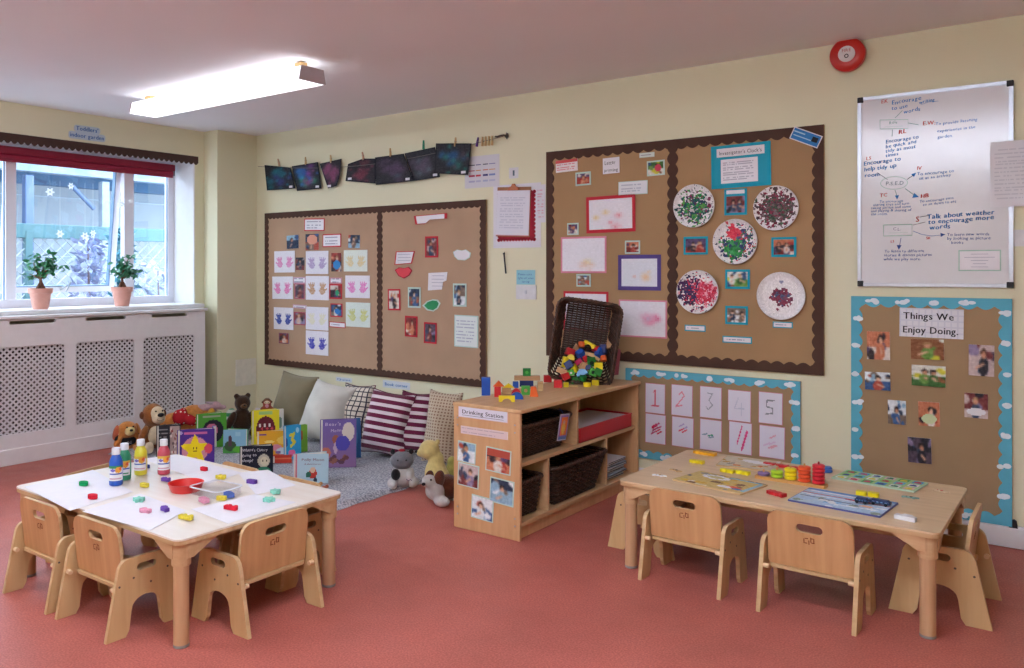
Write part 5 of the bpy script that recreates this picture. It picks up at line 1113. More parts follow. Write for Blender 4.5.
p = onz(827.5, 470.5, TZ+.01); q = MB(); q.lathe([(.018, 0), (.0235, .003), (.0245, .008), (.0235, .013), (.018, .016)], mat('blue_ring', '#2f5fae', .35, .5, .02), 24); q.lathe([(.018, .017), (.0235, .020), (.018, .030)], MATS['blue_ring'], 24)
tag(q.build('toy_ring', None, (p.x, p.y, TZ+.0005), smooth=True), 'blue wooden ring lying behind the red stack', 'toy ring')
rl = thing('toy_train', 'flat red wooden train lying behind the stacking counter', 'toy', (on_t(783, 467.5).x, on_t(783, 467.5).y, TZ+.0005), R(-4))
for k in range(3): MB().prism(wavy(.06, .03, 2), .014, rdp, Matrix.Translation((-.07+k*.068, 0, .007)) @ XY).build('carriage', rl, bevel=.002)
# ================================================================ shelf unit
shw = wood('shelf_beech', '#d2ab80', '#c39a6e', 1, .42); she = wood('shelf_side_beech', '#d4a87c', '#c6986a', 2, .42)
SX0, SX1, SY0, SY1, SZ = -2.925, -2.475, 3.665, 5.09, .706
su = thing('shelf_unit', 'open beech shelf unit with a Drinking Station end panel, holding dark wicker baskets', 'shelf unit', ((SX0+SX1)/2, (SY0+SY1)/2, 0))
ox, oy = (SX0+SX1)/2, (SY0+SY1)/2; hx, hy = (SX1-SX0)/2, (SY1-SY0)/2; T = .022
MB().box((0, -hy+T/2, SZ/2-.005), (2*hx, T, SZ-.012), she).build('end_panel', su, bevel=.004); MB().box((0, hy-T/2, SZ/2-.005), (2*hx, T, SZ-.012), she).build('end_panel', su, bevel=.004)
MB().box((.006, 0, SZ-T/2), (2*hx+.016, 2*hy+.012, T), shw).build('top', su, bevel=.005)
MB().box((0, 0, .40), (2*hx-.03, 2*hy-2*T, T), shw).build('shelf', su, bevel=.002)
MB().box((0, 0, .085), (2*hx-.01, 2*hy-2*T, T), shw).build('bottom_board', su, bevel=.002); MB().box((hx-.035, 0, .037), (.02, 2*hy-2*T, .07), she).build('plinth', su, bevel=.002)
MB().box((-hx+.008, 0, SZ/2), (.012, 2*hy-2*T, SZ-.05), shw).build('back_panel', su)
def yshelf(u, v): # y on the open front face
    return onx(u, v, SX1).y-oy
d1 = yshelf(580, 400); d2, d3 = yshelf(551, 480), yshelf(609, 440)
MB().box((.0, d1, .548), (2*hx-.03, T*.8, .274), shw).build('divider', su, bevel=.002)
for d in (d2, d3): MB().box((.0, d, .2425), (2*hx-.03, T*.8, .293), shw).build('divider', su, bevel=.002)
q = MB()
for sx in (-1, 1):
    for z in (.6, .1): q.prism(rrect(sx*(hx-.03)-.008, z-.035, sx*(hx-.03)+.008, z+.035, .008), .0015, mat('bolt_cover', '#c99a6c', .5), Matrix.Translation((0, -hy-.0005, 0))); q.cyl((sx*(hx-.03), -hy-.003, z+.02), (sx*(hx-.03), -hy, z+.02), .005, metal, 10); q.cyl((sx*(hx-.03), -hy-.003, z-.02), (sx*(hx-.03), -hy, z-.02), .005, metal, 10)
q.build('bolts', su)
yf = SY0-.0008
def ds(q, w, h, y): put_text(q, 'Drinking Station', 0, -h*.14, h*.5, blk, y, center=True, fit=w*.84, bold=.0006); q.box((0, y, -h*.28), (w*.84, .0006, h*.03), blk)
def esheet(name, lab, cat, grp, box, img, **k): return sheet(name, lab, cat, grp, box, img, y=yf, **k)
esheet('shelf_label', 'white label reading Drinking Station on the end of the shelf unit', 'label', None, (458.5, 408.5, 508, 420), canvas(4, 4, '#dcdbe6'), extra=ds, tilt=0, back=mat('pinkish_card', '#dbb8b0', .7), bk=.06)
esheet('shelf_label', 'two-line printed text strip under the Drinking Station label', 'label', None, (461, 428.8, 508, 436.6), textpage(30, 50, 10, '#d9c4c4', '#9a8a96', 2, m=.03))
for lab, bx_, pl, s in [('white-edged photo of a child in blue, upper left on the shelf end', (457.8, 442, 475.8, 462.6), 'blue', 300), ('white-edged photo of a child crouching on a red floor, upper right on the shelf end', (486, 448.6, 511, 473), 'red', 301),
                        ('white-edged photo of a child with a light top, middle left on the shelf end', (458, 463.8, 479, 487), 'dark', 302), ('white-edged photo of a drinking child in blue, middle right on the shelf end', (490, 479, 514, 504.5), 'blue', 303), ('white-edged tilted photo of a seated child in dark blue, lowest on the shelf end', (471.5, 496.5, 493.5, 520), 'blue', 304)]:
    im = photo(s, pl, 20, 18)
    if 'red floor' in lab: cr(im, 0, 0, 1, .35, '#b0503f')
    esheet('photo_print', lab, 'photo', 'photos on the shelf end', bx_, im, back=pgr, bk=.05, tilt=3)
# ---------------------------------------------------------------- wicker baskets
wk = mat('dark_brown_wicker', '#3b2920', .5, .4, .35, 30); wk2 = mat('brown_wicker_rim', '#54392a', .45, .4, .4, 40); wk3 = mat('reddish_wicker', '#4a3024', .5, .4, .4, 30)
def rpath(hx_, hy_, r, n):
    """n points round a rounded rectangle"""
    o = rrect(-hx_, -hy_, hx_, hy_, r, 8); P_ = [Vector((a, b)) for a, b in o]; P_.append(P_[0]); d = [0]
    for a, b in zip(P_, P_[1:]): d.append(d[-1]+(b-a).length)
    out = []; j = 0
    for k in range(n):
        s = d[-1]*k/n
        while d[j+1] < s: j += 1
        t = (s-d[j])/(d[j+1]-d[j]+1e-9); p = P_[j].lerp(P_[j+1], t); nn = (P_[j+1]-P_[j]).normalized(); out.append((p, Vector((nn.y, -nn.x))))
    return out
def basket(label, Lx, Ly, H, taper=.82, rows=17, r=.05, stakes=54, dip=0, handle=True, tr=.0052, solid=True):
    t = thing('wicker_basket', label, 'basket'); q = MB()
    if stakes % 2 == 0: stakes += 1
    n = stakes*4
    def sc(z): k = taper+(1-taper)*z/H; return k
    for i in range(rows):
        z = .012+(H-.03)*i/(rows-1); k = sc(z); P_ = rpath(Lx/2*k, Ly/2*k, r*k, n); pts = []
        for j, (p, nn) in enumerate(P_):
            w = .0045*math.sin(PI*j/4+PI*(i % 2)); pts.append((p.x+nn.x*w, p.y+nn.y*w, z+dip*(abs(p.x)/(Lx/2))**3*z/H+random.uniform(-.0008, .0008)))
        q.tube(pts, tr, [wk, wk, wk3][i % 3], 4, closed=True)
    q.build('woven_sides', t, smooth=True, auto=False)
    q = MB(); a = rpath(Lx/2*taper, Ly/2*taper, r*taper, stakes); b = rpath(Lx/2, Ly/2, r, stakes)
    for (p, _), (p2, _) in zip(a, b): q.tube([(p.x, p.y, .005), (p2.x, p2.y, H-.008+dip*(abs(p2.x)/(Lx/2))**3)], .0034, wk3, 4)
    q.build('stakes', t)
    q = MB(); k = taper; nx = int(Lx*k/.016)
    for i in range(nx): x = -Lx/2*k+.012+(Lx*k-.024)*i/(nx-1); q.tube([(x, -Ly/2*k+.01+.01*math.sin(3.0)*0, .006+.003*math.sin(i*PI)), (x, Ly/2*k-.01, .006)], .0075, wk, 5)
    for i in range(int(Ly*k/.03)): y = -Ly/2*k+.02+i*.03; q.tube([(-Lx/2*k+.01, y, .006+.005), (Lx/2*k-.01, y, .006+.005)], .0045, wk3, 5)
    if solid: q.prism(rrect(-Lx/2*k+.006, -Ly/2*k+.006, Lx/2*k-.006, Ly/2*k-.006, r*k), .004, wk, Matrix.Translation((0, 0, .004)) @ XY)
    q.build('base', t)
    q = MB(); n = 130; P_ = rpath(Lx/2+.003, Ly/2+.003, r, n)
    for ph_ in range(3):
        pts = []
        for j, (p, nn) in enumerate(P_): an = 2*PI*j/n*26+ph_*2*PI/3; w = .0075*math.cos(an); pts.append((p.x+nn.x*w, p.y+nn.y*w, H+.007*math.sin(an)+dip*(abs(p.x)/(Lx/2))**3))
        q.tube(pts, .0068, [wk2, wk, wk3][ph_], 5, closed=True)
    q.build('plaited_rim', t, smooth=True, auto=False)
    if handle:
        for s in (-1, 1):
            q = MB()
            for ph_ in range(2): q.tube([(s*(Lx/2+.014*math.sin(PI*k/12)+.004*math.cos(k+ph_*PI)), -.06+.12*k/12, H-.02+.034*math.sin(PI*k/12)+dip+.004*math.sin(k+ph_*PI)) for k in range(13)], .0058, wk2, 5)
            q.build('handle', t, smooth=True, auto=False)
    return t
bx0 = SX1-.005
def shelf_basket(b, y, z, rz=0): b.location = (bx0-.225, y, z); b.rotation_euler.z = R(rz)
def cell(a, b): return (a+b)/2, b-a-.035
g1_, w1 = cell(-hy+T, d1-T*.4); g2_, w2 = cell(d2+T*.4, d3-T*.4); g3_, w3 = cell(-hy+T, d2-T*.4)
b1 = basket('dark wicker basket with a picture tag on the upper shelf, left compartment', .40, w1, .185, .80, 14, .06, 60, 0, False); shelf_basket(b1, oy+g1_, .4125)
b2 = basket('large dark wicker basket sticking out of the lower shelf, middle compartment', .42, w2, .225, .78, 17, .06, 54, 0, False); shelf_basket(b2, oy+g2_, .0975); b2.location.x += .03
b3 = basket('dark wicker basket in the lower left compartment next to the end panel', .40, w3, .20, .86, 16, .05, 46, 0, False); shelf_basket(b3, oy+g3_, .0975)
# picture tag on the upper basket
p = onx(562, 427, SX1+.004); t = thing('picture_tag', 'picture tag with an orange and purple image hung on the upper wicker basket', 'tag', (SX1+.012, p.y, p.z), rot=(0, 0, R(82)))
im = canvas(14, 24, '#8a6fb0'); cr(im, .12, .1, .9, .85, '#e0763a'); ce(im, .5, .55, .2, .25, '#d8b04a'); ce(im, .5, .3, .12, .1, '#c9a08a'); cr(im, .0, .86, 1, 1, '#5a78b0')
h_ = 27*mpp(p); MB().box((0, 0, 0), (h_*.52, .003, h_), mat('laminated_card', '#b9b4c4', .3, .5)).raster(im, h_*.46, h_*.92, PR, -.0022).build('card', t, rot=(R(8), R(3), 0)); MB().tube([(0, 0, h_/2), (-.004, .012, h_/2+.02), (0, .03, h_/2+.03)], .0015, mat('blue_ribbon', '#3f5a9a', .6), 5).build('tie', t)
# red tray full of white paper, and a pile of magazines
rt = thing('paper_tray', 'red tray of white paper on the upper shelf, right compartment', 'tray', (SX1-.02, oy+(d1+hy)/2-.015, .4115))
rtm = mat('bright_red_tray', '#c4242c', .4, .4, .03); wy = (hy-d1)-.10
q = MB(); o_ = rrect(-.34, -wy/2, -.0, wy/2, .008); i_ = rrect(-.332, -wy/2+.008, -.008, wy/2-.008, .006); q.prism([o_, i_], .085, rtm, Matrix.Translation((0, 0, .0425)) @ XY).prism([o_], .006, rtm, Matrix.Translation((0, 0, .003)) @ XY); q.prism([rrect(-.345, -wy/2-.004, .004, wy/2+.004, .01), i_], .006, rtm, Matrix.Translation((0, 0, .085)) @ XY); q.build('tray', rt, bevel=.002)
q = MB(); q.box((-.17, 0, .042), (.315, wy-.025, .07), PAPER); q.build('paper_stack', rt, bevel=.001)
rn = random.Random(4)
for k in range(9):
    z = .0965+k*.0135; q = MB(); m_ = [PAPER, mat('grey_magazine', '#c9cbd0', .5), mat('blue_grey_magazine', '#aab4c4', .5), mat('cream_magazine', '#d8d2c4', .5)][k % 4]; q.box((-.11, 0, .006), (.22, .25, .011), m_); q.box((-.0, 0, .006), (.001, .25, .005), mat('dark_spine', '#4a4a52', .6))
    tag(q.build('magazine', None, (SX1-.05+rn.uniform(-.02, .012), oy+(d3+hy)/2-.012+rn.uniform(-.008, .008), z), (0, 0, R(rn.uniform(-4, 4))), bevel=.001), '%s magazine of the pile in the lower right shelf compartment' % ['lowest', 'second lowest', 'third lowest', 'fourth lowest', 'middle', 'fourth highest', 'third from top', 'second from top', 'topmost'][k], 'magazine', 'magazines piled in the lower right compartment')
# ---------------------------------------------------------------- tipped basket spilling blocks
BY = onx(590, 380, (SX0+SX1)/2).y
zt_ = SZ+.001
BL, BW_, BH_ = .54, .40, .23
tb_ = basket('dark wicker basket tipped up on end on the shelf unit, spilling wooden blocks', BL, BW_, BH_, .78, 13, .06, 46, 0, True, .0048, False)
# long axis upright, mouth facing the room
pc = ony(585, 340, 4.68); tb_.rotation_mode = 'XYZ'
M = Matrix.Rotation(R(30), 4, 'Z') @ Matrix.Rotation(R(8), 4, 'Y') @ Matrix.Rotation(R(12), 4, 'X') @ Matrix(((0, 1, 0, 0), (0, 0, -1, 0), (-1, 0, 0, 0), (0, 0, 0, 1)))
TBM = M.to_3x3(); lowz = min((TBM @ Vector((sx*BL/2, sy*BW_/2, z)))[2] for sx in (-1, 1) for sy in (-1, 1) for z in (0, BH_)); 
lowz = min(lowz, min((TBM @ Vector((sx*BL/2*.8, sy*BW_/2*.8, 0)))[2] for sx in (-1, 1) for sy in (-1, 1)))
mouth = TBM @ Vector((0, 0, BH_)); TBL = Vector((pc.x, pc.y, 0))-Vector((mouth.x, mouth.y, 0)); TBL.z = zt_-lowz-.012
tb_.location = TBL; tb_.rotation_euler = TBM.to_euler()
# blocks
BC = {'red': '#c9242c', 'blue': '#1f55b0', 'navy': '#1f2f6a', 'yellow': '#e8d020', 'green': '#1f7a30', 'light_green': '#4fb048', 'orange': '#e0652a', 'wood': '#c9a077', 'teal': '#1f8fae', 'magenta': '#b8285a', 'pale_blue': '#6fa8d8', 'cream': '#dcc08a'}
def bmat(c): return mat(c+'_block_paint', BC[c], .4, .4, .04) if c not in ('wood', 'cream') else wood(c+'_block_wood', BC[c], '#b48a60', 0, .5)
def blockmesh(kind, w, d, h, m_):
    q = MB()
    if kind == 'box': q.box((0, 0, h/2), (w, d, h), m_)
    elif kind == 'tri': q.prism([(-w/2, 0), (w/2, 0), (0, h)], d, m_)
    elif kind == 'arch': q.prism([(-w/2, 0)]+[(-w*.28*math.cos(PI*k/10), h*.55*math.sin(PI*k/10)) for k in range(11)]+[(w/2, 0), (w/2, h), (-w/2, h)], d, m_)
    elif kind == 'half': q.prism([(w/2*math.cos(PI*k/14), h*math.sin(PI*k/14)) for k in range(15)], d, m_)
    elif kind == 'cyl': q.cyl((0, 0, 0), (0, 0, h), w/2, m_, 20)
    elif kind == 'wedge': q.prism([(-w/2, 0), (w/2, 0), (w*.2, h), (-w*.35, h)], d, m_)
    return q
def blk_(u, v, z, col, kind, w, d, h, lab, rot=(0, 0, 0), y=None, dot=None, g='wooden blocks standing on the shelf unit'):
    p = onz(u, v, z) if y is None else ony(u, v, y); m_ = bmat(col); q = blockmesh(kind, w, d, h, m_)
    if dot:
        dm = bmat(dot) if dot in BC else mat(dot, '#2a2a22', .6); q.prism(circ(0, h/2, w*.22, 12), .001, dm, Matrix.Translation((0, -d/2-.0006, 0)))
    return tag(q.build('wooden_block', None, (p.x, p.y, p.z if y is not None else z), tuple(R(a) for a in rot), bevel=.0015, smooth=(kind == 'cyl')), lab, 'block', g)
s_ = SZ+.0008
def bs(u, v, col, kind, w, d, h, lab, rz=36, z=s_, dot=None, on=None, dx=0):
    o = blk_(u, v, z, col, kind, w, d, h, lab, (0, 0, rz), dot=dot)
    if on is not None: o.location = (on.location.x+dx*math.cos(R(rz)), on.location.y+dx*math.sin(R(rz)), z)
    return o
bs(486.0, 395, 'blue', 'box', .052, .05, .105, 'tall blue block standing alone, leftmost on the shelf unit')
a_ = bs(497.6, 396.6, 'red', 'box', .038, .04, .06, 'upright red block under the small orange roof')
bs(0.1, 397, 'orange', 'tri', .066, .038, .034, 'small orange triangle roof on the upright red block', z=s_+.0608, on=a_, dx=.006)
a_ = bs(506.5, 394, 'cream', 'box', .055, .03, .038, 'pale wooden block between the red block and the domed blue block'); bs(0, 395.5, 'yellow', 'tri', .07, .028, .026, 'dull yellow triangle on the pale wooden block', z=s_+.0388, on=a_, dx=.012)
bs(506.8, 401.6, 'yellow', 'arch', .092, .028, .034, 'flat yellow bridge-shaped block nearest the end panel edge', 34)
a_ = bs(516.8, 399, 'blue', 'half', .074, .03, .040, 'blue domed block with a red half-round standing behind it'); bs(516.2, 397.2, 'red', 'half', .062, .026, .052, 'red half-round standing directly behind the blue domed block')
bs(525.6, 394.6, 'light_green', 'box', .05, .03, .052, 'pale green-sided block behind the blue domed block', dot='cream'); bs(534.2, 396.4, 'orange', 'wedge', .05, .036, .058, 'bright orange wedge block right of the blue dome', 30)
bs(515.6, 387.6, 'blue', 'box', .036, .035, .0385, 'small blue cube left of the navy brick')
nv_ = bs(526.5, 386.3, 'navy', 'box', .088, .04, .0385, 'navy brick supporting the wooden plank', 34)
pk_ = bs(0, 389, 'wood', 'box', .165, .045, .028, 'long plain wooden plank laid across the navy brick', 34, z=s_+.0395, on=nv_, dx=.004)
bs(0, 381.8, 'green', 'box', .05, .045, .046, 'dark green cube on top of the wooden plank', 34, z=s_+.0685, dot='light_green', on=pk_, dx=-.002)
bs(540.2, 390.5, 'cream', 'box', .034, .036, .056, 'plain upright pale block beside the red cubes')
bs(547.6, 382, 'red', 'box', .052, .045, .045, 'red cube at the left foot of the block pile, behind the other red cube'); bs(558, 387.4, 'red', 'box', .052, .045, .048, 'red cube in front of the block pile, nearer the shelf edge', 30); bs(558.5, 381.5, 'magenta', 'box', .044, .04, .045, 'dark pink cube between the two red cubes', 50)
bs(566.2, 387, 'yellow', 'box', .032, .03, .03, 'little yellow cube beside the front red cube', 25); bs(587.2, 386.6, 'yellow', 'cyl', .05, .05, .026, 'yellow cylinder in front of the tipped basket', 0); bs(595.6, 385.2, 'yellow', 'box', .044, .03, .034, 'yellow block right of the yellow cylinder', 20)
bs(575.6, 383.8, 'green', 'box', .055, .045, .05, 'dark green block at the foot of the pile', 30); bs(567.2, 382.8, 'teal', 'box', .045, .036, .045, 'teal block between the red cubes and the dark green block', 12); bs(586.5, 381, 'wood', 'wedge', .07, .036, .036, 'plain wooden wedge at the foot of the pile', 15)
bs(573.5, 387, 'cream', 'box', .055, .02, .014, 'thin pale block lying in front of the dark green block', 30)
# the heap inside the basket: layers climbing the inner floor side
heap = [(565, 362, 'yellow', 'box', .035, .03, .07, 'upright yellow brick low at the left of the heap'), (569, 365, 'navy', 'box', .05, .04, .05, 'navy cube half covered at the left of the heap'), (570, 352, 'red', 'box', .055, .04, .045, 'red block high at the left of the heap'), (576, 348, 'wood', 'tri', .065, .03, .06, 'plain wooden triangle sticking up at the top of the heap'),
        (581.5, 344.5, 'orange', 'cyl', .042, .04, .035, 'orange cylinder at the top of the heap'), (580.5, 354, 'blue', 'box', .048, .045, .048, 'blue cube in the upper middle of the heap'), (571, 357.5, 'yellow', 'half', .055, .035, .035, 'yellow half-round under the red block'), (590, 344.8, 'yellow', 'arch', .085, .03, .03, 'yellow arch lying at the very top of the heap'),
        (596.5, 349, 'red', 'tri', .05, .04, .04, 'red triangle near the top right of the heap'), (599.5, 353, 'blue', 'box', .05, .045, .055, 'bright blue block at the upper right of the heap'), (603.5, 349.5, 'navy', 'box', .04, .04, .06, 'dark blue block at the far right of the heap'), (588, 354, 'wood', 'box', .085, .022, .022, 'slanting wooden stick in the middle of the heap'),
        (578.5, 361.5, 'magenta', 'cyl', .05, .05, .03, 'magenta disc in the middle of the heap'), (591.5, 361.5, 'green', 'box', .055, .05, .05, 'dark green cube with a hole in the middle of the heap'), (598.5, 366, 'yellow', 'box', .055, .035, .05, 'yellow block lying tilted at the right of the heap'), (603.5, 358.5, 'orange', 'cyl', .04, .04, .035, 'orange disc at the right of the heap'),
        (574.5, 367.5, 'yellow', 'tri', .055, .04, .045, 'yellow triangle low in the heap'), (584, 366, 'wood', 'wedge', .06, .045, .045, 'wooden wedge low in the middle of the heap'), (582, 372.5, 'pale_blue', 'half', .075, .035, .04, 'pale blue half-round low in the middle of the heap'), (593, 372, 'light_green', 'box', .05, .045, .045, 'light green cube with a dark hole low at the right'),
        (597.8, 372.5, 'green', 'box', .045, .045, .045, 'dark green cube behind the light green one'), (571, 372.5, 'light_green', 'box', .04, .04, .035, 'light green block with a white spot low at the left'), (562.5, 371, 'wood', 'box', .07, .035, .035, 'plain wooden brick at the lower left of the heap'), (565.5, 376, 'red', 'box', .045, .04, .04, 'dark red block at the lower left foot of the heap'), (609, 344, 'wood', 'tri', .05, .03, .06, 'wooden triangle leaning on the right side of the basket'), (585.5, 359, 'red', 'box', .03, .03, .04, 'small red brick beside the magenta disc'), (588, 367.5, 'navy', 'box', .04, .03, .03, 'navy block peeping out above the pale blue half-round'), (583, 378, 'green', 'cyl', .045, .045, .03, 'green disc at the foot of the heap'), (594, 357, 'cream', 'box', .08, .025, .02, 'pale stick lying under the bright blue block')]
rn = random.Random(12)
mdir = (TBM @ Vector((0, 0, 1))); mdir.z = 0; mdir.normalize(); mouthp = TBL+TBM @ Vector((0, 0, BH_)); 
for k, (u, v, col, kind, w, d, h, lab) in enumerate(heap):
    t_ = (380-v)/38.0                                # 0 at the foot, 1 at the top of the heap
    back = -.02-.16*max(0, t_)
    c0 = mouthp+mdir*(back+.03); d_ = ray(u, v); tt = ((c0-Vector((0, 0, CH))).dot(mdir))/d_.dot(mdir); p = d_*tt+Vector((0, 0, CH))
    q = blockmesh(kind, w, d, h, bmat(col))
    if 'hole' in lab: q.prism(circ(0, h/2, w*.25, 12), .001, mat('block_hole', '#15251a', .8), Matrix.Translation((0, -d/2-.0006, 0)))
    if 'white spot' in lab: q.prism(circ(0, h/2, w*.2, 12), .001, PAPER, Matrix.Translation((0, -d/2-.0006, 0)))
    rot = (R(rn.uniform(-25, 25)), R(rn.uniform(-35, 35)), R(36+rn.uniform(-35, 35))); Rm = Euler(rot).to_matrix(); off = Rm @ Vector((0, 0, h/2))
    tag(q.build('wooden_block', None, (p.x-off.x, p.y-off.y, max(p.z-off.z, s_+.002)), rot, bevel=.0015, smooth=(kind == 'cyl')), lab, 'block', 'wooden blocks heaped in the tipped basket')
    if t_ > -.1:   # plain blocks filling in behind are hidden by this one and left out
        pass
# ribbon hanging at the right of the basket
p = ony(617.5, 362, WY-.10); q = MB(); q.prism([(-.016, -.09), (.012, -.085), (.016, .08), (.004, .09), (-.014, .075)], .006, mat('faded_pink_cloth', '#a8606c', .9)); tag(q.build('cloth_tie', None, (p.x, p.y, p.z), (0, R(4), R(20))), 'faded pink cloth tie hanging from the right side of the tipped basket', 'ribbon')
# ================================================================ reading corner
def speck():
    m = mat('grey_speckled_rug', '#b4b4b8', .95, .1, .10, 6, bump=.8, bscale=300); N = m.node_tree.nodes; Lk = m.node_tree.links; b = N['Principled BSDF']; r = next(q for q in N if q.type == 'VALTORGB'); tc = next(q for q in N if q.type == 'TEX_COORD')
    n = N.new('ShaderNodeTexNoise'); n.inputs['Scale'].default_value = 75; n.inputs['Detail'].default_value = 3; Lk.new(tc.outputs['Object'], n.inputs['Vector'])
    r2 = N.new('ShaderNodeValToRGB'); r2.color_ramp.elements[0].position = .42; r2.color_ramp.elements[1].position = .58; r2.color_ramp.elements[0].color = (.55, .56, .60, 1); r2.color_ramp.elements[1].color = (1.15, 1.15, 1.15, 1); Lk.new(n.outputs['Fac'], r2.inputs[0])
    mx = N.new('ShaderNodeMix'); mx.data_type = 'RGBA'; mx.blend_type = 'MULTIPLY'; mx.inputs[0].default_value = 1; Lk.new(r.outputs[0], mx.inputs[6]); Lk.new(r2.outputs[0], mx.inputs[7]); Lk.new(mx.outputs[2], b.inputs['Base Color']); return m
rug = speck(); RGZ = .03
q = MB(); RX0, RX1, RY0, RY1 = -6.25, -3.68, 3.47, 5.10; nx, ny = 70, 44; vs = []; fs = []; rn = random.Random(2)
for j in range(ny+1):
    for i in range(nx+1):
        x = RX0+(RX1-RX0)*i/nx; y = RY0+(RY1-RY0)*j/ny; e = min(i, nx-i, j, ny-j); vs.append((x+(math.sin(j*.9)*.008 if i in (0, nx) else 0), y+(math.sin(i*.7)*.008 if j in (0, ny) else 0), .002 if e == 0 else RGZ-.001+.0015*math.sin(x*9+y*4)*min(1, e/4)))
for j in range(ny):
    for i in range(nx): a = j*(nx+1)+i; fs.append((a, a+1, a+nx+2, a+nx+1))
q.add(vs, fs, rug); tag(q.build('rug', smooth=True, auto=False), 'grey speckled fluffy rug under the books and cushions', 'rug')
# ---- cushions
def weave(name, c1, c2, kind):
    m = mat(name, c1, .85, .15, .05, 8, bump=.4, bscale=200, sheen=.2); N = m.node_tree.nodes; Lk = m.node_tree.links; b = N['Principled BSDF']; tc = next(q for q in N if q.type == 'TEX_COORD'); r = next(q for q in N if q.type == 'VALTORGB')
    sp = N.new('ShaderNodeSeparateXYZ'); Lk.new(tc.outputs['Object'], sp.inputs[0])
    def band(out, per, duty, off=0):
        a = N.new('ShaderNodeMath'); a.operation = 'ADD'; a.inputs[1].default_value = 10+off; Lk.new(out, a.inputs[0])
        d = N.new('ShaderNodeMath'); d.operation = 'DIVIDE'; d.inputs[1].default_value = per; Lk.new(a.outputs[0], d.inputs[0])
        f = N.new('ShaderNodeMath'); f.operation = 'FRACT'; Lk.new(d.outputs[0], f.inputs[0])
        l = N.new('ShaderNodeMath'); l.operation = 'LESS_THAN'; l.inputs[1].default_value = duty; Lk.new(f.outputs[0], l.inputs[0]); return l.outputs[0]
    if kind == 'stripe': fac = band(sp.outputs[2], .058, .55)
    elif kind == 'check':
        a1, a2 = band(sp.outputs[0], .04, .22), band(sp.outputs[2], .04, .22); mx_ = N.new('ShaderNodeMath'); mx_.operation = 'MAXIMUM'; Lk.new(a1, mx_.inputs[0]); Lk.new(a2, mx_.inputs[1]); fac = mx_.outputs[0]
    else:
        a1, a2 = band(sp.outputs[0], .022, .5), band(sp.outputs[2], .022, .5); mu = N.new('ShaderNodeMath'); mu.operation = 'MULTIPLY'; Lk.new(a1, mu.inputs[0]); Lk.new(a2, mu.inputs[1]); fac = mu.outputs[0]
    mx = N.new('ShaderNodeMix'); mx.data_type = 'RGBA'; Lk.new(fac, mx.inputs[0]); Lk.new(r.outputs[0], mx.inputs[6]); mx.inputs[7].default_value = lin(c2)+(1,); Lk.new(mx.outputs[2], b.inputs['Base Color']); return m
def cushion(lab, u0, v0, u1, v1, y, m_, lean=18, rz=None, depth=.14, roll=0, trim=None, seed=1, z=RGZ):
    uc = (u0+u1)/2; a = ony(uc, v1, y); w = (u1-u0)*mpp((a.x, y)); rzv = R(rz) if rz is not None else yaw_to_cam((a.x, y))*.5
    zt = ony(uc, v0, y).z; h = max(.2, (zt-z))/math.cos(R(lean)); n = 26; vs = []; fs = []; rn = random.Random(seed); ph_ = [rn.uniform(0, 6) for _ in range(6)]
    t = thing('cushion', lab, 'cushion', (a.x, y, z+.012), rot=(R(-lean), R(roll), rzv)); q = MB()
    for s in (-1, 1):
        for j in range(n+1):
            for i in range(n+1):
                x, z_ = i/n*2-1, j/n*2-1; k = max(0, (1-x*x)*(1-z_*z_))**.42
                px = x*(1-.09*(1-z_*z_)*x*x); pz = z_*(1-.09*(1-x*x)*z_*z_)
                wr = .014*math.sin(3*x+ph_[0]+2*z_)*k+.008*math.sin(7*z_+ph_[1]+3*x)*k
                vs.append((px*w/2, s*(depth/2*k*(1-.2*z_)+wr), h/2+pz*h/2))
    N1 = (n+1)**2
    for j in range(n):
        for i in range(n): a_ = j*(n+1)+i; fs.append((a_, a_+1, a_+n+2, a_+n+1)); fs.append((N1+a_, N1+a_+n+1, N1+a_+n+2, N1+a_+1))
    q.add(vs, fs, m_); q.build('cover', t, smooth=True, auto=False)
    pts = [vs[i] for i in range(n+1)]+[vs[j*(n+1)+n] for j in range(1, n+1)]+[vs[n*(n+1)+i] for i in range(n-1, -1, -1)]+[vs[j*(n+1)] for j in range(n-1, 0, -1)]
    pts = [(p[0], (p[1]+q_[1])/2*0, p[2]) for p, q_ in zip(pts, pts)]
    MB().tube(pts, .005, trim or m_, 6, closed=True).build('piping', t, smooth=True, auto=False); return t
olive = mat('olive_brown_cushion', '#8a8066', .85, .15, .1, 6, bump=.4, bscale=150, sheen=.3); ivory = mat('ivory_fleece', '#cdcbc2', .95, .1, .08, 8, bump=.8, bscale=180, sheen=.3)
chk = weave('cream_check_weave', '#d8cfc0', '#3f3a44', 'check'); stp = weave('burgundy_stripe_weave', '#d8cdd0', '#6a1f3f', 'stripe'); gng = weave('brown_gingham_weave', '#c4b39c', '#8a6f5c', 'gingham'); maroon = mat('maroon_piping', '#5a1f38', .8)
cushion('olive brown cushion in the corner, leftmost of the row', 268, 376, 311, 424, 4.86, olive, 12, 14, .30, 6, seed=2)
cushion('large ivory fleece cushion leaning right of the olive brown one', 293, 387, 344, 436, 4.66, ivory, 22, 10, .36, 7, seed=3)
cushion('cream cushion with a dark check pattern between the ivory and striped ones', 334, 387, 372, 432, 4.84, chk, 12, 6, .24, 0, seed=4, trim=maroon)
cushion('burgundy and white striped cushion, the front one of two', 357, 395, 406, 450, 4.60, stp, 16, 14, .30, 5, seed=5, trim=maroon)
cushion('burgundy and white striped cushion, the narrower-looking one behind on the right', 395, 395, 430, 452, 4.76, stp, 12, 24, .24, 3, seed=6, trim=maroon)
cushion('brown and cream gingham cushion against the shelf unit', 420, 394, 455, 460, 4.66, gng, 10, 18, .22, 4, seed=7)
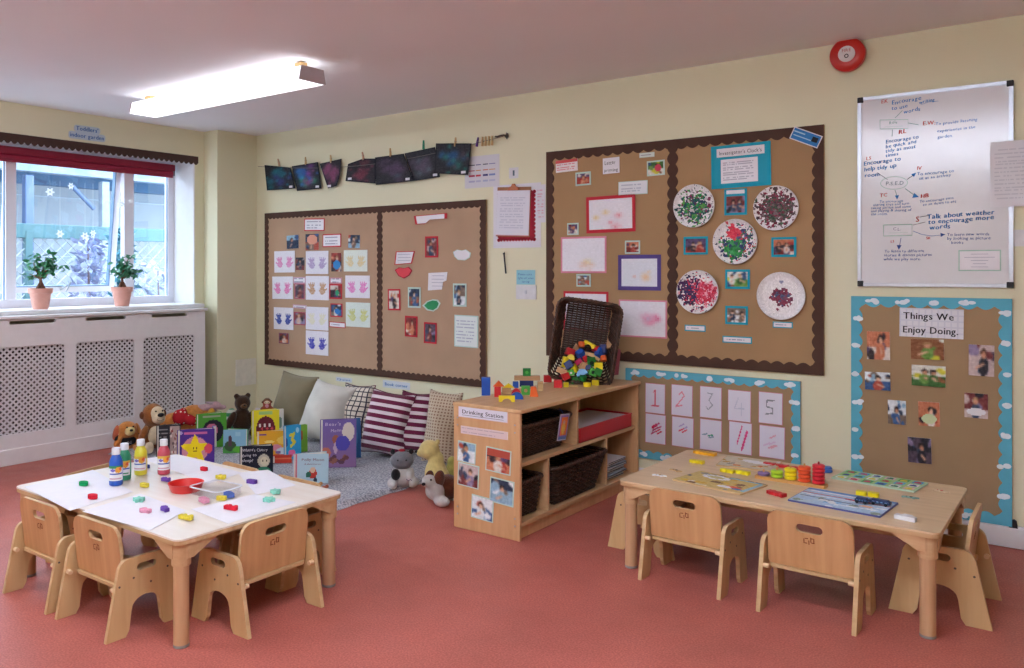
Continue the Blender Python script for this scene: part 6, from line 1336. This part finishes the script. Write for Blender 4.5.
# ---- soft toys
def blob(name, parent, parts, m_, vox=.008, sm=6):
    q = MB()
    for p in parts: q.ell(p[0], p[1], m_, 16, rot=tuple(R(a) for a in p[2]) if len(p) > 2 else None)
    o = q.build(name, parent, smooth=True, auto=False)
    r = o.modifiers.new('remesh', 'REMESH'); r.mode = 'VOXEL'; r.voxel_size = vox; r.use_smooth_shade = True
    s = o.modifiers.new('smooth', 'SMOOTH'); s.factor = .7; s.iterations = sm; return o
def eyes(t, pts, r=.006): 
    q = MB()
    for p in pts: q.ell(p, r, mat('black_bead', '#121214', .2, .6), 10)
    q.build('eyes', t, smooth=True)
def fur(n, c, v=.15): return mat(n, c, .95, .1, v, 40, bump=1.0, bscale=160, sheen=.3)
def place(u, v, z=RGZ, y=None): return onz(u, v, z)
def toy(name, lab, u, v, z=RGZ, rz=0, s=1): p = onz(u, v, z); t = thing(name, lab, 'soft toy', (p.x, p.y, z), yaw_to_cam(p)+R(rz)); t.scale = (s, s, s); return t
# brown dog-faced monkey: tall, cream muzzle and belly (facing -Y)
f1, f2, f3 = fur('chestnut_plush', '#8f5a2c'), fur('cream_plush', '#d8c8a8', .08), fur('dark_chestnut_plush', '#6a3f22')
t = toy('plush_monkey', 'tall brown soft toy with cream face, big black nose, sitting by the lattice', 153, 449, RGZ, -6+25)
blob('body', t, [((0, .02, .105), (.085, .075, .11)), ((0, .0, .27), (.085, .085, .095)), ((0, .01, .20), (.05, .05, .05)), ((-.085, -.03, .13), (.03, .035, .085), (25, 14, 0)), ((.085, -.03, .13), (.03, .035, .085), (25, -14, 0)), ((-.075, -.09, .04), (.035, .075, .036), (0, 0, 16)), ((.075, -.09, .04), (.035, .075, .036), (0, 0, -16))], f1)
blob('face', t, [((.012, -.055, .285), (.058, .045, .06)), ((.015, -.085, .25), (.052, .042, .042))], f2, .006); blob('belly', t, [((0, -.042, .115), (.055, .03, .075))], f2, .006)
MB().ell((-.085, .0, .275), (.02, .022, .03), f3, 12).ell((.085, .0, .275), (.02, .022, .03), f3, 12).build('ears', t, smooth=True); MB().ell((.02, -.118, .283), (.026, .018, .016), mat('black_plush_nose', '#17151a', .5), 14).build('nose', t, smooth=True)
eyes(t, [(-.012, -.10, .312), (.04, -.10, .312)], .007); MB().tube([(-.012, -.125, .252), (.0, -.128, .244), (.02, -.13, .241), (.04, -.125, .25)], .0018, mat('dark_thread', '#3a2a24', .8), 5).build('mouth', t)
for s in (-1, 1): blob('foot', t, [((s*.085, -.165, .048), (.036, .030, .046))], f2, .006)
# orange dog in a black shirt
fo, fy = fur('orange_plush', '#c98442'), fur('pale_yellow_plush', '#d9c98a', .08)
t = toy('plush_dog', 'orange soft toy dog wearing a black shirt, leftmost of the toys', 127, 452, 0.001, 18)
blob('body', t, [((0, .02, .075), (.075, .06, .08)), ((0, -.01, .18), (.075, .07, .068)), ((-.05, -.08, .035), (.03, .06, .03), (0, 0, 14)), ((.05, -.08, .035), (.03, .06, .03), (0, 0, -14)), ((-.075, -.02, .10), (.026, .03, .06), (20, 20, 0)), ((.075, -.02, .10), (.026, .03, .06), (20, -20, 0))], fo)
blob('shirt', t, [((0, .015, .09), (.082, .068, .055)), ((-.07, -.015, .115), (.034, .036, .034)), ((.07, -.015, .115), (.034, .036, .034))], mat('black_shirt_cloth', '#1b191c', .85), .007)
q = MB(); im = canvas(10, 8, '#1b191c'); lines(im, .1, .2, .9, .9, 3, '#c9c6cf', np.random.RandomState(3)); q.raster(im, .05, .035, PR, -.064, cz=.088); q.build('print', t, rot=(R(0), 0, 0))
blob('muzzle', t, [((0, -.07, .175), (.042, .035, .036))], fy, .006); MB().ell((0, -.105, .188), (.014, .01, .010), MATS['black_plush_nose'], 12).build('nose', t, smooth=True); eyes(t, [(-.024, -.074, .21), (.024, -.074, .21)], .007)
for s in (-1, 1): blob('ear', t, [((s*.085, .0, .165), (.022, .03, .062), (0, s*-14, 0))], fur('pinkish_orange_plush', '#c46a4a') if s < 0 else fo, .006)
# red spotted cushions (plain fabric) behind
def dots():
    m = mat('red_dotted_fabric', '#b8202c', .8, .2, .05, 10); N = m.node_tree.nodes; Lk = m.node_tree.links; b = N['Principled BSDF']; tc = next(q for q in N if q.type == 'TEX_COORD'); r = next(q for q in N if q.type == 'VALTORGB')
    v = N.new('ShaderNodeTexVoronoi'); v.inputs['Scale'].default_value = 32; v.inputs['Randomness'].default_value = .35; Lk.new(tc.outputs['Object'], v.inputs['Vector'])
    l = N.new('ShaderNodeMath'); l.operation = 'LESS_THAN'; l.inputs[1].default_value = .25; Lk.new(v.outputs['Distance'], l.inputs[0]); mx = N.new('ShaderNodeMix'); mx.data_type = 'RGBA'; Lk.new(l.outputs[0], mx.inputs[0]); Lk.new(r.outputs[0], mx.inputs[6]); mx.inputs[7].default_value = lin('#e6dccb')+(1,); Lk.new(mx.outputs[2], b.inputs['Base Color']); return m
dt = dots()
p = onz(172, 442, RGZ); q = blob('dotted_bow', None, [((-.03, 0, .05), (.06, .05, .07), (0, -10, 0)), ((.05, 0, .025), (.07, .05, .045), (0, 30, 0)), ((0, 0, .09), (.03, .035, .045), (0, 0, 0))], dt, .009); q.location = (p.x-.02, p.y+.12, .165); q.rotation_euler.z = yaw_to_cam(p); tag(q, 'red cloth bow with white dots lying on the orange soft toy behind the brown toy', 'cloth bow')
p = onz(138, 446, 0); q = blob('dotted_cloth', None, [((0, 0, .12), (.06, .045, .12)), ((.02, 0, .04), (.08, .05, .04))], dt, .009); q.location = (p.x-.02, p.y+.16, .002); tag(q, 'red dotted cloth bundle wedged between the orange dog and the tall brown toy', 'cloth')
t = toy('plush_tiger', 'large orange and yellow soft toy flopped against the lattice behind the books', 197, 436, RGZ, 30)
blob('body', t, [((-.14, .12, .11), (.14, .08, .10)), ((.02, .10, .17), (.12, .08, .085)), ((.12, .06, .10), (.07, .065, .11)), ((-.05, .1, .06), (.15, .09, .06))], fo, .01); blob('limb', t, [((.13, .0, .12), (.042, .05, .11), (12, 0, 0))], fur('yellow_plush', '#d0a03a'), .008)
t = toy('plush_rabbit', 'pale pink and grey floppy soft toy lying on top of the green book', 211, 434, RGZ, 10)
blob('body', t, [((-.05, .06, .225), (.075, .04, .03)), ((.04, .06, .235), (.06, .045, .038)), ((.10, .06, .215), (.045, .03, .022)), ((0, .08, .12), (.07, .05, .11))], fur('pale_pink_plush', '#c9a6ac'), .007); blob('ear', t, [((.0, .04, .262), (.05, .02, .014), (0, 14, 0))], fur('grey_pink_plush', '#b5a2a8'), .006)
t = toy('striped_bundle', 'rolled green and white striped cloth between the green book and the brown bear', 230, 434, RGZ, 0); stg = weave('green_stripe_weave', '#c9d2c4', '#3f9a68', 'stripe')
blob('cloth', t, [((0, .05, .09), (.04, .045, .10)), ((.01, .03, .17), (.045, .04, .05), (0, 30, 0))], stg, .007); t['category'] = 'cloth'
# brown teddy
ft = fur('dark_brown_plush', '#3a2416'); ft2 = fur('mid_brown_plush', '#6a4a30')
t = toy('teddy_bear', 'dark brown teddy bear sitting by the wall behind the yellow book', 243, 437, RGZ, 12)
blob('body', t, [((0, .04, .13), (.085, .075, .115)), ((0, .02, .285), (.068, .065, .068)), ((0, .03, .225), (.045, .045, .04)), ((-.048, .03, .345), (.026, .016, .026)), ((.048, .03, .345), (.026, .016, .026)), ((-.1, -.0, .15), (.034, .04, .085), (15, 22, 0)), ((.1, -.0, .15), (.034, .04, .085), (15, -22, 0)), ((-.08, -.07, .05), (.045, .085, .042), (0, 0, 24)), ((.08, -.07, .05), (.045, .085, .042), (0, 0, -24))], ft)
blob('muzzle', t, [((0, -.035, .268), (.03, .025, .024))], ft2, .005); MB().ell((0, -.06, .278), (.010, .007, .007), MATS['black_plush_nose'], 10).build('nose', t, smooth=True); eyes(t, [(-.024, -.036, .302), (.024, -.036, .302)], .005)
for s in (-1, 1): blob('paw_pad', t, [((s*.115, -.145, .055), (.03, .014, .032))], ft2, .005)
# small monkey
t = toy('plush_monkey', 'small soft toy monkey with a pink muzzle behind the yellow book', 267, 437, RGZ, 0)
blob('body', t, [((0, .06, .12), (.055, .05, .13)), ((0, .05, .275), (.038, .034, .036)), ((0, .05, .23), (.06, .035, .03))], fur('rust_plush', '#9a4a34'), .007); blob('hood', t, [((0, .062, .292), (.036, .03, .032)), ((-.036, .05, .29), (.012, .01, .013)), ((.036, .05, .29), (.012, .01, .013))], ft2, .005)
blob('muzzle', t, [((0, .018, .262), (.018, .014, .018))], fur('pink_plush', '#c98a94'), .005); MB().ell((0, .03, .286), (.024, .012, .018), f2, 12).build('face', t, smooth=True); eyes(t, [(-.010, .017, .29), (.010, .017, .29)], .0035)
# grey toy, yellow bear, brown and white dog
fg = fur('grey_plush', '#6f7076'); fw = fur('white_plush', '#bcb8b4', .08); bkp = fur('black_plush', '#1d1b1e')
t = toy('plush_raccoon', 'grey and white soft toy with small black ears, left of the yellow bear', 402, 489, .001, 0, .92)
blob('head', t, [((0, .03, .20), (.088, .075, .068))], fg, .008); blob('body', t, [((0, .03, .08), (.082, .075, .08)), ((.085, -.04, .055), (.03, .08, .034), (0, 0, -18)), ((-.07, -.05, .05), (.034, .08, .034), (0, 0, 12)), ((.06, -.01, .11), (.03, .06, .03), (30, 0, -10))], fw, .008)
for s in (-1, 1): MB().ell((s*.066, .03, .262), (.018, .012, .02), bkp, 10).build('ear', t, smooth=True)
MB().ell((-.045, -.045, .115), (.034, .026, .042), bkp, 12).build('patch', t, smooth=True); MB().ell((0, .03, .272), (.026, .014, .012), fur('red_plush', '#a8283a'), 10).build('bow', t, smooth=True); eyes(t, [(-.03, -.04, .215), (.03, -.04, .215)], .006)
MB().tube([(.03, -.075, .09), (.045, -.088, .08), (.06, -.09, .09)], .002, mat('purple_thread', '#5a3f6a', .8), 5).tube([(.06, -.09, .09), (.072, -.085, .075)], .002, MATS['purple_thread'], 5).build('stitching', t)
fyb = fur('buttery_yellow_plush', '#cbb878', .1)
t = toy('teddy_bear', 'fluffy pale yellow bear turned away beside the shelf unit', 436, 492, .001, 150, .92)
blob('body', t, [((0, .0, .12), (.085, .08, .13)), ((.045, .015, .30), (.075, .072, .07)), ((.0, .0, .235), (.06, .055, .06)), ((.10, .04, .275), (.034, .032, .03)), ((-.02, .01, .36), (.02, .015, .022)), ((-.09, .02, .10), (.036, .045, .09), (0, 12, 0))], fyb)
MB().ell((.128, .058, .285), (.012, .012, .01), MATS['black_plush_nose'], 10).build('nose', t, smooth=True)
fbw = fur('red_brown_plush', '#5a2f1e')
t = toy('plush_dog', 'brown and white soft toy dog lying at the foot of the shelf unit', 440, 503, .001, 40)
blob('body', t, [((.02, .03, .075), (.10, .075, .072)), ((-.06, -.03, .10), (.05, .055, .075), (0, -25, 0)), ((-.05, -.075, .035), (.04, .06, .034), (0, 0, 10)), ((.10, -.02, .04), (.045, .055, .04)), ((-.10, -.02, .155), (.055, .045, .042), (0, 18, 0))], fw)
blob('brown_coat', t, [((.06, .0, .09), (.085, .09, .078)), ((.13, -.03, .06), (.04, .05, .05))], fbw); blob('ear', t, [((-.05, -.052, .165), (.042, .026, .058), (0, 12, 0))], fbw, .006); blob('ear', t, [((-.06, .03, .165), (.034, .02, .045), (0, 12, 0))], fbw, .006)
MB().ell((-.155, -.03, .15), (.012, .012, .01), MATS['black_plush_nose'], 10).build('nose', t, smooth=True); eyes(t, [(-.12, -.058, .175), (-.12, .01, .178)], .006)
t = toy('plush_ball', 'small yellow-green soft toy squeezed between the yellow bear and the shelf unit', 452, 487, .001, 0); t['category'] = 'soft toy'
blob('body', t, [((0, .08, .08), (.05, .05, .08)), ((0, .08, .155), (.034, .034, .034))], fur('yellow_green_plush', '#b0ab5c'), .007); 
# ---- books, standing ajar
pgm = mat('book_pages', '#d8d4c8', .8, .1, .03)
def book(lab, u0, v0, u1, v1, img, spine, z=RGZ, rz=0, ajar=26, th=.012, lean=6, base=None, extra=None, side=1, back=None, name='picture_book'):
    uc = (u0+u1)/2; p = onz(uc, v1 if base is None else base, z+.001); m_ = mpp(p); w = (u1-u0)*m_/max(.5, math.cos(R(rz))); h = (v1-v0)*m_/math.cos(R(lean))*.99
    if base is not None: h = (base-v0)*m_/math.cos(R(lean))*.99
    t = thing(name, lab, 'book', (p.x, p.y, z+.001), rot=(R(-lean*.6), 0, yaw_to_cam(p)+R(rz)), group='picture books standing on the rug')
    sm = mat(spine[0], spine[1], .45, .4, .03)
    q = MB(); q.box((0, 0, h/2), (w, .003, h), sm); q.raster(img, w*.985, h*.985, printed('printed_gloss', .35), -.0022, cz=h/2)
    if extra: extra(q, w, h, -.003)
    q.build('front_cover', t)
    hx_ = -side*w/2; M = Matrix.Translation((hx_, 0, 0)) @ Matrix.Rotation(R(-side*ajar*-1 if False else side*ajar), 4, 'Z')
    q = MB(); q.box((side*w/2, .0, h/2), (w, .003, h), back or sm, M); q.build('back_cover', t)
    q = MB(); q.box((side*w/2-side*.004, -.0045, h/2), (w-.012, th*.45, h-.008), pgm, M); M2 = Matrix.Translation((hx_, 0, 0)) @ Matrix.Rotation(R(side*ajar*.25), 4, 'Z'); q.box((side*w/2-side*.004, .005, h/2), (w-.012, th*.45, h-.008), pgm, M2); q.build('pages', t)
    q = MB(); q.tube([(hx_, .001, .001), (hx_, .001, h-.001)], .004, sm, 8); q.build('spine', t, smooth=True); return t
RS = np.random.RandomState
def star(a, cx, cy, r, col, n=5, rot=0):
    x, y = g_(a); dx, dy = x-cx, y-cy; an = np.arctan2(dx, -dy)+rot; k = np.abs(((an/(2*PI)*n) % 1)-.5)*2; rr = r*(.45+.55*k**1.5); a[np.hypot(dx, dy) < rr] = srgb(col); return a
im = canvas(36, 32, '#4a2f8a'); ce(im, .47, .55, .36, .36, '#c98a9a'); star(im, .47, .54, .42, '#ecd820'); ce(im, .42, .5, .02, .03, '#5a4a20'); ce(im, .52, .5, .02, .03, '#5a4a20'); cl_(im, .42, .58, .52, .58, .012, '#8a6a20'); ce(im, .84, .52, .11, .13, '#d04a5c'); cr(im, .18, .05, .8, .11, '#c86a9a'); ce(im, .08, .07, .05, .05, '#b9a8d8')
book('purple book with a big smiling yellow star on the cover', 178.5, 429.5, 213.5, 467, im, ('violet_cover', '#4a2f8a'), rz=-6, ajar=20)
im = canvas(22, 28, '#26262c'); lines(im, .08, .08, .5, .5, 4, '#d0d0d0', RS(1), 1); cr(im, .55, .05, .95, .95, '#a8948c'); cr(im, .0, .0, .5, .04, '#26262c')
for k in range(24): ce(im, .55+RS(k).rand()*.4, .08+RS(k+50).rand()*.85, .05, .04, ['#c9b4a8', '#6a5a5a', '#8a4a4a', '#d8ccc0'][k % 4])
book('black and beige patterned book left of the star book', 157.5, 425, 180, 458, im, ('black_cover', '#26262c'), rz=-4, ajar=24, base=460)
im = canvas(30, 36, '#4f9a34'); ce(im, .55, .52, .36, .34, '#23202a'); ce(im, .5, .5, .2, .2, '#c86a84'); ce(im, .42, .46, .04, .04, '#3a2a30'); cr(im, .2, .05, .8, .1, '#9aa08a'); ce(im, .2, .75, .1, .1, '#3a8040')
book('green book with a black circle and a pink animal on the cover', 197.5, 413.5, 226, 447.5, im, ('green_cover', '#4f9a34'), rz=4, ajar=30)
im = canvas(8, 20, '#2f7ac0'); book('narrow bright blue book edge-on beside the green circle book', 213.5, 425.5, 221, 442, ce(im, .5, .5, .3, .2, '#1f5fa8'), ('bright_blue_cover', '#2f7ac0'), rz=20, ajar=8, base=447)
im = canvas(28, 28, '#86b4cc'); cr(im, 0, .72, 1, 1, '#4f9a4a'); ce(im, .3, .7, .25, .22, '#3f5a3a'); cr(im, .22, .32, .34, .7, '#5a3f4a'); ce(im, .28, .32, .06, .08, '#5a3f4a'); cr(im, .5, .1, .7, .3, '#9cc4d4'); ce(im, .7, .85, .3, .15, '#5fae3a')
book('pale blue book with a dark tower on a green hill', 223.5, 429.5, 247, 453, im, ('leaf_green_spine', '#3f8f4a'), rz=-8, ajar=28, side=-1)
im = canvas(28, 30, '#e0cf28'); ce(im, .5, .5, .34, .32, '#6a2030'); cr(im, .16, .5, .84, .78, '#6a2030')
for k in range(6): ce(im, .28+.09*k, .45+.1*(k % 2), .04, .05, ['#e0d8d8', '#d04a5a'][k % 2]); 
cr(im, .25, .05, .75, .12, '#9ac07a')
book('yellow book with a dark red arched doorway picture', 252.5, 410, 279, 442, im, ('yellow_cover', '#e0cf28'), rz=2, ajar=24, base=444)
im = canvas(20, 24, '#dcdcd8'); ce(im, .8, .5, .12, .2, '#7a9a8a'); book('white book standing directly behind the yellow doorway book', 266, 409.3, 283.5, 440, im, ('white_cover', '#dcdcd8'), rz=0, ajar=12, base=436)
im = canvas(34, 32, '#e0a52c'); cr(im, .0, .88, 1, 1, '#c84a30'); ce(im, .55, .62, .16, .12, '#d88a9a'); ce(im, .7, .75, .14, .12, '#c9d4dc'); ce(im, .6, .8, .08, .06, '#8a6a9a'); cr(im, .06, .1, .26, .17, '#7a4a8a'); ce(im, .75, .35, .18, .15, '#ecc45a'); ce(im, .35, .4, .14, .05, '#ecd07a')
book('orange-yellow landscape book with a small pink figure picture', 257.5, 431, 291.5, 458, im, ('orange_cover', '#e0a52c'), rz=-4, ajar=22)
im = canvas(20, 10, '#c84030'); cr(im, .0, .3, 1, .5, '#d8704a'); book('low red book in front of the orange-yellow one', 272, 455.5, 291.5, 463, im, ('red_cover', '#c03a30'), rz=-6, ajar=14)
im = canvas(20, 30, '#2f9ac8'); cl_(im, .35, .3, .62, .25, .05, '#e0d040'); cl_(im, .62, .25, .45, .42, .05, '#e0d040'); cl_(im, .45, .42, .65, .5, .05, '#e0d040'); cl_(im, .65, .5, .4, .62, .05, '#e0d040'); ce(im, .45, .82, .2, .1, '#d86a9a'); ce(im, .1, .5, .12, .14, '#1f4a8a'); ce(im, .8, .15, .1, .08, '#9ad0e0')
book('blue book with a big yellow numeral 3', 284.5, 425.2, 301, 459, im, ('sky_blue_cover', '#2f8fc0'), rz=10, ajar=22)
im = canvas(12, 26, '#7fb03a'); ce(im, .5, .4, .2, .2, '#b0653a'); book('lime green book just behind the blue numeral book', 294, 425, 307.5, 450, im, ('lime_cover', '#7fb03a'), rz=12, ajar=18, base=452)
im = canvas(34, 30, '#1b1e2c'); ce(im, .72, .5, .19, .22, '#b9b4a0'); ce(im, .74, .52, .13, .15, '#cfc8ae'); ce(im, .68, .5, .02, .03, '#222'  '222'); ce(im, .8, .5, .02, .03, '#222222'); ce(im, .72, .92, .24, .22, '#2f7a60'); ce(im, .1, .92, .16, .12, '#b8b0b8')
wl_ = mat('white_ink', '#d8d8dc', .6)
def wtx(q, w, h, y): 
    for k, l in enumerate(["Where's Cherry", 'going to', 'sleep?']): put_text(q, l, -w*.44, h*(.82-.17*k), h*.14, wl_, y, hand=.08, fit=w*[.78, .44, .34][k])
book('black book with white title lettering and a grey-faced figure in green', 240.5, 446, 272.5, 476, im, ('near_black_cover', '#1b1e2c'), rz=-8, ajar=24, extra=wtx)
im = canvas(34, 26, '#a9c6d2'); cr(im, .0, .0, .10, 1, '#c8707c'); ce(im, .55, .68, .12, .18, '#c03a30'); ce(im, .55, .55, .08, .1, '#d8b49a'); ce(im, .42, .72, .08, .1, '#2f6a5a'); ce(im, .62, .9, .05, .08, '#2f3a4a')
def ptx(q, w, h, y): put_text(q, 'Polly Moon', -w*.28, h*.76, h*.12, mat('brown_title_ink', '#8a4a4a', .6), y, hand=.05, fit=w*.66); put_text(q, 'Adventurer', -w*.2, h*.62, h*.09, MATS['brown_title_ink'], y, hand=.05, fit=w*.5)
book('pale blue board book with a red-dressed figure, in front on the rug', 294, 454, 328, 483, im, ('pale_blue_cover', '#a9c6d2'), rz=-10, ajar=30, extra=ptx)
im = canvas(40, 46, '#6a5a9c'); x, y_ = g_(im); im = im*(1-.55*y_[..., None])+np.array(srgb('#9a6a7a'))*(.55*y_[..., None]); ce(im, .78, .26, .17, .2, '#cfc4b8'); ce(im, .42, .42, .09, .10, '#9a5a48'); ce(im, .42, .6, .06, .12, '#b8a0b4'); ce(im, .62, .5, .2, .16, '#4a44a0'); ce(im, .15, .7, .14, .12, '#b86a58')
for k in range(14): r_ = RS(k+9); ce(im, .3+r_.rand()*.5, .78+r_.rand()*.14, .07, .04, ['#6a3f3f', '#8a5a4a', '#5a3a4a'][k % 3])
def btx(q, w, h, y): put_text(q, 'Bear’s'.replace('’', "'"), -w*.38, h*.86, h*.10, mat('lilac_title_ink', '#c9bcd8', .6), y, hand=.1, fit=w*.45); put_text(q, 'Moon', -w*.22, h*.74, h*.09, MATS['lilac_title_ink'], y, hand=.1, fit=w*.3)
book('large purple night-sky picture book with a full moon, leaning on the striped cushions', 320.5, 420, 356, 467.5, im, ('dusky_purple_cover', '#5a4a80'), rz=-4, ajar=20, lean=10, extra=btx)
im = canvas(20, 30, '#2f5f90'); ce(im, .5, .5, .3, .3, '#3f7aa8'); book('dark blue book standing behind the purple night-sky book', 345, 418.8, 361, 455, im, ('dark_blue_cover', '#2f5f90'), rz=8, ajar=14, lean=8, base=458)
# small toys lying in front of the pale blue book
def trinket(u, v, m_, lab, w=.03):
    p = onz(u, v, RGZ+.01); q = MB(); q.ell((0, 0, .014), (w, w*.6, .014), m_, 14); q.ell((w*.9, 0, .02), (.012, .012, .012), m_, 10); tag(q.build('toy_animal', None, (p.x, p.y, RGZ+.001), (0, 0, random.uniform(0, 3)), smooth=True), lab, 'toy', 'small plastic animals on the rug')
trinket(309, 484.5, mat('toy_green', '#5a8a4a', .5), 'small green plastic animal on the rug in front of the pale blue book'); trinket(318, 486, mat('toy_tan', '#b08050', .5), 'small tan plastic animal next to the green one on the rug'); trinket(324, 489, mat('toy_rust', '#a85a40', .5), 'small rust-coloured plastic animal nearest the table edge on the rug')
# ================================================================ light and camera
sc = bpy.context.scene
w = bpy.data.worlds.new('sky'); sc.world = w; w.use_nodes = True; N = w.node_tree.nodes; bg = N['Background']
bg.inputs[0].default_value = (.74, .87, 1.0, 1); bg.inputs[1].default_value = SKY
pl = bpy.data.lights.new('window_portal', 'AREA'); pl.shape = 'RECTANGLE'; pl.size = WT-WB; pl.size_y = WR_-WL; pl.cycles.is_portal = True
po = bpy.data.objects.new('window_portal', pl); C.objects.link(po); po.location = (XP-.12, (WL+WR_)/2, (WB+WT)/2); po.rotation_euler = (0, R(-90), 0)
cam = bpy.data.cameras.new('camera'); co = bpy.data.objects.new('camera', cam); C.objects.link(co)
cam.sensor_width = 36; cam.lens = FO/1024*36; co.location = (0, 0, CH); co.rotation_euler = (R(90), 0, TH)
cam.shift_x = (512-CX)/1024; cam.shift_y = -(334-HZ)/1024; cam.clip_start = .05; cam.clip_end = 100
sc.camera = co
sc.view_settings.view_transform = 'Standard'; sc.view_settings.look = 'None'; sc.view_settings.gamma = 1; sc.view_settings.use_curve_mapping = False; sc.view_settings.exposure = EXPO
sc.cycles.max_bounces = 8; sc.cycles.diffuse_bounces = 5; sc.cycles.transparent_max_bounces = 16; sc.cycles.use_denoising = True; sc.cycles.caustics_reflective = False; sc.cycles.caustics_refractive = False
